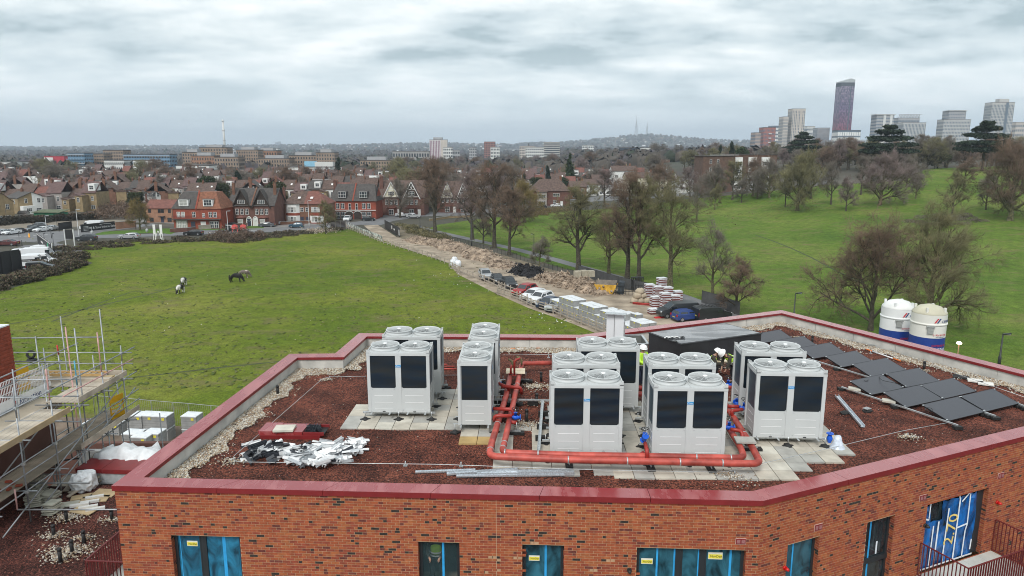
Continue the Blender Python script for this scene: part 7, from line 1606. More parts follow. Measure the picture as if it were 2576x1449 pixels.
def make_car(ty):
 d=TYPES[ty];t=thing('parked_car',(0,-80,0),0);W_=d['W']/2
 b=MB();low=d['low']
# body: outline lofted in three widths, arches cut as dark liners
 secs=[(-W_,.86),(-W_*.97,1.0),(W_*.97,1.0),(W_,.86)]
 prof=[]
 for y,s in ((-W_,0.),(-W_*.9,1.),(W_*.9,1.),(W_,0.)):
  prof.append([(x*(.985 if s==0 else 1),y,(z-(.05 if s==0 and z>.6 else 0))) for x,z in low])
 n=len(low);V=[p for q in prof for p in q]
 F=[(j*n+i,j*n+(i+1)%n,(j+1)*n+(i+1)%n,(j+1)*n+i) for j in range(3) for i in range(n)]+[tuple(range(n))[::-1],tuple(range(3*n,4*n))]
 b.add(V,F,0);body=b.bd('body',PT['silver'],t)
 top=d['top'];m_=len(top);c=MB();wi=W_*.93;wt=W_*.74;zt=max(z for x,z in top);zb=min(z for x,z in top)
 def wy(z):return wi+(wt-wi)*(z-zb)/(zt-zb)
 Vt=[(x,-wy(z),z) for x,z in top]+[(x,wy(z),z) for x,z in top]
 c.add(Vt,[(i,m_+i,m_+i+1,i+1) for i in range(m_-1)]+[tuple(range(m_)),tuple(range(m_,2*m_))[::-1]],0);c.bd('cabin',PT['silver'],t)
# glazing panes laid just outside the cabin
 def pane(P,nm='window'):
  P=[Vc(p) for p in P];nn=(P[1]-P[0]).cross(P[2]-P[1]).normalized();c_=sum(P,Vc())/len(P)
  if nn.dot(c_-Vc((0,0,.8)))<0:nn=-nn
  Q=[c_+(p-c_)*.90+nn*.004 for p in P];Q2=[q+nn*.008 for q in Q];k=len(P);MB().add(Q+Q2,[tuple(range(k,2*k)),tuple(range(k))[::-1]]+[(i,(i+1)%k,k+(i+1)%k,k+i) for i in range(k)]).bd(nm,M_CG,t)
 pane([Vt[0],Vt[m_],Vt[m_+1],Vt[1]],'windscreen');pane([Vt[m_-2],Vt[2*m_-2],Vt[2*m_-1],Vt[m_-1]],'rear_window')
 for o in (0,m_):
  xm=.25
  A,B_,C=Vt[o],Vt[o+1],Vt[o+2];e1=Vt[o+m_-2];e2=Vt[o+m_-1];sg=-1 if o==0 else 1
  zb_=A[2]+.04
  pane([(A[0]+.12,sg*wy(zb_),zb_),(B_[0]+.03,sg*wy(B_[2]),B_[2]-.05),(xm-.04,sg*wy(zt),zt-.07),(xm-.04,sg*wy(zb_),zb_)],'side_window')
  pane([(xm+.06,sg*wy(zb_),zb_),(xm+.06,sg*wy(zt),zt-.07),(e1[0]-.06,sg*wy(e1[2]-.05),e1[2]-.08),(e2[0]-.22,sg*wy(zb_),zb_)],'side_window')
 for x in d['ax']:
  for s in (-1,1):
   y=s*(W_-.09);r=d['r'];w=TU([(x,y-.1,r),(x,y+.1,r)],r,14);wo_=w.bd('wheel',M_TYR,t);TU([(x,y+s*.101,r),(x,y+s*.112,r)],r*.66,12).bd('rim',M_RIM,wo_)
   a=TU([(x,y-s*.12,r*1.04),(x,y+s*.085,r*1.04)],r*1.2,14);a.bd('wheel_arch',M_TRIM,t)
 fx=low[1][0];rx=low[-2][0];zl=low[2][1]
 for s in (-1,1):
  BX(fx-.012,fx+.10,s*W_*.80-.17,s*W_*.80+.17,zl-.24,zl-.09).bd('headlight',M_HL,t);BX(rx-.10,rx+.012,s*W_*.82-.13,s*W_*.82+.13,.72,.98).bd('tail_light',M_TL,t)
  BX(low[3][0]+.12,low[3][0]+.30,s*(W_+.0)-.02,s*(W_+.16)+.0,low[3][1]+.0,low[3][1]+.13).bd('mirror',M_TRIM,t) if s>0 else BX(low[3][0]+.12,low[3][0]+.30,-(W_+.16),-(W_-.02),low[3][1],low[3][1]+.13).bd('mirror',M_TRIM,t)
 BX(fx-.014,fx+.02,-W_*.5,W_*.5,.42,.58).bd('grille',M_TRIM,t);BX(rx-.02,rx+.014,-.27,.27,.56,.67).bd('number_plate',M_PLATE,t);BX(fx+.0,rx-.0,-W_*.86,W_*.86,.2,.31).bd('underbody',M_TRIM,t)
 return t
CARS={k:make_car(k) for k in TYPES};cu={k:False for k in TYPES}
def car(ty,color,x,y,ang,lab,grp=None,z=None,name='car'):
 p=ag(x,y) if z is None else at(x,y,z)
 o=CARS[ty] if not cu[ty] else copy_tree(CARS[ty]);cu[ty]=True
 o.location=(p.x,p.y,p.z+.06);o.rotation_euler=(0,0,R(ang));o.name='car'
 for k in ('group','label'):
  if k in o:del o[k]
 tag(o,lab,'car',grp)
 for ch in [c for c in bpy.data.objects if c.parent==o] if False else (KIDCOP(o)):
  if ch.name.startswith(('body','cabin')):ch.material_slots[0].link='OBJECT';ch.material_slots[0].material=PT[color]
 return o
def KIDCOP(o):
 bpy.context.view_layer.update();return list(o.children)
G1='cars parked along the site track'
# track direction in the world
ta=math.degrees(math.atan2(*(lambda d:(d.y,d.x))(ag(1500,828)-ag(1130,668))))
for ty,cl,x,y,a,lab in (('suv','silver',1221,702,ta+180-12,'silver hatchback, first and farthest of the cars parked along the fence'),('hatch','darkgrey',1252,712,ta+180-12,'dark grey hatchback second in the line of cars by the fence'),('suv','black',1281,724,ta+180-12,'black car third in the line by the fence'),
('suv','red',1321,742,ta+118,'bright red estate car among the parked cars by the track'),('estate','white',1342,752,ta+118,'off white estate car right of the bright red car'),('suv','white',1360,762,ta+118,'silver white crossover in front of the darker blue hatchback'),('hatch','navy',1380,774,ta+120,'dark blue hatchback beside the stacked grey blocks'),('hatch','silver',1402,782,ta+120,'silver hatchback half hidden by the first stack of grey blocks'),
('hatch','blue',1728,806,200,'deep blue hatchback in front of the dark grey van')):car(ty,cl,x,y,a,lab,G1)
G2='vehicles on the road and in the yards'
for ty,cl,x,y,a,lab in (('estate','silver',326,601,4,'silver estate car driving on the road left of the white lattice frame'),('suv','darkgrey',218,606,8,'dark car behind the black billboard'),('estate','black',487,592,3,'black estate car on the road before the bright red house'),('hatch','black',588,581,3,'black car behind the two red sign boards'),('hatch','teal',746,573,3,'blue grey hatchback on the road in front of the hipped pair'),
('suv','white',929,556,185,'dark hatchback replaced'),('saloon','maroon',20,618,4,'maroon car at the junction on the left edge'),
('saloon','white',30,590,75,'white saloon second from the left in the gravel yard'),('hatch','black',43,588,80,'black hatchback beside the white saloon in the gravel yard'),('saloon','grey',86,582,70,'dark grey car in the middle group of the yard'),('saloon','white',108,583,72,'white car in the middle group of the yard'),('saloon','silver',128,580,75,'white and blue car at the right of the yard group'),('suv','grey',95,575,20,'grey car standing behind the yard group'),
('hatch','silver',2,591,78,'car cut by the left edge of the gravel yard'),('suv','silver',686,566,185,'silver car parked before the hipped pair'),('saloon','grey',672,571,3,'grey car on the forecourt by the dark gabled pair'),('hatch','black',582,573,92,'dark car on the drive of the gabled pair, seen from behind'),
('suv','silver',1040,549,182,'silver car parked near the path bend by the gabled house'),('saloon','white',1012,545,180,'pale car parked before the gabled house'),('hatch','black',1362,525,5,'black car outside the hipped detached house'),('saloon','grey',1345,527,10,'grey car left of the black one outside the hipped house'),('saloon','white',1400,521,10,'white car right of the hipped house'),('saloon','white',1558,495,10,'white car on the upper road behind the trees'),('hatch','white',1650,482,10,'white hatchback on the upper road'),('saloon','blue',1690,479,10,'pale blue car on the upper road'),('saloon','white',1905,471,8,'white car on the upper road below the brick flats'),
('suv','white',874,556,92,'grey car on the drive at the left of the red brick pair')):
 if 'replaced' in lab:car('hatch','black',927,556,184,'black hatchback parked in front of the red brick pair with dormers',G2)
 else:car(ty,cl,x,y,a,lab,G2)
# vans
def van(x,y,ang,color,lab,L=5.0,Hh=1.95,W_=1.9,z=None,ct='van',wins=True,grp=None):
 p=ag(x,y) if z is None else at(x,y,z);t=thing('van',(p.x,p.y,p.z+.06),R(ang),lb=lab,ct=ct,gp=grp);w=W_/2
 P=[(-L/2,.35),(-L/2,.9),(-L/2+.25,1.1),(-L/2+.95,1.25),(-L/2+1.75,Hh-.06),(-L/2+2.1,Hh),(L/2-.15,Hh),(L/2,Hh-.15),(L/2,.35)]
 n=len(P);V=[]
 for yy,s in ((-w,.0),(-w*.93,1.),(w*.93,1.),(w,.0)):V+=[(a,yy*(1 if b_<1.3 else .96),b_-(.07 if s==0 and b_>1.5 else 0)) for a,b_ in P]
 MB().add(V,[(j*n+i,j*n+(i+1)%n,(j+1)*n+(i+1)%n,(j+1)*n+i) for j in range(3) for i in range(n)]+[tuple(range(n))[::-1],tuple(range(3*n,4*n))]).bd('body',color,t)
 a=Vc((-L/2+1.02,0,1.31));b_=Vc((-L/2+1.72,0,Hh-.12));nn=Vc((-(b_.z-a.z),0,b_.x-a.x)).normalized()
 MB().add([a+Vc((0,-w*.84,0))+nn*.02,a+Vc((0,w*.84,0))+nn*.02,b_+Vc((0,w*.78,0))+nn*.02,b_+Vc((0,-w*.78,0))+nn*.02],[(0,1,2,3)]).bd('windscreen',M_CG,t).modifiers.new('s','SOLIDIFY').thickness=.01
 for s in (-1,1):
  BX(-L/2+1.35,-L/2+2.15,s*w-.006 if s>0 else -w-.008,s*w+.008 if s>0 else -w+.006,1.18,Hh-.42).bd('side_window',M_CG,t)
  BX(-L/2-.01,-L/2+.08,s*w*.78-.14,s*w*.78+.14,.82,1.02).bd('headlight',M_HL,t);BX(L/2-.05,L/2+.012,s*w*.9-.07,s*w*.9+.07,.8,1.25).bd('tail_light',M_TL,t);BX(-L/2+1.2,-L/2+1.35,s*(w+.1)-.09,s*(w+.1)+.09,1.15,1.4).bd('mirror',M_TRIM,t)
  for xx in (-L/2+.85,L/2-1.0):wo_=TU([(xx,s*(w-.1)-.1,.34),(xx,s*(w-.1)+.1,.34)],.34,14).bd('wheel',M_TYR,t);TU([(xx,s*(w+.005),.34),(xx,s*(w+.015),.34)],.2,10).bd('rim',M_RIM,wo_);TU([(xx,s*(w-.2),.36),(xx,s*(w-.004),.36)],.42,14).bd('wheel_arch',M_TRIM,t)
  for k in (0,1):BX(-L/2+2.5+k*1.1,-L/2+3.4+k*1.1,s*w-.004 if s>0 else -w-.004,s*w+.004 if s>0 else -w+.004,1.2,1.22).bd('body_crease',M_TRIM,t)
 BX(-L/2-.015,-L/2+.03,-w*.6,w*.6,.5,.72).bd('grille',M_TRIM,t);BX(L/2-.01,L/2+.014,-.27,.27,.75,.87).bd('number_plate',M_PLATE,t)
 return t
van(1703,797,12,PT['darkgrey'],'dark grey panel van parked beside the wrapped brick pallets',5.3,1.97)
p=ag(1790,806);t=van(1790,806,197,PT['black'],'black van with a roof rack, almost hidden by the red parapet',4.9,1.9)
rk=MB();
for k in range(7):rk.box(-1.4+k*.5,-1.34+k*.5,-.8,.8,1.98,2.02)
for s in (-.75,0,.75):rk.box(-1.5,1.9,s-.02,s+.02,2.021,2.06)
rk.bd('roof_rack',M_TRIM,t)
van(232,578,2,PT['white'],'long white van parked beside the black sales banner',5.9,2.5,2.0)
G3='white hire vans in the fenced yard'
for x,y,a,L,Hh,lab in ((84,672,200,5.6,2.35,'nearest white hire van with green and black lettering on its side'),(105,668,200,5.2,2.3,'short white hire van behind the nearest lettered one'),(106,655,198,6.2,2.6,'tallest white hire van by the green banner'),(68,652,200,4.8,2.1,'white hire van mostly hidden behind the tall one'),(92,640,10,4.6,1.9,'white vehicle at the back of the hire yard')):
 t=van(x,y,a,PT['white'],lab,L,Hh,2.0,grp=G3)
 if 'nearest' in lab:
  for s,rz_ in ((1.012,180),(-1.012,0)):
   BX(-.9,2.1,s-.003,s+.003,1.15,1.62).bd('side_band',M_TRIM,t);o=obj('side_lettering',text_mesh('enterprise',.42,M_WHITE,.003),t);o.matrix_local=Matrix.Translation((.75,s*1.006,1.36))@Matrix.Rotation(R(rz_),4,'Z')@Matrix.Rotation(R(90),4,'X');TU([(1.85,s*1.006-.004,1.38),(1.85,s*1.006+.004,1.38)],.2,12).bd('green_badge',mat('badge_green',(.0,.35,.16),.5,.05,2),t)
van(103,683,200,PT['black'],'small black van at the near corner of the hire yard',4.2,1.8,1.75)
# ================================================================ ROADSIDE THINGS
M_POST=mat('lamp_post_grey',(.42,.43,.43),.5,.1,3);M_POSTB=mat('lamp_post_black',(.02,.022,.022),.5,.1,3)
def lamp_post(x,y,yt,lab,m=M_POST,arm=1.0,r=.09,lit=False):
 b_=ag(x,y);hh=hgt(b_,yt);t=thing('lamp_post',b_,0,lb=lab,ct='lamp post',gp='lamp posts')
 TU([(0,0,-.2),(0,0,1.2),(0,0,1.25),(0,0,hh)],[r*1.5,r*1.5,r,r*.6],8).bd('post',m,t);MB().bar((0,0,hh+.0),(arm,0,hh+.08),.22,.12).bd('lamp_head',m,t);BX(arm*.35,arm*.95,-.07,.07,hh-.06,hh-.02).bd('lens',M_HL,t)
lamp_post(574,584,533 if False else 531,'white lamp post in front of the bright red brick pair');lamp_post(540 and 778,572,505,'lamp post in front of the house with the half red roof');lamp_post(199,598,527,'white lamp post beside the black billboard');lamp_post(118,583,543,'white lamp post in the gravel yard')
lamp_post(1343,641,589,'black lamp post at the foot of the leaning scrubby tree',M_POSTB,-.7);lamp_post(1187,620,552,'black lamp post among the purple twigged trees',M_POSTB,.7);lamp_post(1057,578,545,'short black lamp post by the bend of the path',M_POSTB,.5)
lamp_post(1995,822,738,'black lamp post beyond the far corner of the parapet',M_POSTB,.8,.1);lamp_post(2512,925,841,'black lamp post beyond the parapet at the right',M_POSTB,.8,.1)
lamp_post(138,640,570 if False else 588,'thin black lamp post by the green hire banner',M_POSTB,.3,.06);lamp_post(113,615,588,'black post at the hire yard entrance',M_POSTB,.3,.06);lamp_post(18,560,525,'dark lamp post in front of the yellow brick gable',M_POSTB,.4,.07)
lamp_post(453,562,518,'black lamp column behind the black sales banner',M_POSTB,.4,.07)
# street lamp that is lit, behind the silos
b_=ag(2404,935);b_.z=0;hh=hgt(b_,864);t=thing('lit_lamp',b_,0,lb='lit temporary lamp glowing on a thin pole to the right of the silos',ct='lamp')
TU([(0,0,0),(0,0,hh)],.05,8).bd('pole',mat('lamp_pole_wood',(.35,.2,.12),.8,.1,3),t);MB().lathe([(0,.2),(.16,.17),(.25,.08),(.26,0),(.2,-.06),(0,-.08)],14,(0,0,hh)).bd('lamp_globe',mat('lit_lamp_glass',(.9,.85,.7),.4,.02,1,emit=(1,.82,.55,3)),t);BX(-.12,.12,-.1,.1,hh-2.3,hh-1.9).bd('control_box',M_WHITE,t)
# billboard, banners, sign boards
b_=ag(177,618);b0=ag(166,620);b1=ag(190,618);t=thing('billboard',b_,R(-3),lb='plain black billboard on two white posts by the roadside bramble',ct='billboard');w=(b1-b0).length;hh=hgt(b_,577)
BX(-w/2+.1,w/2-.1,-.06,.06,1.6,hh-.1).bd('panel',M_BLK,t)
for s in (-1,1):BX(s*(w/2+.08)-.08,s*(w/2+.08)+.08,-.1,.1,-.2,hh).bd('post',M_WIN,t)
b0,b1=ag(200,587),ag(290,577);d=b1-b0;L_=d.length;t=thing('banner_fence',b0,math.atan2(d.y,d.x),lb='long black vehicle sales banner with white lettering on the fence beside the white van',ct='banner');BX(.5,L_,-.05,.05,.3,2.3).bd('banner',M_BLK,t)
BX(.5,L_*.27,-.08,-.055,.2,2.0).bd('side_panel',M_TRIM,t)
o=obj('banner_lettering',text_mesh('BRJ & Sons Vehicle Sales',.85,M_WHITE,.004),t);o.matrix_local=Matrix.Translation((L_*.63,-.06,1.1))@Matrix.Rotation(R(90),4,'X')
TU([(L_*.56+q*.5,-.06,1.72+.18*sin(q*.45)) for q in range(8)],.03,4).bd('car_outline',M_WHITE,t)
for k in range(4):BX(1.2,L_*.25,-.09,-.082,.6+.32*k,.68+.32*k).bd('small_print_line',M_WHITE,t)
# white lattice frame standing in the verge
b_=ag(399,607);hh=hgt(b_,565);b0=ag(388,607);b1=ag(411,607);w=(b1-b0).length/2;t=thing('display_stand',b_,R(-2),lb='white painted double panel sign frame standing at the edge of the field',ct='sign')
for s in (-1,1):
 BX(s*w*.75-w*.27,s*w*.75+w*.27,-.05,.05,hh*.42,hh).bd('panel',M_WIN,t)
 for q in (-.2,.28):MB().bar((s*w*(.75+q),0,-.2),(s*w*(.75+q),0,hh*.42),.12,.12,up=(0,1,0)).bd('leg',M_WIN,t)
 MB().bar((s*w*.95,.1,-.2),(s*w*.05,.1,hh*.62),.12,.12,up=(0,1,0)).bd('brace',M_WIN,t)
 for k in range(4):BX(s*w*.75-w*.27,s*w*.75+w*.27,-.075,-.052,hh*(.5+.12*k),hh*(.5+.12*k)+.04).bd('panel_batten',M_POST,t)
b_=ag(602,584);hh=hgt(b_,567);M_SRED=mat('sign_red',(.62,.10,.09),.6,.06,2)
for s,lab in ((-1,'left one of two tall red boards with rounded tops at the field edge'),(1,'right one of two tall red boards with rounded tops at the field edge')):
 t=thing('sign_board',b_+Vc((s*1.15,0,0)),0,lb=lab,ct='sign board',gp='pair of red sign boards');q=[(-.85,hh*.45),(.85,hh*.45),(.85,hh*.85)]+[(.85*cos(a),hh*.85+.55*sin(a)) for a in [.4,.8,1.2,1.57,1.95,2.35,2.75]]+[(-.85,hh*.85)]
 n=len(q);MB().add([(a,-.05,b) for a,b in q]+[(a,.05,b) for a,b in q],[tuple(range(n)),tuple(range(n,2*n))[::-1]]+[(i,n+i,n+(i+1)%n,(i+1)%n) for i in range(n)]).bd('panel',M_SRED,t)
 for x in (-.7,.7):BX(x-.1,x+.1,-.06,.06,-.2,hh*.45-.002).bd('leg',M_SRED,t)
# green hire banner and black screens of the hire yard
b0,b1=ag(97,622),ag(132,652);d=b1-b0;L_=d.length;t=thing('banner_fence',b0,math.atan2(d.y,d.x),lb='dark sloping hire company banner with a green circle at the yard fence',ct='banner');BX(0,L_,-.06,.06,.9,3.3).bd('banner',M_TRIM,t)
TU([(L_*.8,-.08,2.0),(L_*.8,.08,2.0)],1.0,18).bd('green_disc',MT['badge_green'],t);BX(0,L_,-.08,-.062,3.05,3.2).bd('white_line',M_WIN,t);o=obj('banner_lettering',text_mesh('enterprise',1.0,M_WHITE,.01),t);o.matrix_local=Matrix.Translation((L_*.38,-.07,2.1))@Matrix.Rotation(R(90),4,'X')
for k in range(6):BX(L_*k/5-.08,L_*k/5+.08,.065,.2,-.2,3.3).bd('post',M_WIN,t)
b0,b1=ag(-40,700),ag(55,684);d=b1-b0;L_=d.length;t=thing('yard_screen',b0,math.atan2(d.y,d.x),lb='tall plain black screen at the left edge in front of the hire yard',ct='screen');BX(0,L_,-.06,.06,-.2,hgt(b1,627)).bd('panel',M_BLK,t)
for k in range(5):BX(L_*k/4-.1,L_*k/4+.1,-.2,-.065,-.2,hgt(b1,630)).bd('post',M_TRIM,t)
b0,b1=ag(150,583),ag(182,578);d=b1-b0;t=thing('banner_fence',b0,math.atan2(d.y,d.x),lb='small black banner on the fence left of the white van',ct='banner');BX(0,d.length,-.05,.05,.4,2.4).bd('banner',M_BLK,t)
for x in (0,d.length):BX(x-.06,x+.06,.052,.15,-.1,2.5).bd('post',M_TRIM,t)
# green shed, small outbuildings
b_=ag(118,549);hh=hgt(b_,535);t=thing('green_shed',b_,R(-6),lb='green corrugated shed with a mossy roof behind the hedge',ct='shed');M_GS=mat('shed_green',(.03,.16,.08),.8,.2,2);BX(-4.5,4.5,0,4,-1,hh).bd('wall',M_GS,t);MB().add([(-4.9,-.4,hh),(4.9,-.4,hh),(4.9,4.4,hh+.6),(-4.9,4.4,hh+.6),(-4.9,-.4,hh+.12),(4.9,-.4,hh+.12),(4.9,4.4,hh+.72),(-4.9,4.4,hh+.72)],[(4,5,6,7),(0,3,2,1),(0,1,5,4),(1,2,6,5),(2,3,7,6),(3,0,4,7)]).bd('roof',mat('mossy_roof',(.10,.12,.07),.9,.3,2),t)
for k in range(17):BX(-4.4+k*.55,-4.3+k*.55,-.04,-.005,0,hh-.1).bd('cladding_rib',M_GS,t)
b_=ag(57,552);t=thing('garden_shed',b_,R(5),lb='small pale garden shed beside the white extension',ct='shed');wallbox(t,-1.3,1.3,0,2,1.9,WM['grey'],('x',2.6));gableroof(t,-1.3,1.3,0,2,1.9,2.6,RM['slate'],over=.1)
# brick wall with piers, front garden walls, kiosks
def wall_run(pts,h_,m,lab,name='garden_wall',th=.22,off=0):
 t=thing(name,(0,0,0),lb=lab,ct='wall')
 for (x0,y0),(x1,y1) in zip(pts,pts[1:]):
  a=ag(x0,y0);b=ag(x1,y1);MB().sweep([(-th/2,-.3),(th/2,-.3),(th/2,h_),(-th/2,h_)][::-1],a,b).bd('wall',m,t);MB().sweep([(-th/2-.04,h_),(th/2+.04,h_),(th/2+.04,h_+.08),(-th/2-.04,h_+.08)][::-1],a+Vc((0,0,.001)),b+Vc((0,0,.001))).bd('coping',M_KERB,t)
wall_run([(292,577),(343,572)],2.0,WM['orange'],'orange brick wall right of the black sales banner');wall_run([(428,585),(470,583),(492,581)],1.1,WM['dark'],'low dark front wall of the bright red pair');wall_run([(500,578),(572,574)],1.2,mat('fence_panel_grey',(.28,.25,.21),.9,.15,1),'low grey timber panel fence in front of the bright red pair');wall_run([(578,571),(645,568),(700,566)],.9,WM['dark'],'low front wall of the dark gabled pair');wall_run([(705,566),(830,560)],.9,WM['brown'],'low front wall of the hipped pair')
wall_run([(1080,556),(1130,549),(1190,546)],.7,WM['stock'],'low stone edging wall beyond the path near the gabled houses')
for x,y,yt,lab,m in ((75,596,578,'black junction post left of the yellow bollard',M_POSTB),(48,597,584,'short dark post at the junction',M_POSTB),(130,600,578,'thin dark post at the traffic island',M_POSTB),(56,620,604,'black bollard post near the maroon car',M_POSTB),(145,577,555,'dark timber post by the gravel yard',M_POSTB),(670,567,543,'white sign pole on the pavement by the gabled pair',M_POST),(342,577,557,'dark post at the end of the orange wall',M_POSTB)):
 b_=ag(x,y);TU([(0,0,-.2),(0,0,hgt(b_,yt))],.07,7).bd('post',m,loc=b_,lb=lab,ct='post',gp='posts along the road')
t=thing('bollard',ag(74,598),0,lb='yellow lit traffic bollard at the junction',ct='bollard');MB().lathe([(.25,0),(.25,.1),(.18,.12),(.18,.95),(.12,1.05),(0,1.08)],12).bd('body',mat('bollard_yellow',(.8,.35,.02),.5,.05,2),t);MB().lathe([(.26,0),(.26,.12)],12,(0,0,-.01)).bd('base',M_BLK,t)
for x,y,lab in ((232,590,'grey litter bin on the grass island'),(370,585,'round white object on the grass island')):MB().lathe([(0,0),(.3,0),(.33,.9),(.2,1.05),(0,1.08)],12).bd('litter_bin',M_POST,loc=ag(x,y),lb=lab,ct='bin')
# ================================================================ SITE TRACK AND FIELD
M_WOOD=mat('fence_timber',(.36,.31,.26),.9,.22,2,.2);M_WOODG=mat('old_fence_timber',(.16,.145,.125),.9,.22,2,.2)
def pr_fence(pts,lab,n_post,rails=(.45,1.05),h_=1.25,grp=None,mesh=False,m=M_WOOD,pr=.07):
 t=thing('fence',(0,0,0),lb=lab,ct='fence',gp=grp);P=[ag(*p) for p in pts];Ls=[(b-a).length for a,b in zip(P,P[1:])];T_=sum(Ls)
 def pt(s):
  for a,b,L in zip(P,P[1:],Ls):
   if s<=L+1e-6:return a.lerp(b,min(1,s/L))
   s-=L
  return P[-1].copy()
 me=BX(-pr,pr,-pr,pr,-.2,h_).mesh('post',m);Q=[pt(T_*k/n_post) for k in range(n_post+1)];rgf=random.Random(len(lab))
 for q in Q:
  o=obj('post',me,t,loc=q);o.rotation_euler=(rgf.gauss(0,.03),rgf.gauss(0,.03),rgf.uniform(0,.4));o.scale=(1,1,rgf.uniform(.95,1.12))
 for a,b in zip(Q,Q[1:]):
  for r in rails:MB().bar(a+Vc((0,0,r+rgf.uniform(-.04,.04))),b+Vc((0,0,r+rgf.uniform(-.04,.04))),.05,.13).bd('rail',m,t)
 return t,Q
f1,_=pr_fence([(872,575),(960,612),(1080,648),(1130,668)],'post and rail fence along the upper part of the dirt track',30,grp='timber fences of the field')
f2,_=pr_fence([(1130,672),(1172,694),(1215,708),(1262,730),(1300,745)],'post and rail fence beside the first parked cars',14,grp='timber fences of the field')
f3,_=pr_fence([(1252,741),(1300,755),(1340,775),(1400,793),(1455,815),(1510,838),(1540,850)],'lower post and rail fence in front of the stacked grey blocks',17,grp='timber fences of the field',rails=(.4,.8,1.15),h_=1.4)
f4,_=pr_fence([(1252,741),(1254,729),(1262,730)],'short return of fence joining the two timber runs near the cars',2,grp='timber fences of the field')
# printed banner on the top of the fence
P=[ag(874,571),ag(915,590),ag(950,603),ag(962,609)];t=thing('banner_fence',P[0],0,lb='white printed banner tied along the top of the track fence near the road',ct='banner')
mb_=bpy.data.materials.new('printed_banner');mb_.use_nodes=True;nt=mb_.node_tree;b__=nt.nodes['Principled BSDF'];no_=nt.nodes.new('ShaderNodeTexNoise');SI(no_,'Scale',.9);SI(no_,'Detail',4);tc_=nt.nodes.new('ShaderNodeTexCoord');nt.links.new(tc_.outputs['Object'],no_.inputs[0]);r_=nt.nodes.new('ShaderNodeValToRGB');nt.links.new(no_.outputs[0],r_.inputs[0]);r_.color_ramp.elements[0].position=.43;r_.color_ramp.elements[0].color=(.12,.13,.13,1);r_.color_ramp.elements[1].position=.52;r_.color_ramp.elements[1].color=(.62,.64,.60,1);nt.links.new(r_.outputs[0],b__.inputs[0])
for a,b in zip(P,P[1:]):MB().bar(a-P[0]+Vc((0,0,.85)),b-P[0]+Vc((0,0,.85)),.04,1.2).bd('banner',mb_,t)
# black hoarding with signs, dark gate by the road
P=[ag(968,574),ag(1006,597)];t=thing('hoarding',P[0],0,lb='black site hoarding with white notices on the right of the track entrance',ct='hoarding');d=P[1]-P[0]
for k in range(8):MB().bar(d*(k/8)+Vc((0,0,1.15)),d*((k+.985)/8)+Vc((0,0,1.15)),.06,2.5).bd('board',M_BLK,t)
for k,z,w,h_ in ((.52,1.5,1.0,.9),(.66,1.3,1.4,.45),(.97,1.2,.9,1.4)):p=d*k+Vc((-.14,-.06,z));q=p+d.normalized()*w;MB().bar(p,q,.03,h_).bd('notice',M_WIN,t)
P=[ag(832,576),ag(870,573)];t=thing('timber_gate',P[0],0,lb='dark timber gate panel between the road and the field',ct='gate');d=P[1]-P[0]
for k in range(6):MB().bar(Vc((0,0,.3+.33*k)),d+Vc((0,0,.3+.33*k)),.05,.26).bd('board',M_TIMB,t)
for k in (0,.33,.66,1):MB().bar(d*k+Vc((0,-.1,-.1)),d*k+Vc((0,-.1,2.3)),.12,.12,up=(0,1,0)).bd('post',M_WOODG,t)
# park railing (thin mesh fence by the path)
def thin_fence(pts,lab,h_,sp,m,r=.03,fabric=None):
 t=thing('fence',(0,0,0),lb=lab,ct='fence');P=[ag(*p) for p in pts]
 me=BX(-r,r,-r,r,-.1,h_).mesh('post',m)
 for a,b in zip(P,P[1:]):
  L=(b-a).length;n=max(1,int(L/sp))
  for k in range(n):obj('post',me,t,loc=a.lerp(b,k/n))
  MB().bar(a+Vc((0,0,h_-.05)),b+Vc((0,0,h_-.05)),.04,.04).bd('top_rail',m,t)
  if fabric:MB().bar(a+Vc((0,0,h_/2)),b+Vc((0,0,h_/2)),.02,h_*.92).bd('fence_fabric',fabric,t)
M_FB=mat('dark_debris_net',(.075,.075,.075),.9,.2,1)
thin_fence([(1040,578),(1120,602),(1200,626),(1300,652),(1390,680),(1455,700)],'thin dark railing between the spoil heap and the park path',1.2,1.6,M_POSTB)
thin_fence([(1455,692),(1500,705),(1555,722),(1600,733),(1640,742)],'dark netted fence behind the skip and the concrete blocks',1.8,2.4,M_POSTB,fabric=M_FB)
thin_fence([(1765,762),(1800,772),(1860,795)],'dark netted fence to the right of the dark grey van',1.9,2.4,M_POSTB,fabric=M_FB)
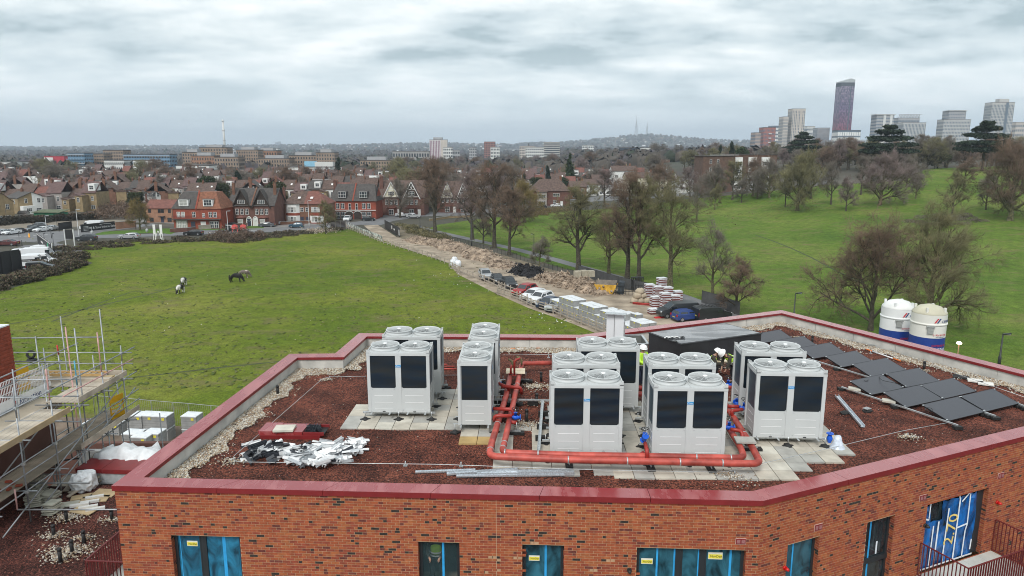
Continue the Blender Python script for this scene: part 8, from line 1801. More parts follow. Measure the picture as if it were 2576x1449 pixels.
# spoil heap: a real lumpy bank with clods
def bank(pts,lab,m,hmax,wid,seed,name='spoil_heap',clods=900,cm=None):
 g=random.Random(seed);P=[ag(*p) for p in pts];N_=70;Wn=12;V=[];Ls=[(b-a).length for a,b in zip(P,P[1:])];T_=sum(Ls)
 def pt(s):
  for a,b,L in zip(P,P[1:],Ls):
   if s<=L:return a.lerp(b,s/L),(b-a).normalized()
   s-=L
  return P[-1],(P[-1]-P[-2]).normalized()
 ph=[g.uniform(0,6) for _ in range(6)]
 for i in range(N_+1):
  u=i/N_;p,d=pt(T_*u*.9999);nn=Vc((-d.y,d.x,0));env=min(1,u*7,(1-u)*7)**.6;hh=hmax*env*(.72+.2*sin(u*19+ph[0])+.13*sin(u*47+ph[1]))
  for j in range(Wn+1):
   v=j/Wn*2-1;z=hh*max(0,1-abs(v)**1.6)+g.gauss(0,.11)*env*(1-abs(v)*.8);q=p+nn*v*wid*(.8+.2*sin(u*23+ph[2]));V.append((q.x+g.gauss(0,.08),q.y+g.gauss(0,.08),max(terr(q.x,q.y)+.0,terr(q.x,q.y)+z)))
 F=[(i*(Wn+1)+j,(i+1)*(Wn+1)+j,(i+1)*(Wn+1)+j+1,i*(Wn+1)+j+1) for i in range(N_) for j in range(Wn)]
 me=bpy.data.meshes.new(name);me.from_pydata(V,[],F);me.materials.append(m)
 t=obj(name,me,lb=lab,ct='spoil heap');t.modifiers.new('sub','SUBSURF').levels=1;t.modifiers['sub'].render_levels=1
 tx=bpy.data.textures.new('lump','CLOUDS');tx.noise_scale=.5;dm=t.modifiers.new('d','DISPLACE');dm.texture=tx;dm.strength=.45;dm.mid_level=.5
 pts_=[]
 for _ in range(clods):v=V[g.randrange(len(V))];pts_.append((v[0]+g.gauss(0,.4),v[1]+g.gauss(0,.4),v[2]+.03))
 chips('clods',pts_,(.06,.24),cm or [m],t,seed=seed,flat=.9)
 return t
M_SPOIL=mat('spoil_earth',(.165,.115,.08),.95,.45,.9,.8,c2=(.30,.23,.17),detail=9);M_SPOIL2=mat('spoil_rubble',(.34,.27,.21),.95,.3,2,.5);M_SPB=mat('black_planings',(.02,.02,.022),.95,.35,2,.8)
bank([(1028,603),(1080,612),(1150,628),(1230,655),(1290,676)],'long brown spoil heap along the upper part of the track',M_SPOIL,1.9,3.6,1,clods=1600,cm=[M_SPOIL,M_SPOIL2])
bank([(1300,684),(1330,692),(1360,699)],'black heap of road planings in the middle of the spoil',M_SPB,2.0,2.4,2,clods=400,cm=[M_SPB])
bank([(1362,700),(1410,712),(1470,728),(1530,742)],'brown and rubbly spoil heap left of the yellow skip',M_SPOIL,2.0,3.2,3,clods=1300,cm=[M_SPOIL,M_SPOIL2])
sheet('track_verge',D((985,562),(1030,575),(1110,598),(1200,622),(1310,655),(1400,682),(1500,712),(1600,738),(1700,760),(1790,785),(1790,796),(1690,760),(1600,733),(1480,718),(1380,700),(1310,682),(1200,640),(1080,618),(1000,598)),.054,mat('rough_ground',(.13,.105,.07),.95,.4,.5,.6,coord='World',c2=(.16,.13,.085),detail=9))
# rubble by the gate
pts_=[(lambda p:(p.x,p.y,.1+random.random()*.3))(ag(random.gauss(800,22),random.gauss(582,3))) for _ in range(500)];chips('rubble_pile',pts_,(.08,.26),[M_SPOIL2,M_SPOIL,PEB[0]],None,seed=9)
pts_=[(lambda p:(p.x,p.y,.08))(ag(*random.choice([(random.gauss(1180,60),random.gauss(700,18)),(random.gauss(1420,60),random.gauss(800,18)),(random.uniform(20,1200),random.uniform(600,930))]))) for _ in range(110)]
chips('litter',pts_,(.04,.13),[M_WHITE,PEB[0],mat('litter_blue',(.3,.4,.55),.6,.1,2)],None,seed=10)
# low clumps of rough grass give the field a real surface
g_=random.Random(4);gp=[]
while len(gp)<3500:
 px,py=g_.uniform(0,1500),600+380*g_.random()**1.0;p=ag(px,py)
 if px<1240 or py>780:gp.append((p.x,p.y,.06))
M_TUF=[mat('tuft_green',(.07,.10,.018),.95,.3,1),mat('tuft_yellow',(.14,.15,.045),.95,.3,1),mat('tuft_olive',(.10,.11,.03),.95,.3,1)]
chips('grass_tufts',gp,(.10,.30),M_TUF,None,seed=11,flat=.35)
# pallets of grey blocks
M_BLOCK=mat('concrete_block',(.30,.30,.295),.9,.16,1.6,.2,detail=7);M_WRAP=mat('plastic_wrap_white',(.70,.72,.74),.35,.12,3,.3);M_WRAPC=mat('plastic_wrap_clear',(.42,.44,.45),.3,.2,4,.3)
def block_pack(seed=0,w=1.15,d=1.0,h_=.95,capm=None):
 t=thing('block_pallet',(0,-90,0),0);n=5
 for k in range(n):BX(-w/2+(.01 if k%2 else 0),w/2-(.0 if k%2 else .01),-d/2,d/2,k*h_/n+.004,(k+1)*h_/n-.008).bd('block_course',M_BLOCK,t)
 MB().add([(-w/2-.01,-d/2-.01,h_-.0),(w/2+.01,-d/2-.01,h_),(w/2+.01,d/2+.01,h_),(-w/2-.01,d/2+.01,h_),(0,0,h_+.07),(-w/2-.01,-d/2-.01,h_-.06),(w/2+.01,-d/2-.01,h_-.06),(w/2+.01,d/2+.01,h_-.06),(-w/2-.01,d/2+.01,h_-.06)],[(0,1,4),(1,2,4),(2,3,4),(3,0,4),(5,6,1,0),(6,7,2,1),(7,8,3,2),(8,5,0,3)]).bd('plastic_cap',M_WRAP,t)
 BX(w*.18,w*.36,-d/2-.02,-d/2-.011,h_-.30,h_-.12).bd('yellow_label',M_YEL,t)
 return t
bp0=block_pack();first=[True]
def pack(loc,rz,lab,grp):
 o=bp0 if first[0] else copy_tree(bp0);first[0]=False;o.location=loc;o.rotation_euler=(0,0,rz);o['label']=lab;o['category']='pallet';o['group']=grp;o.scale=(1,1,.80);return o
dt=(ag(1500,828)-ag(1300,752));dt.z=0;dt.normalize();nt_=Vc((-dt.y,dt.x,0));ra=math.atan2(dt.y,dt.x)
o0=ag(1398,781);gB='packs of grey concrete blocks stacked along the fence';rgp=random.Random(8)
# long stack: columns along the fence, rows deep, tiers high
lay_=[(-1.6,3,3,2),(-.1,4,3,3),(1.4,4,3,3)]
for i in range(17):
 s=i*1.2;tiers=[2,2,3,3,3,2,3,3,3,2,3,3,3,2,2,3,3][i];deep=3 if i not in (0,5,9) else 2
 for j in range(deep):
  tt=tiers if j<2 else max(1,tiers-1)
  for k in range(tt):
   p=o0+dt*(s+rgp.uniform(-.05,.05))+nt_*(j*1.08+rgp.uniform(-.04,.04)-.1);where=('first second third fourth fifth sixth seventh eighth ninth tenth eleventh twelfth thirteenth fourteenth fifteenth sixteenth seventeenth').split()[i]
   lab='%s grey block pack in the %s column from the far end, %s row'%(('bottom','second tier','top')[k] if tt>1 else 'only one',where,('nearest','middle','farthest')[j]);pack((p.x,p.y,.06+k*.80),ra+rgp.uniform(-.04,.04),lab,gB)
for x,y,k in ((1560,812,0),(1560,812,1),(1580,816,0),(1580,816,1),(1602,820,0),(1602,820,1),(1570,822,0),(1540,806,0),(1540,806,1)):
 p=ag(x,y);pack((p.x,p.y,.06+k*.80),ra,'pack of grey blocks in the small group behind the white duct',gB)
p=ag(1578+30,836);pack((p.x,p.y,.06),ra,'single pack of grey blocks nearest the red parapet, right of the stack',gB)
# pallets of blocks in the lower left yard
gL='packs of grey blocks in the lower left yard'
for x,y,z,lab in ((350,1072,0,'first lower pack in the row at the mesh fence'),(350,1072,1,'upper pack of the first block pallets at the mesh fence, white capped'),(378,1072,0,'lower second pack in the row at the mesh fence'),(378,1072,1,'second white capped pack in the row at the mesh fence, dark stain on top'),(412,1074,0,'lower third pack in the row at the mesh fence'),(412,1074,1,'third white capped pack in the row, left of the gap'),(485,1074,0,'lower pack right of the gap in the row'),(485,1074,1,'upper white capped pack right of the gap in the row'),(520,1074,0,'pack half hidden by the red coping, upper right of the yard'),
(362,1128,0,'lower front pack of the yard cluster beside the scaffold'),(362,1128,1,'front left white capped pack of the yard cluster'),(392,1118,1,'back right white capped pack of the yard cluster'),(392,1118,0,'lower back right pack of the yard cluster'),(340,1120,1,'leftmost white capped pack of the yard cluster'),(340,1120,0,'lower leftmost pack of the yard cluster'),(402,1136,0,'low pack beside the red coping in the yard'),(372,1148,0,'nearest low pack of the yard, below the cluster'),
(235,1060,0,'pack seen through the scaffold, farther left'),(260,1060,0,'second pack seen through the scaffold'),(290,1060,0,'third pack seen through the scaffold')):
 q=at(x,y,1.0 if y<1100 else 1.0);o=pack((q.x,q.y,1.0+(1.05 if z else 0)-1.0),R(-6),lab,gL);o.scale=(1.05,1.05,1.05)
# wire mesh fence of the yard
t=thing('mesh_fence',(0,0,0),lb='grey wire mesh site fence panels along the edge of the field behind the block pallets',ct='fence');P=[at(x,y,0) for x,y in ((240,1052),(385,1066),(440,1071),(478,1074),(535,1080),(600,1086))]
M_WIRE=mat('fence_wire',(.30,.31,.32),.5,.1,3)
for a,b in zip(P,P[1:]):
 TU([a,a+Vc((0,0,2)),b+Vc((0,0,2)),b],.03,6).bd('panel_frame',M_WIRE,t);f=MB();L=(b-a).length
 for k in range(int(L/.18)):q=a.lerp(b,(k+.5)*.18/L);f.bar(q+Vc((0,0,.1)),q+Vc((0,0,1.95)),.010,.010,up=(0,1,0))
 f.bd('wires',M_WIRE,t,kind='stuff')
# bags and pallets by the fence bend
def bag(p,s,lab,m,seed,name='bulk_bag',ct='bag',grp=None,h_=1.0):
 g=random.Random(seed);V=[];n=14
 prof=[(.80,0),(.98,.12),(1.05,.4),(1.0,.7),(.86,.92),(.45,1.05),(.05,1.0)]
 for r,z in prof:
  for k in range(n):
   a=2*math.pi*k/n;sq=1/max(abs(cos(a)),abs(sin(a)))**.6;rr=r*s*.5*sq*g.uniform(.82,1.12);V.append((rr*cos(a),rr*sin(a),z*s*h_*g.uniform(.85,1.1)))
 me=MB().add(V,[(i*n+k,i*n+(k+1)%n,(i+1)*n+(k+1)%n,(i+1)*n+k) for i in range(len(prof)-1) for k in range(n)],0,True).mesh(name,m)
 return obj(name,me,loc=p,rz=g.uniform(0,3),lb=lab,ct=ct,gp=grp)
for x,y,s,lab in ((1140,668,1.1,'white bulk bag by the fence bend, left one'),(1152,672,1.2,'white bulk bag by the fence bend, right one'),(1143,660,1.0,'white wrapped pack behind the bulk bags at the fence bend')):bag(ag(x,y)+Vc((0,0,.06)),s,lab,M_WRAP,int(x))
p=ag(1140,676);t=thing('pallet',p,.3,lb='wooden pallet with rubble beside the bulk bags at the fence bend',ct='pallet')
for k in range(6):BX(-.6,.6,-.5+k*.18,-.38+k*.18,.10,.125).bd('slat',M_WOOD,t)
for k in (-1,0,1):BX(k*.5-.05,k*.5+.05,-.5,.52,.0,.098).bd('bearer',M_WOOD,t)
# concrete cubes, poles, skip
for x,y,lab in ((1452,710,'left one of three concrete cubes on the spoil heap'),(1468,708,'middle one of three concrete cubes on the spoil heap'),(1486,709,'right and whitest concrete cube on the spoil heap')):
 p=ag(x,y+6);BX(-.5,.5,-.5,.5,0,1.0).bd('concrete_cube',mat('cube_concrete',(.40,.36,.28),.9,.15,2),loc=(p.x,p.y,1.3),rz=.3,lb=lab,ct='concrete block',gp='three concrete cubes')
for x,y,yt,lab in ((1451,704,682,'leaning pale pole behind the concrete cubes'),(1478,706,690,'short pale stake right of the concrete cubes'),(1508,716,700,'short pale stake near the skip')):
 b_=ag(x,y);TU([(0,0,0),(-.25,0,hgt(b_,yt))],.06,6).bd('stake',mat('pale_stake',(.55,.48,.38),.8,.1,3),loc=b_,lb=lab,ct='stake',gp='stakes by the spoil heap')
p=ag(1524,738);t=thing('skip',p,R(-12),lb='battered yellow skip with a rusty inside and a dark raised end',ct='skip');M_SKY=mat('skip_yellow',(.55,.28,.02),.7,.3,1.2,c2=(.60,.36,.05));M_SKI=mat('skip_inside',(.22,.19,.16),.9,.25,2)
x0,x1,h_=1.0,1.75,1.5
MB().add([(-x0,-.8,0),(x0,-.8,0),(x1,-.9,h_),(-x1,-.9,h_),(-x0,.8,0),(x0,.8,0),(x1,.9,h_),(-x1,.9,h_)],[(0,1,2,3),(5,4,7,6),(4,0,3,7),(1,5,6,2),(4,5,1,0)]).bd('body',M_SKY,t).modifiers.new('s','SOLIDIFY').thickness=.05
MB().add([(-x0+.1,-.7,.1),(x0-.1,-.7,.1),(x1-.12,-.8,h_+.02),(-x1+.12,-.8,h_+.02),(-x0+.1,.7,.1),(x0-.1,.7,.1),(x1-.12,.8,h_+.5),(-x1+.12,.8,h_+.5)],[(3,2,1,0),(6,7,4,5),(7,3,0,4),(2,6,5,1),(0,1,5,4)]).bd('lining',M_SKI,t);
MB().add([(x1+.02,-.95,.3),(x1+1.0,-.6,.0),(x1+1.1,-.6,1.9),(x1+.3,-.95,2.0),(x1+.02,.95,.3),(x1+1.0,.9,0),(x1+1.1,.9,1.9),(x1+.3,.95,2.0)],[(0,1,2,3),(5,4,7,6),(4,0,3,7),(1,5,6,2),(3,2,6,7)]).bd('tailgate',mat('skip_dark',(.04,.05,.06),.7,.2,2),t);BX(-.6,.3,-.96,-.9,.5,.95).bd('painted_patch',M_SKY,t)
# steel rack, sack pile, wrapped brick packs
p=ag(1582,742);t=thing('steel_stillage',p,R(5),lb='black steel rack of bars beside the skip',ct='rack')
for k in range(9):MB().bar((-2.0+k*.5,0,0),(-2.0+k*.5+.05,.2,1.9-.2*(k%3)),.06,.06,up=(0,1,0)).bd('bar',M_POSTB,t)
for z in (.5,1.4):BX(-2.1,2.1,-.06,-.0,z,z+.07).bd('cross_bar',M_POSTB,t)
p=ag(1602,731);t=thing('steel_cage',p,0,lb='tall black cage stack against the tree trunk',ct='rack')
for k in range(7):BX(-.9+k*.3,-.84+k*.3,-.3,.3,0,2.1).bd('upright',M_POSTB,t)
BX(-1.0,1.0,-.35,.35,2.1,2.2).bd('top',M_POSTB,t)
M_SACK=mat('sandy_sack',(.42,.35,.26),.9,.15,3,.3)
p=ag(1607,762)
for k,(dx,dy,z,s) in enumerate(((-.7,0,.05,1.2),(.3,.1,.05,1.3),(1.1,-.1,.05,1.1),(-.2,0,.75,1.3),(.5,.05,.8,1.1),(.1,0,1.4,1.2))):bag(p+Vc((dx,dy,z)),s,['bottom left beige bulk sack of the slumped pile','bottom middle beige bulk sack of the pile','bottom right beige bulk sack of the pile','second tier left beige sack of the pile','second tier right beige sack of the pile','topmost beige sack of the pile beside the brick packs'][k],M_SACK,k+50,grp='pile of beige sacks',h_=.62)
def brick_pack():
 t=thing('brick_pallet',(0,-95,0),0)
 for k in range(4):BX(-.62,.62,-.52,.52,k*.22+.01,k*.22+.20).bd('brick_layer',mat('packed_bricks',(.17,.05,.042),.85,.25,6),t)
 BX(-.635,.635,-.535,.535,.30,.42).bd('wrap_band',M_WRAP,t);BX(-.635,.635,-.535,.535,.66,.78).bd('wrap_band',M_WRAP,t)
 BX(-.66,.66,-.56,.56,.89,.97).bd('plastic_cap',M_WRAP,t)
 return t
bk0=brick_pack();fb=[True]
BPK=[(1660,772,0,'front left of the wrapped brick packs, bottom'),(1660,772,1,'second tier above the front left wrapped brick pack'),(1684,776,0,'front bottom wrapped brick pack, second from left'),(1684,776,1,'front second tier wrapped brick pack, second from left'),(1684,776,2,'front column third tier wrapped brick pack with clear face'),(1666,758,0,'middle row bottom wrapped brick pack'),(1666,758,1,'middle row second tier wrapped brick pack'),(1666,758,2,'middle row top wrapped brick pack'),(1690,760,0,'middle row bottom right wrapped brick pack'),(1690,760,1,'middle row second tier right wrapped brick pack'),(1690,760,2,'middle row third tier right wrapped brick pack'),(1708,768,0,'right side bottom wrapped brick pack near the van'),(1708,768,1,'right side second tier wrapped brick pack near the van'),(1715,757,0,'rear right bottom wrapped brick pack'),(1715,757,1,'rear right second tier wrapped brick pack'),(1675,748,1,'rear wrapped brick pack'),(1675,748,2,'rear top wrapped brick pack'),(1675,748,3,'highest wrapped brick pack standing alone on top'),(1645,752,0,'left rear bottom wrapped brick pack'),(1645,752,1,'left rear second tier wrapped brick pack'),(1645,752,2,'left rear top wrapped brick pack'),(1655,790,0,'single low wrapped brick pack in front of the others'),(1675,748,0,'rear bottom wrapped brick pack')]
for x,y,k,lab in BPK:
 o=bk0 if fb[0] else copy_tree(bk0);fb[0]=False;p=ag(x-12,y);o.location=(p.x,p.y,.06+k*.75);o.scale=(1,1,.76);o.rotation_euler=(0,0,R(14+(x%7)));tag(o,lab,'pallet','shrink wrapped packs of red bricks')
p=ag(1625,768);t=thing('pipe_bundle',p,R(-25),lb='bundle of long dark red pipes on the mud before the brick packs',ct='pipe bundle')
for k in range(7):TU([(-1.9,-.3+k*.12 if k<4 else -.24+(k-4)*.12,.1 if k<4 else .26),(1.9,-.3+k*.12 if k<4 else -.24+(k-4)*.12,.1 if k<4 else .26)],.07,8).bd('pipe',M_PIPE2,t)
p=ag(1668,800);t=thing('plastic_barrier',p,R(12),lb='flat red plastic barriers lying by the front of the dark grey van',ct='barrier');
for k in range(3):BX(-1.2,1.2,-.3+k*.2,-.16+k*.2,.02+.03*k,.12+.03*k).bd('barrier_panel',mat('barrier_red',(.60,.03,.03),.5,.1,2),t)
# mortar silos
def silo(xl,xr,ybot_vis,ytop,lab,shade,Y):
 cx=((xl+xr)/2-1288)/FPX*(Y*cos(PITCH)+17*sin(PITCH));r=((xr-xl)/2)/FPX*(Y*cos(PITCH)+15*sin(PITCH));H_=hgt((0,Y,0),ytop)
 t=thing('mortar_silo',(cx,Y,0),0,lb=lab,ct='silo');M_SW=mat('silo_white_'+shade,(.74,.75,.75) if shade=='clean' else (.70,.69,.64),.45,.06,.6);M_SB=mat('silo_blue',(.012,.045,.24),.45,.1,1);M_TOP=mat('silo_top_'+shade,(.70,.70,.68) if shade=='clean' else (.50,.47,.36),.6,.1,.8)
 zt=H_-.75;zb=zt-hgt_band
 MB().lathe([(r,zb),(r,zt)],40).bd('barrel',M_SW,t);MB().lathe([(r*.998,zb-3.2),(r*.998,zb)],40).bd('blue_band',M_SB,t);MB().lathe([(r*.98,zt),(r*.97,zt+.12),(r*.62,zt+.52),(r*.2,zt+.68),(0,zt+.7)],40).bd('dome',M_TOP,t)
 MB().lathe([(.8,zb-5.5),(r*.99,zb-3.21)],30).bd('cone',M_SW,t);MB().lathe([(r*1.0,zt-.85),(r*1.04,zt-.82),(r*1.04,zt-.72),(r*1.0,zt-.70)],40).bd('hoop',M_SW,t)
 for a in (50,130,230,310):x,y=r*.85*cos(R(a)),r*.85*sin(R(a));BX(x-.08,x+.08,y-.08,y+.08,zt+.1,zt+.55).bd('lifting_lug',M_SW,t)
 for a in (45,135,225,315):x,y=r*.95*cos(R(a)),r*.95*sin(R(a));BX(x-.1,x+.1,y-.1,y+.1,0,zb-3.0).bd('leg',M_GALV,t)
 def face(a):return Matrix.Rotation(R(a),4,'Z')
 va=math.degrees(math.atan2(-Y,-cx))+90    # the side turned to the building
 def put(me,name,da,z,off=.03,dx=0,par=t):
  o=obj(name,me,par);o.matrix_local=Matrix.Rotation(R(va+da),4,'Z')@Matrix.Translation((dx,-r-off,z));return o
 def curved_text(s,size,m,da,z,name):
  me=text_mesh(s,size,m,.004)
  for v in me.vertices:
   x,y,zz=v.co;a=x/(r+.02);v.co=((r+.02+zz)*sin(a),-(r+.02+zz)*cos(a),y)
  o=obj(name,me,t);o.matrix_local=Matrix.Rotation(R(va+da),4,'Z')@Matrix.Translation((0,0,z));return o
 put(BX(-.22,.22,-.12,.02,-.25,.25).box(-.30,.30,-.16,.02,.26,.34).mesh('filter_box',mat('filter_grey',(.30,.31,.30),.7,.15,8)),'filter_box',8,zt-1.2,.02)
 NV=mat('logo_navy',(.02,.05,.18),.5,.05,2);RD=mat('logo_red',(.55,.03,.05),.5,.05,2)
 a0=32
 for k,m_ in ((0,RD),(1,NV)):
  xs0=-.1+k*.19;V=[]
  for x,z in ((xs0-.14,-.18),(xs0-.02,-.18),(xs0+.22,.19),(xs0+.10,.19)):a=x/(r+.02);V.append(((r+.02)*sin(a),-(r+.02)*cos(a),z))
  V2=[(x*1.006,y*1.006,z) for x,y,z in V];o=MB().add(V+V2,[(0,1,2,3),(4,5,6,7),(0,1,5,4),(1,2,6,5),(2,3,7,6),(3,0,4,7)]).bd('logo_stripe',m_,t);o.matrix_local=Matrix.Rotation(R(va+a0-4),4,'Z')@Matrix.Translation((0,0,zt-.42))
 curved_text('CEMEX',.28,NV,a0+32,zt-.50,'logo_lettering');curved_text('01926 811726',.21,RD,a0+12,zb+.26,'phone_number');curved_text('www.cemex.co.uk',.10,NV,a0+12,zb+.10,'web_address');curved_text('EXPERTS IN',.24,RD,a0+12,zb-.62,'lettering');curved_text('MORTAR',.32,M_WHITE,a0+12,zb-.93,'lettering')
 return t
hgt_band=1.85
silo(2211,2287,840,751,'cleaner white and blue mortar silo on the left','clean',60.0)
silo(2285,2365,870,763,'mortar silo on the right with a dirty cream dome','dirty',56.5)
# tyre in the field, twig, dung
t=thing('tyre',ag(80,910)+Vc((0,0,.06)),0,lb='pair of old black tyres lying in the field behind the scaffold',ct='tyre');MB().lathe([(.25,0),(.42,.02),(.47,.14),(.42,.26),(.25,.28)],16).bd('flat_tyre',M_TYR,t);o=MB().lathe([(.25,-.13),(.42,-.12),(.47,0),(.42,.12),(.25,.13),(.25,-.13)],16).bd('upright_tyre',M_TYR,t);o.location=(0,0,.75);o.rotation_euler=(R(80),0,.3)
# ================================================================ SCAFFOLD AND THE BUILDING UNDER CONSTRUCTION
M_TUBE=mat('scaffold_tube',(.30,.315,.33),.45,.22,3,metal=.4);M_TUBP=mat('scaffold_tube_pink',(.52,.30,.28),.6,.2,4);M_TUBB=mat('scaffold_tube_blue',(.08,.30,.42),.6,.2,4);M_TUBR=mat('scaffold_tube_red',(.45,.02,.02),.6,.2,4)
M_BOARD=mat('scaffold_board',(.38,.33,.27),.85,.2,1.5,.1,c2=(.48,.42,.34),detail=6);M_BOARDD=mat('scaffold_board_old',(.26,.22,.17),.9,.2,1.5,.1);M_BOARDY=mat('toe_board_yellow',(.42,.32,.19),.85,.15,2)
sc=thing('scaffold',(0,0,0),lb='tube scaffold with timber decks around the unfinished building at the left edge',ct='scaffold')
def tub(a,b,m=M_TUBE,name='tube',r=.027):return TU([Vc(a),Vc(b)],r,7).bd(name,m,sc)
XS=-17.1;XI=-18.4;rgs=random.Random(21)
tops={21.6:13.7,23.4:14.0,25.2:14.1,26.9:13.9,28.6:14.6,30.2:13.6}
for i,(y,zt) in enumerate(tops.items()):
 m=[M_TUBE,M_TUBE,M_TUBP,M_TUBB,M_TUBP,M_TUBE][i]
 tub((XS,y,ZL if y<26 else 0),(XS+rgs.uniform(-.05,.05),y,12.9));tub((XS,y,12.9),(XS,y,zt),m);tub((XI,y+.1,ZL if y<26 else 0),(XI+rgs.uniform(-.05,.05),y+.1,zt-.2+rgs.uniform(-.3,.6)),'standard' and (M_TUBP if i==4 else M_TUBE))
 for z in (12.12,10.22):tub((XI-.5,y+.05,z-.06),(XS+.35,y+.05,z-.06),name='transom')
for x,zt in ((-19.6,14.9),(-20.8,14.0),(-22.0,14.3)):
 tub((x,30.25,0),(x,30.25,zt));tub((x+.1,28.75,0),(x+.1,28.75,zt-1.0))
 for z in (12.15,):tub((x,28.4,z-.06),(x,30.5,z-.06),name='transom')
tub((-17.9,30.3,0),(-17.9,30.3,15.2));tub((-17.45,27.7,9),(-17.45,27.7,15.0),M_TUBE);tub((-18.9,28.8,9),(-18.95,28.8,13.9),M_TUBR if False else M_TUBE);tub((-18.93,28.8,13.6),(-18.95,28.8,14.0),M_TUBR,r=.03)
for z in (12.75,13.25):tub((-23,30.3,z),(XS+.4,30.3,z),name='guard_rail');tub((XS-.03,20.6,z),(XS+.05,31.2,z),name='guard_rail') if z>12.8 else tub((XS-.03,26.0,z),(XS+.05,31.0,z),M_TUBP,name='guard_rail')
for z in (12.05,10.15,11.2,10.75):tub((XS-.06,20.4,z),(XS-.06,31.4,z),name='ledger');
for z in (12.05,10.15):tub((XI+.06,20.9,z),(XI+.06,31.0,z),name='ledger')
tub((XI-.1,21,13.9),(XI-.1,29.5,13.9),name='guard_rail');tub((XI-4,28.7,13.35),(XI+.2,28.7,13.3),name='guard_rail');tub((XI-3.0,26.9,13.1),(XS+.1,26.9,13.15),name='guard_rail');tub((XI-2.6,24.9,13.1),(XS-.2,24.9,13.1),name='guard_rail');tub((XI-4,30.3,13.9),(XI+.5,30.3,13.95),name='guard_rail');tub((XS,22,9.2),(XS,30,11.9),name='brace');tub((XS,24,9.2),(XS,31,11.4),name='brace');tub((XI,21.5,9.4),(XI,28,12),name='brace')
tub((-20.9,25.2,9.6),(-16.0,25.2,9.6),name='ledger');tub((-17.0,22.7,9.85),(-11.9,22.7,9.85),name='handrail_tube');tub((-17.0,22.7,9.85),(-17.0,22.7,10.6),M_TUBP)
for x,y,a,b in ((-19.7,22.3,9,14.2),(-19.7,24.6,9,13.6),(-21.2,25.6,11.9,14.3),(-20.9,22.0,11.9,13.8),(-18.2,31.6,0,11.9),(-16.6,32,0,9.8)):tub((x,y,a),(x+rgs.uniform(-.05,.05),y,b),M_TUBE if x<-16 else M_TUBP)
for z in (8.9,9.5,11.6,12.6):tub((-21.5,25.2+z*.1,z),(-16.8,25.2+z*.1,z));tub((-19.7,21.5,z+.4),(-19.6,30,z+.4))
coup=BX(-.05,.05,-.05,.05,-.05,.05).mesh('coupler',M_GALV)
for y in tops:
 for z in (13.25,12.05,10.15,11.2):obj('coupler',coup,sc,loc=(XS,y,z))
def deck(x0,x1,y0,y1,z,ax='y',m=M_BOARD,skip=0.):
 if ax=='y':
  n=int(round((x1-x0)/.235));me=BX(-.112,.112,0,y1-y0,0,.038).mesh('scaffold_board',m)
  for k in range(n):obj('scaffold_board',me,sc,loc=(x0+.117+k*.235,y0+rgs.uniform(-.1,.1)*0,z+rgs.uniform(0,.01)))
 else:
  n=int(round((y1-y0)/.235));me=BX(0,x1-x0,-.112,.112,0,.038).mesh('scaffold_board',m)
  for k in range(n):obj('scaffold_board',me,sc,loc=(x0,y0+.117+k*.235,z+rgs.uniform(0,.01)))
deck(-18.5,-17.15,26.9,28.75,12.16);deck(-23.0,-17.15,28.85,30.2,12.16,'x');deck(-18.5,-17.15,20.8,26.5,12.02);deck(-18.5,-17.15,26.6,31.0,10.3,m=M_BOARDD);deck(-18.4,-17.15,22.2,26.55,10.32,m=M_BOARDD);deck(-18.6,-17.2,23.0,25.6,10.36,m=M_BOARD) if False else None
for a,b,z,m in (((XS+.05,26.8),(XS+.05,30.35),12.2,M_BOARD),((XS+.05,20.8),(XS+.05,26.2),12.06,M_BOARDY),((XS+.05,26.6),(XS+.05,31.1),10.34,M_BOARD)):BX(a[0]-.02,a[0]+.02,a[1],b[1],z,z+.225).bd('toe_board',m,sc)
BX(-23,XS+.02,30.36,30.40,12.2,12.42).bd('toe_board',M_BOARD,sc)
# orange edge guards, ladder, loose boards, concrete floor, barrier
M_OG=mat('guard_orange_yellow',(.75,.42,.01),.5,.08,2)
for p,lab in (((-20.35,27.9,12.2),'yellow swing gate on the top deck near the brick pier'),((-17.5,29.6,10.4),'yellow swing gate on the lower deck near the block pallets')):
 t=thing('safety_gate',p,R(75),lb=lab,ct='gate',gp='yellow scaffold gates')
 for z0,z1 in ((.0,.28),(.72,1.0)):BX(0,.75,-.02,.02,z0,z1).bd('panel',M_OG,t)
 for x in (0,.7):BX(x,x+.05,-.019,.019,.281,.719).bd('stile',M_OG,t)
 for z in (.42,.56):BX(.051,.699,-.012,.012,z,z+.04).bd('bar',M_OG,t)
t=thing('ladder',(-19.6,29.6,12.30),0,lb='timber ladder lying on a stack of boards on the top deck',ct='ladder')
for y in (-.02,.36):BX(-.6,1.9,y,y+.05,.12,.20).bd('stile',mat('ladder_timber',(.52,.33,.13),.7,.12,3),t)
for k in range(9):BX(-.4+k*.27,-.36+k*.27,.031,.359,.14,.18).bd('rung',M_BOARD,t)
t=thing('board_stack',(-20.1,29.6,12.21),0,lb='stack of loose scaffold boards on the top deck under the ladder',ct='timber stack')
for k in range(6):BX(-.1+.05*k,2.9-.03*k,-.15+(k%2)*.26,.09+(k%2)*.26,(k//2)*.04,(k//2)*.04+.037).bd('board',[M_BOARD,M_BOARDY][k%2],t)
un=thing('unfinished_building',(0,0,0),lb='unfinished brick and concrete building at the left edge behind the scaffold',ct='building')
BX(-32,-18.65,20.5,28.2,11.55,11.9).bd('floor_slab',mat('raw_concrete',(.36,.31,.24),.9,.15,.8,.1),un)
BX(-32,-18.9,20.6,28.0,8.9,11.549).bd('wall',WM['dark'],un)
pier=MB();
for k in range(82):
 o=.02*((k%2));pier.box(-23.2,-19.95+o*.9,26.4-o,27.6,9.0+k*.075,9.0+k*.075+.066,0)
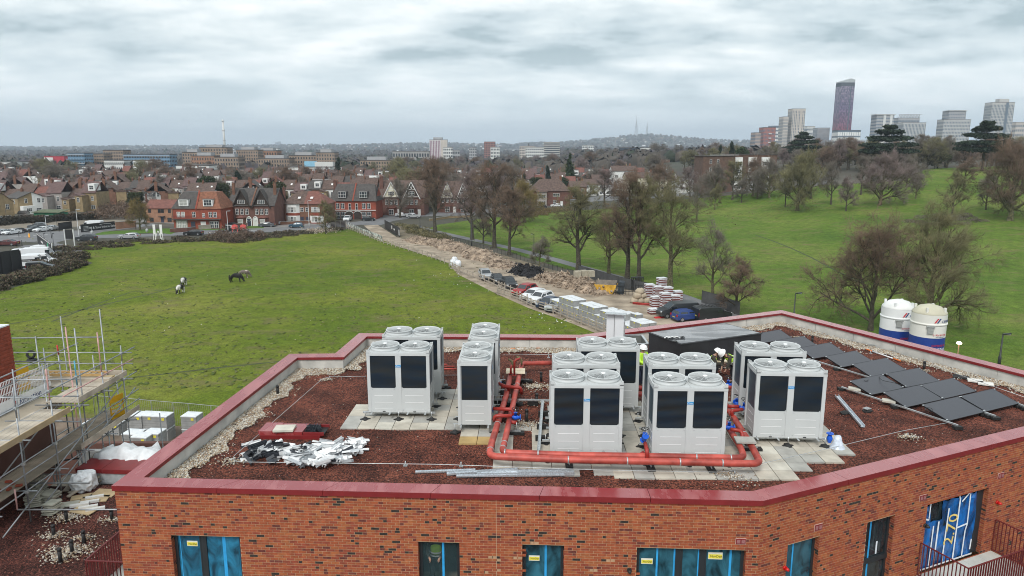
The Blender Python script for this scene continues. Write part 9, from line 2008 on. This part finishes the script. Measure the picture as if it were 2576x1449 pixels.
pier.bd('brick_pier',[BR[1]],un,kind='stuff');BX(-23.1,-20.0,26.5,27.5,9,15.1).bd('pier_core',M_MORT,un);BX(-23.2,-19.95,26.4,27.6,15.152,15.2).bd('pier_capping',M_WRAP,un)
TU([(-20.4,26.25,9.5),(-20.4,26.25,13.9)],.08,10).bd('downpipe',M_BLK,un);BX(-20.6,-20.15,26.1,26.4,13.9,14.2).bd('rainwater_hopper',M_BLK,un)
# white mesh barrier with the contractor's name
t=thing('mesh_barrier',at(-30,1060,11.92),(lambda d:math.atan2(d.y,d.x))(at(96,1001,11.92)-at(0,1046,11.92)),lb='white mesh edge barrier with a printed kickboard leaning on the concrete floor',ct='barrier')
BX(0,3.4,-.02,.02,0,.42).bd('kickboard',M_WHITE,t);fm=MB()
for k in range(44):fm.box(.03+k*.077,.045+k*.077,-.006,.006,.43,1.22)
for z in (.44,.72,.98,1.22):fm.box(0,3.4,-.012,-.0065,z,z+.03)
fm.bd('mesh',M_WHITE,t,kind='stuff');o=obj('kickboard_lettering',text_mesh('formation',.30,mat('ink_navy',(.03,.05,.16),.6,.05,2),.003),t);o.matrix_local=Matrix.Translation((2.2,-.024,.2))@Matrix.Rotation(R(90),4,'X')
o=obj('kickboard_logo',BX(-.07,.07,-.004,0,-.02,.02).box(-.07,-.03,-.004,0,-.09,.09).mesh('kickboard_logo',MT['logo_red']),t);o.location=(1.42,-.022,.2);o.rotation_euler=(0,.35,0)
# lower level: block walls, blue tubs, boards
lw=thing('block_walls',(0,0,0),lb='grey concrete block walls of the ground floor seen between the scaffold decks',ct='wall');
for (x0,x1,y0,y1,z1) in ((-16.9,-14.2,27.2,27.5,8.6),(-14.1,-12.2,27.2,27.5,8.9),(-17,-12,33,33.3,5),(-22,-17.2,34,34.3,7),(-13.4,-13.1,27.6,33,6)):BX(x0,x1,y0,y1,0,z1).bd('wall',M_BLOCK,lw)
BX(-30,-14,36.4,36.7,0,6.4).bd('wall',WM['dark'],lw);BX(-24,-17.2,37,44,2.9,3.1).bd('timber_deck',M_BOARDD,lw);BX(-22,-13.6,31.4,36,4.9,5.0).bd('timber_deck',M_BOARDD,lw);BX(-20,-16,27.9,30.0,7.6,7.7).bd('timber_deck',M_BOARDD,lw);BX(-16.5,-12.6,27.6,29.4,8.2,8.28).bd('timber_deck',M_BOARDD,lw)
for k,(x,y) in enumerate(((-19.9,31.8),(-19.0,31.0),(-20.6,30.9))):
 t=thing('blue_tub',(x,y,7.7-2),.1,lb=['left pale blue plastic tub below the scaffold decks','right pale blue plastic tub below the scaffold decks','rear pale blue plastic tub below the scaffold decks'][k],ct='tub',gp='pale blue tubs');M_TB=mat('tub_blue',(.42,.58,.68),.5,.1,2)
 BX(-.6,.6,-.4,.4,0,.1).box(-.6,.6,-.4,-.36,.1,.5).box(-.6,.6,.36,.4,.1,.5).box(-.6,-.56,-.36,.36,.1,.5).box(.56,.6,-.36,.36,.1,.5).bd('tub',M_TB,t)
# ---- things on the lower roof ---------------------------------------------------
M_FLAG=mat('flagstone_weathered',(.44,.43,.36),.9,.2,2.5,.2)
def slab_stack(x,y,n,lab,seed,sz=.45):
 g=random.Random(seed);p=at(x,y,ZL);t=thing('slab_stack',(p.x,p.y,ZL+.03),g.uniform(-.3,.3),lb=lab,ct='slab stack',gp='stacks of paving slabs on the lower roof')
 me=BX(-sz/2,sz/2,-sz/2,sz/2,0,.045).mesh('paving_slab',M_FLAG)
 for k in range(n):
  for dx in ((-.24,.24) if sz>.5 else (0,)):o=obj('paving_slab',me,t,loc=(g.uniform(-.05,.05),g.uniform(-.05,.05),k*.074));o.rotation_euler=(g.uniform(-.06,.06),g.uniform(-.06,.06),g.uniform(-.22,.22));break
slab_stack(93,1238,9,'tallest stack of weathered slabs, at the left below the scaffold',1,.5);slab_stack(88,1270,6,'stack of weathered slabs just below the tallest one',2,.5);slab_stack(128,1262,5,'low wide stack of slabs right of the tallest one',3,.5);slab_stack(133,1292,6,'stack of slabs nearest the black vent pipes',4,.45)
for x,y,w,d,m,lab,a in ((175,1268,.62,.42,M_FLAG,'flat slab lying on the red gravel between stacks and boards',20),(215,1282,.9,.6,M_BOARDY,'tan cardboard sheet under white offcuts on the lower roof',-15),(238,1256,.95,.5,M_BOARDY,'tan board beside the bulk bag on the lower roof',12),(265,1240,.9,.6,M_BOARDY,'large tan board under the edge of the red coping',-5),(205,1250,.7,.4,M_BOARDY,'small tan board left of the bulk bag',25)):
 MB().obb((0,0,0),(w,d,.03),Rz(R(a))).bd('board_sheet',m,loc=at(x,y,ZL+.06),lb=lab,ct='board')
M_WB=mat('white_block',(.62,.62,.60),.8,.08,3)
for x,y,lab in ((200,1270,'left white insulation strip on the lower roof'),(222,1275,'middle white insulation strip on the lower roof'),(240,1280,'right white insulation strip on the lower roof'),(226,1262,'upper white insulation strip on the lower roof'),(238,1250,'short white block near the tan boards')):MB().obb((0,0,0),(.62,.13,.09),Rz(R(22))).bd('white_strip',M_WB,loc=at(x,y,ZL+.10),lb=lab,ct='block',gp='white strips on the lower roof')
bag(at(214,1232,ZL),.85,'crumpled white bulk bag full of rubbish on the lower roof',M_WRAP,71,h_=.85)
bb=[o for o in bpy.data.objects if o.get('label','').startswith('crumpled white')][0];mm=bb.modifiers.new('s','SUBSURF');mm.levels=mm.render_levels=3;tx=bpy.data.textures.new('crease','VORONOI');tx.noise_scale=.22;mm=bb.modifiers.new('d','DISPLACE');mm.texture=tx;mm.strength=.22
t=thing('wrapped_cladding',at(275,1205,ZL),R(-4),lb='dark red coping pieces on a pallet under torn white plastic sheeting',ct='pallet');BX(-1.0,1.3,-.4,.5,0,.45).bd('wrapped_stack',M_WRAPC,t);BX(-1.05,.0,-.45,.55,.451,.62).bd('coping_piece',M_RED,t);BX(.02,1.35,-.45,.55,.451,.62).bd('coping_piece',M_RED,t)
g=random.Random(5);V=[];
for i in range(15):
 for j in range(9):u,v=i/14,j/8;V.append((-1.0+2.6*u+g.gauss(0,.05),.2+1.6*v+g.gauss(0,.05),.75+.22*sin(u*3.1)*sin(v*3)+g.gauss(0,.09)-.7*(abs(v-.5)*2)**3))
s_=MB().add(V,[(i*9+j,(i+1)*9+j,(i+1)*9+j+1,i*9+j+1) for i in range(14) for j in range(8)],0,True).bd('plastic_sheet',M_WRAP,t);s_.modifiers.new('s','SOLIDIFY').thickness=.012
for k,(x0,y0,x1,y1,w,lab) in enumerate(((170,1250,300,1165,.14,'long pale plank leaning across the bulk bag'),(172,1240,285,1195,.12,'second plank under the bulk bag'),(165,1235,245,1140,.22,'board lying below the lowest scaffold deck'))):
 a=at(x0,y0,ZL+.1);b=at(x1,y1,ZL+.45 if k==0 else ZL+.15);MB().bar(Vc((0,0,0)),b-a,w,.04).bd('plank',M_BOARD,loc=a,lb=lab,ct='plank',gp='planks on the lower roof')
t=thing('trestle',at(185,1195,ZL),R(20),lb='black and white folding trestle frame leaning by the lowest deck',ct='trestle')
for s in (-.45,.45):MB().bar((s,0,0),(s-.35,.5,1.25),.05,.05).bd('leg',M_BLK if s<0 else M_TUBE,t)
MB().bar((-.8,.5,1.25),(.1,.5,1.25),.05,.05).bd('cross_bar',M_BLK,t);MB().bar((-.6,.22,.6),(.3,.22,.6),.05,.05).bd('cross_bar',M_BLK,t)
for k in range(6):
 p=at(150+g.uniform(-14,14),1178+g.uniform(-9,9),10.4);MB().obb((0,0,0),(.2,.1,.065),Rz(g.uniform(0,3))).bd('loose_brick',BR[1],loc=(-17.6+g.uniform(-.4,.3),23.2+g.uniform(-.5,.5),10.42),lb='loose red brick on the lower scaffold deck',ct='brick',gp='loose bricks on the lower scaffold deck')
t=thing('red_cover',at(10,1245,ZL),R(10),lb='bright red metal piece at the left edge of the lower roof',ct='metal piece');BX(-.7,.6,-.3,.4,.25,.32).bd('top',M_COP,t);BX(-.65,.55,-.25,.35,0,.249).bd('body',M_RED,t)
# ================================================================ PEOPLE AND HORSES
def skin(name,V,E,rad,m,parent,root=0,sub=2):
 me=bpy.data.meshes.new(name);me.from_pydata(V,E,[]);me.materials.append(m);o=obj(name,me,parent);sk=o.modifiers.new('skin','SKIN');me.skin_vertices
 if not me.skin_vertices:bpy.context.view_layer.update()
 for i,r in enumerate(rad):me.skin_vertices[0].data[i].radius=(r if isinstance(r,tuple) else (r,r));me.skin_vertices[0].data[i].use_root=(i==root)
 sk.use_smooth_shade=True;s=o.modifiers.new('sub','SUBSURF');s.levels=s.render_levels=sub;return o
M_SKIN=mat('skin_tone',(.42,.24,.17),.6,.08,4);M_HV=mat('hi_vis_yellow',(.52,.85,.05),.65,.08,6);M_HVR=mat('reflective_strip',(.62,.64,.62),.35,.05,4);M_OL=mat('olive_fleece',(.055,.052,.04),.9,.15,5);M_TR=mat('dark_trousers',(.018,.02,.026),.9,.2,5);M_TN=mat('navy_trousers',(.02,.03,.06),.9,.2,5);M_HAT=mat('helmet_white',(.82,.82,.80),.35,.03,3);M_BOOT=mat('work_boots',(.04,.03,.02),.8,.2,4)
def person(loc,rz,J,lab,jm,tm,vest=False,lift=0):
 """J: joints in the person's frame (x to the side, -y forward): hip,chest,neck,head, and per side s: sh,el,wr,hj,kn,an"""
 t=thing('person',loc,rz,lb=lab,ct='person');v=Vc
 hip,ch,nk,hd=[v(J[k]) for k in ('hip','chest','neck','head')];mid_=hip.lerp(ch,.5)
 V=[hip,mid_,ch,nk,nk.lerp(hd,.5),hd,hd+(hd-nk).normalized()*.09];E=[(0,1),(1,2),(2,3),(3,4),(4,5),(5,6)];Rr=[(.15,.11),(.13,.10),(.16,.11),.06,.055,.085,.07]
 JV=[hip,mid_,ch,ch.lerp(nk,.75)];JE=[(0,1),(1,2),(2,3)];JR=[(.175,.135),(.165,.13),(.195,.14),.09];TV=[hip];TE=[];TR=[(.17,.13)]
 for s in ('L','R'):
  sh,el,wr,hj,kn,an=[v(J[k+s]) for k in ('sh','el','wr','hj','kn','an')];k=len(V);V+=[sh,el,wr];E+=[(2,k),(k,k+1),(k+1,k+2)];Rr+=[.065,.045,.03]
  d=(wr-el).normalized();pm=wr+d*.07;V.append(pm);E.append((k+2,k+3));Rr.append((.04,.02));side=d.cross(v((0,1,.2))).normalized();fw=d.cross(side)
  for q,(off,ln) in enumerate(((-.03,.06),(-.01,.075),(.01,.07),(.03,.055),(.045,.045))):
   b0=len(V);thumb=q==4;base=pm+side*off*(1 if not thumb else .8)-d*(.03 if thumb else 0);tip=base+d*ln*.6+fw*.01;tip2=tip+d*ln*.4+fw*.025;V+=[tip,tip2];E+=[(k+3,b0),(b0,b0+1)];Rr+=[.0095,.008]
  k=len(V);V+=[hj,kn,an,an+v((0,-.17,-.05))];E+=[(0,k),(k,k+1),(k+1,k+2),(k+2,k+3)];Rr+=[.085,.055,.04,.035]
  k=len(JV);JV+=[sh,el,el.lerp(wr,.92)];JE+=[(2,k),(k,k+1),(k+1,k+2)];JR+=[.085,.064,.05]
  k=len(TV);TV+=[hj,kn,kn.lerp(an,.95)];TE+=[(0,k),(k,k+1),(k+1,k+2)];TR+=[.115,.082,.068]
  skin('boot',[an+v((0,.04,.06)),an+v((0,0,-.03)),an+v((0,-.17,-.05))],[(0,1),(1,2)],[.06,.055,.042],M_BOOT,t,1,1)
 skin('body',V,E,Rr,M_SKIN,t);skin('trousers',TV,TE,TR,tm,t);skin('fleece' if vest else 'jacket',JV,JE,JR,jm,t)
 if vest:skin('hi_vis_vest',[hip.lerp(ch,.12),mid_,ch,ch.lerp(nk,.45)],[(0,1),(1,2),(2,3)],[(.205,.165),(.20,.16),(.215,.165),(.12,.10)],M_HV,t)
 ax=(ch-hip).normalized();a=ax.cross(v((1,0,0))).normalized()
 for k_,r in ((.22,.225),(.5,.222)):
  c=hip.lerp(ch,k_);x=v((1,0,0));pts=[c+x*r*cos(q*.42)+a*r*.80*sin(q*.42) for q in range(16)];TU(pts,.022,5,caps=False).bd('reflective_strip',M_HVR,t)
 up=(hd-nk).normalized();c=hd+up*.035;x=v((1,0,0));y=up.cross(x).normalized();h=MB();n=14;prof=[(.165,-.01),(.15,.0),(.145,.05),(.115,.105),(.06,.135),(.0,.14)]
 h.add([c+x*r*cos(2*math.pi*q/n)+y*r*1.15*sin(2*math.pi*q/n)+up*z for r,z in prof for q in range(n)],[(i*n+q,i*n+(q+1)%n,(i+1)*n+(q+1)%n,(i+1)*n+q) for i in range(len(prof)-1) for q in range(n)],0,True);h.bd('helmet',M_HAT,t)
 fdir=-y if y.y>0 else y
 for s in (-.032,.032):MB().lathe([(0,.012),(.012,.0),(0,-.012)],6).bd('eye',M_INK,t).location=hd+x*s+fdir*.085
 MB().bar(hd+fdir*.08-up*.01,hd+fdir*.115-up*.035,.025,.025).bd('nose',M_SKIN,t);MB().bar(hd+fdir*.082-up*.065-x*.025,hd+fdir*.082-up*.065+x*.025,.01,.012).bd('mouth',M_BOOT,t)
 for s in (-1,1):MB().lathe([(0,.03),(.015,0),(0,-.03)],6).bd('ear',M_SKIN,t).location=hd+x*s*.088
 return t
def stand_j(bend=0.,arm='down'):
 h=.92;c,s=cos(bend),sin(bend);ch=(0,-.45*s,h+.45*c);nk=(0,-.62*s,h+.60*c);hd=(0,-.62*s-.14*sin(bend*1.1),h+.60*c+.15*cos(bend*1.1))
 J=dict(hip=(0,0,h),chest=ch,neck=nk,head=hd)
 for k,q in (('L',-1),('R',1)):
  sh=(q*.19,ch[1]-.04*s,ch[2]+.08*c);
  if arm=='down':el=(q*.24,sh[1]-.02,sh[2]-.29);wr=(q*.22,sh[1]-.12,sh[2]-.54)
  elif arm=='fwd':el=(q*.24,sh[1]-.16,sh[2]-.24);wr=(q*.14,sh[1]-.38,sh[2]-.30)
  else:el=(q*.23,sh[1]-.05,sh[2]-.28);wr=(q*.15,sh[1]-.12,sh[2]-.52)
  J.update({'sh'+k:sh,'el'+k:el,'wr'+k:wr,'hj'+k:(q*.10,.0,h-.06),'kn'+k:(q*.12,-.05 if q<0 else .05,.48),'an'+k:(q*.13,.02 if q<0 else .12,.09)})
 return J
p=at(1612,982,ZR);person((p.x+.03,p.y+.25,ZR+.02),R(25),stand_j(.12,'fwd'),'worker in full hi-vis yellow jacket and white helmet standing beside the central heat pumps',M_HV,M_TN)
p=at(1840,966,ZR);person((p.x+.1,p.y,ZR+.02),R(-72),stand_j(.95,'reach'),'worker in white helmet and hi-vis vest bending over the sawhorse',M_OL,M_TR,True)
J=stand_j(.5,'fwd')
for k in ('hip','chest','neck','head','shL','shR','elL','elR','wrL','wrR','hjL','hjR'):J[k]=(J[k][0],J[k][1]+.1,J[k][2]-.38)
for s in 'LR':J['kn'+s]=(J['kn'+s][0],-.28,.46)
p=at(1793,962,ZR);person((p.x,p.y+.45,ZR+.02),R(60),J,'crouching worker of whom only the white helmet shows above a heat pump',M_OL,M_TR,True)
pw_=front.P(8.62,9.3,-.75);person((pw_.x,pw_.y,9.95),R(0),stand_j(.35,'fwd'),'worker in white helmet and hi-vis vest seen through the second window',M_OL,M_TR,True)
BX(-.5,.6,-.4,.5,0,.60).bd('platform',M_PLY,loc=(pw_.x,pw_.y+.1,9.33),lb='low plywood work platform behind the second window',ct='platform')
rm=MB();x0,y0=front.P(7.6,0,-.3).x,front.P(7.6,0,-.5).y;rm.box(x0,x0+2.6,y0+2.6,y0+2.7,9.2,12.3).box(x0-.1,x0,y0,y0+2.6,9.2,12.3).box(x0+2.6,x0+2.7,y0,y0+2.6,9.2,12.3).box(x0,x0+2.6,y0,y0+2.6,9.2,9.3);rm.bd('inner_wall',mat('inner_plaster',(.42,.36,.30),.9,.15,1),bld)
# horses
def horse(x,y,rz,lab,ms,s=1.0):
 b_=ag(x,y);t=thing('horse',(b_.x,b_.y,.06),R(rz),lb=lab,ct='horse',gp='horses grazing in the field',scale=s);sy=1.3
 V=[(.62,0,1.02),(.3,0,1.04),(-.1,0,1.0),(-.5,0,1.08),(-.66,0,1.02),(-.85,0,.86),(-1.02,0,.55),(-1.1,0,.34),(-1.22,0,.12)];E=[(0,1),(1,2),(2,3),(3,4),(4,5),(5,6),(6,7),(7,8)];Rr=[(.24,.25),(.27,.28),(.29,.30),(.25,.28),(.20,.22),(.15,.18),(.10,.14),(.085,.11),(.055,.065)]
 for q in (-1,1):
  k=len(V);V+=[(-.55,q*.15,.74),(-.54-.06*q,q*.15,.42),(-.56-.06*q,q*.15,.08),(-.61-.06*q,q*.15,.03)];E+=[(3,k),(k,k+1),(k+1,k+2),(k+2,k+3)];Rr+=[.11,.065,.05,.065]
  k=len(V);V+=[(.60,q*.15,.74),(.74+.06*q,q*.15,.46),(.68+.06*q,q*.15,.08),(.62+.06*q,q*.15,.03)];E+=[(0,k),(k,k+1),(k+1,k+2),(k+2,k+3)];Rr+=[.15,.075,.05,.065]
  k=len(V);V+=[(-1.02,q*.05,.50),(-.98,q*.07,.56)];E+=[(6,k),(k,k+1)];Rr+=[.03,.015]
 Rr=[(r[0]*1.28,r[1]*1.22) if isinstance(r,tuple) else r*1.35 for r in Rr];o=skin('body',V,E,Rr,ms[0],t);
 skin('tail',[(.84,0,1.05),(.95,0,.8),(.94,0,.45),(.90,0,.2)],[(0,1),(1,2),(2,3)],[.06,.09,.09,.04],ms[1],t,0,1);skin('mane',[(-.62,0,1.24),(-.86,0,1.03),(-.98,0,.72)],[(0,1),(1,2)],[(.05,.08),(.06,.09),(.05,.07)],ms[1],t,0,1)
 return t
def hm(n_,a,b,f):
 return mat(n_,a,.85,.05,1.3,c2=b,fac=f,width=.04)
HB=hm('horse_black',(.012,.011,.011),(.018,.016,.016),.5);HP=hm('horse_piebald',(.02,.018,.016),(.60,.58,.54),.5);HG=hm('horse_dapple_grey',(.16,.13,.11),(.48,.42,.36),.52);HM=hm('mane_brown',(.12,.06,.035),(.2,.12,.08),.5)
horse(594,711,180,'large black horse grazing, nearest of the pair on the right',(HB,HB),1.18);horse(613,700,195,'grey roan horse grazing behind the black one',(HG,HB),1.08)
horse(463,720,97,'black and white horse seen from behind, farther of the left pair',(HP,HB),1.1);horse(455,739,85,'white rumped piebald horse seen from behind, nearest the camera',(HP,HM),1.1)
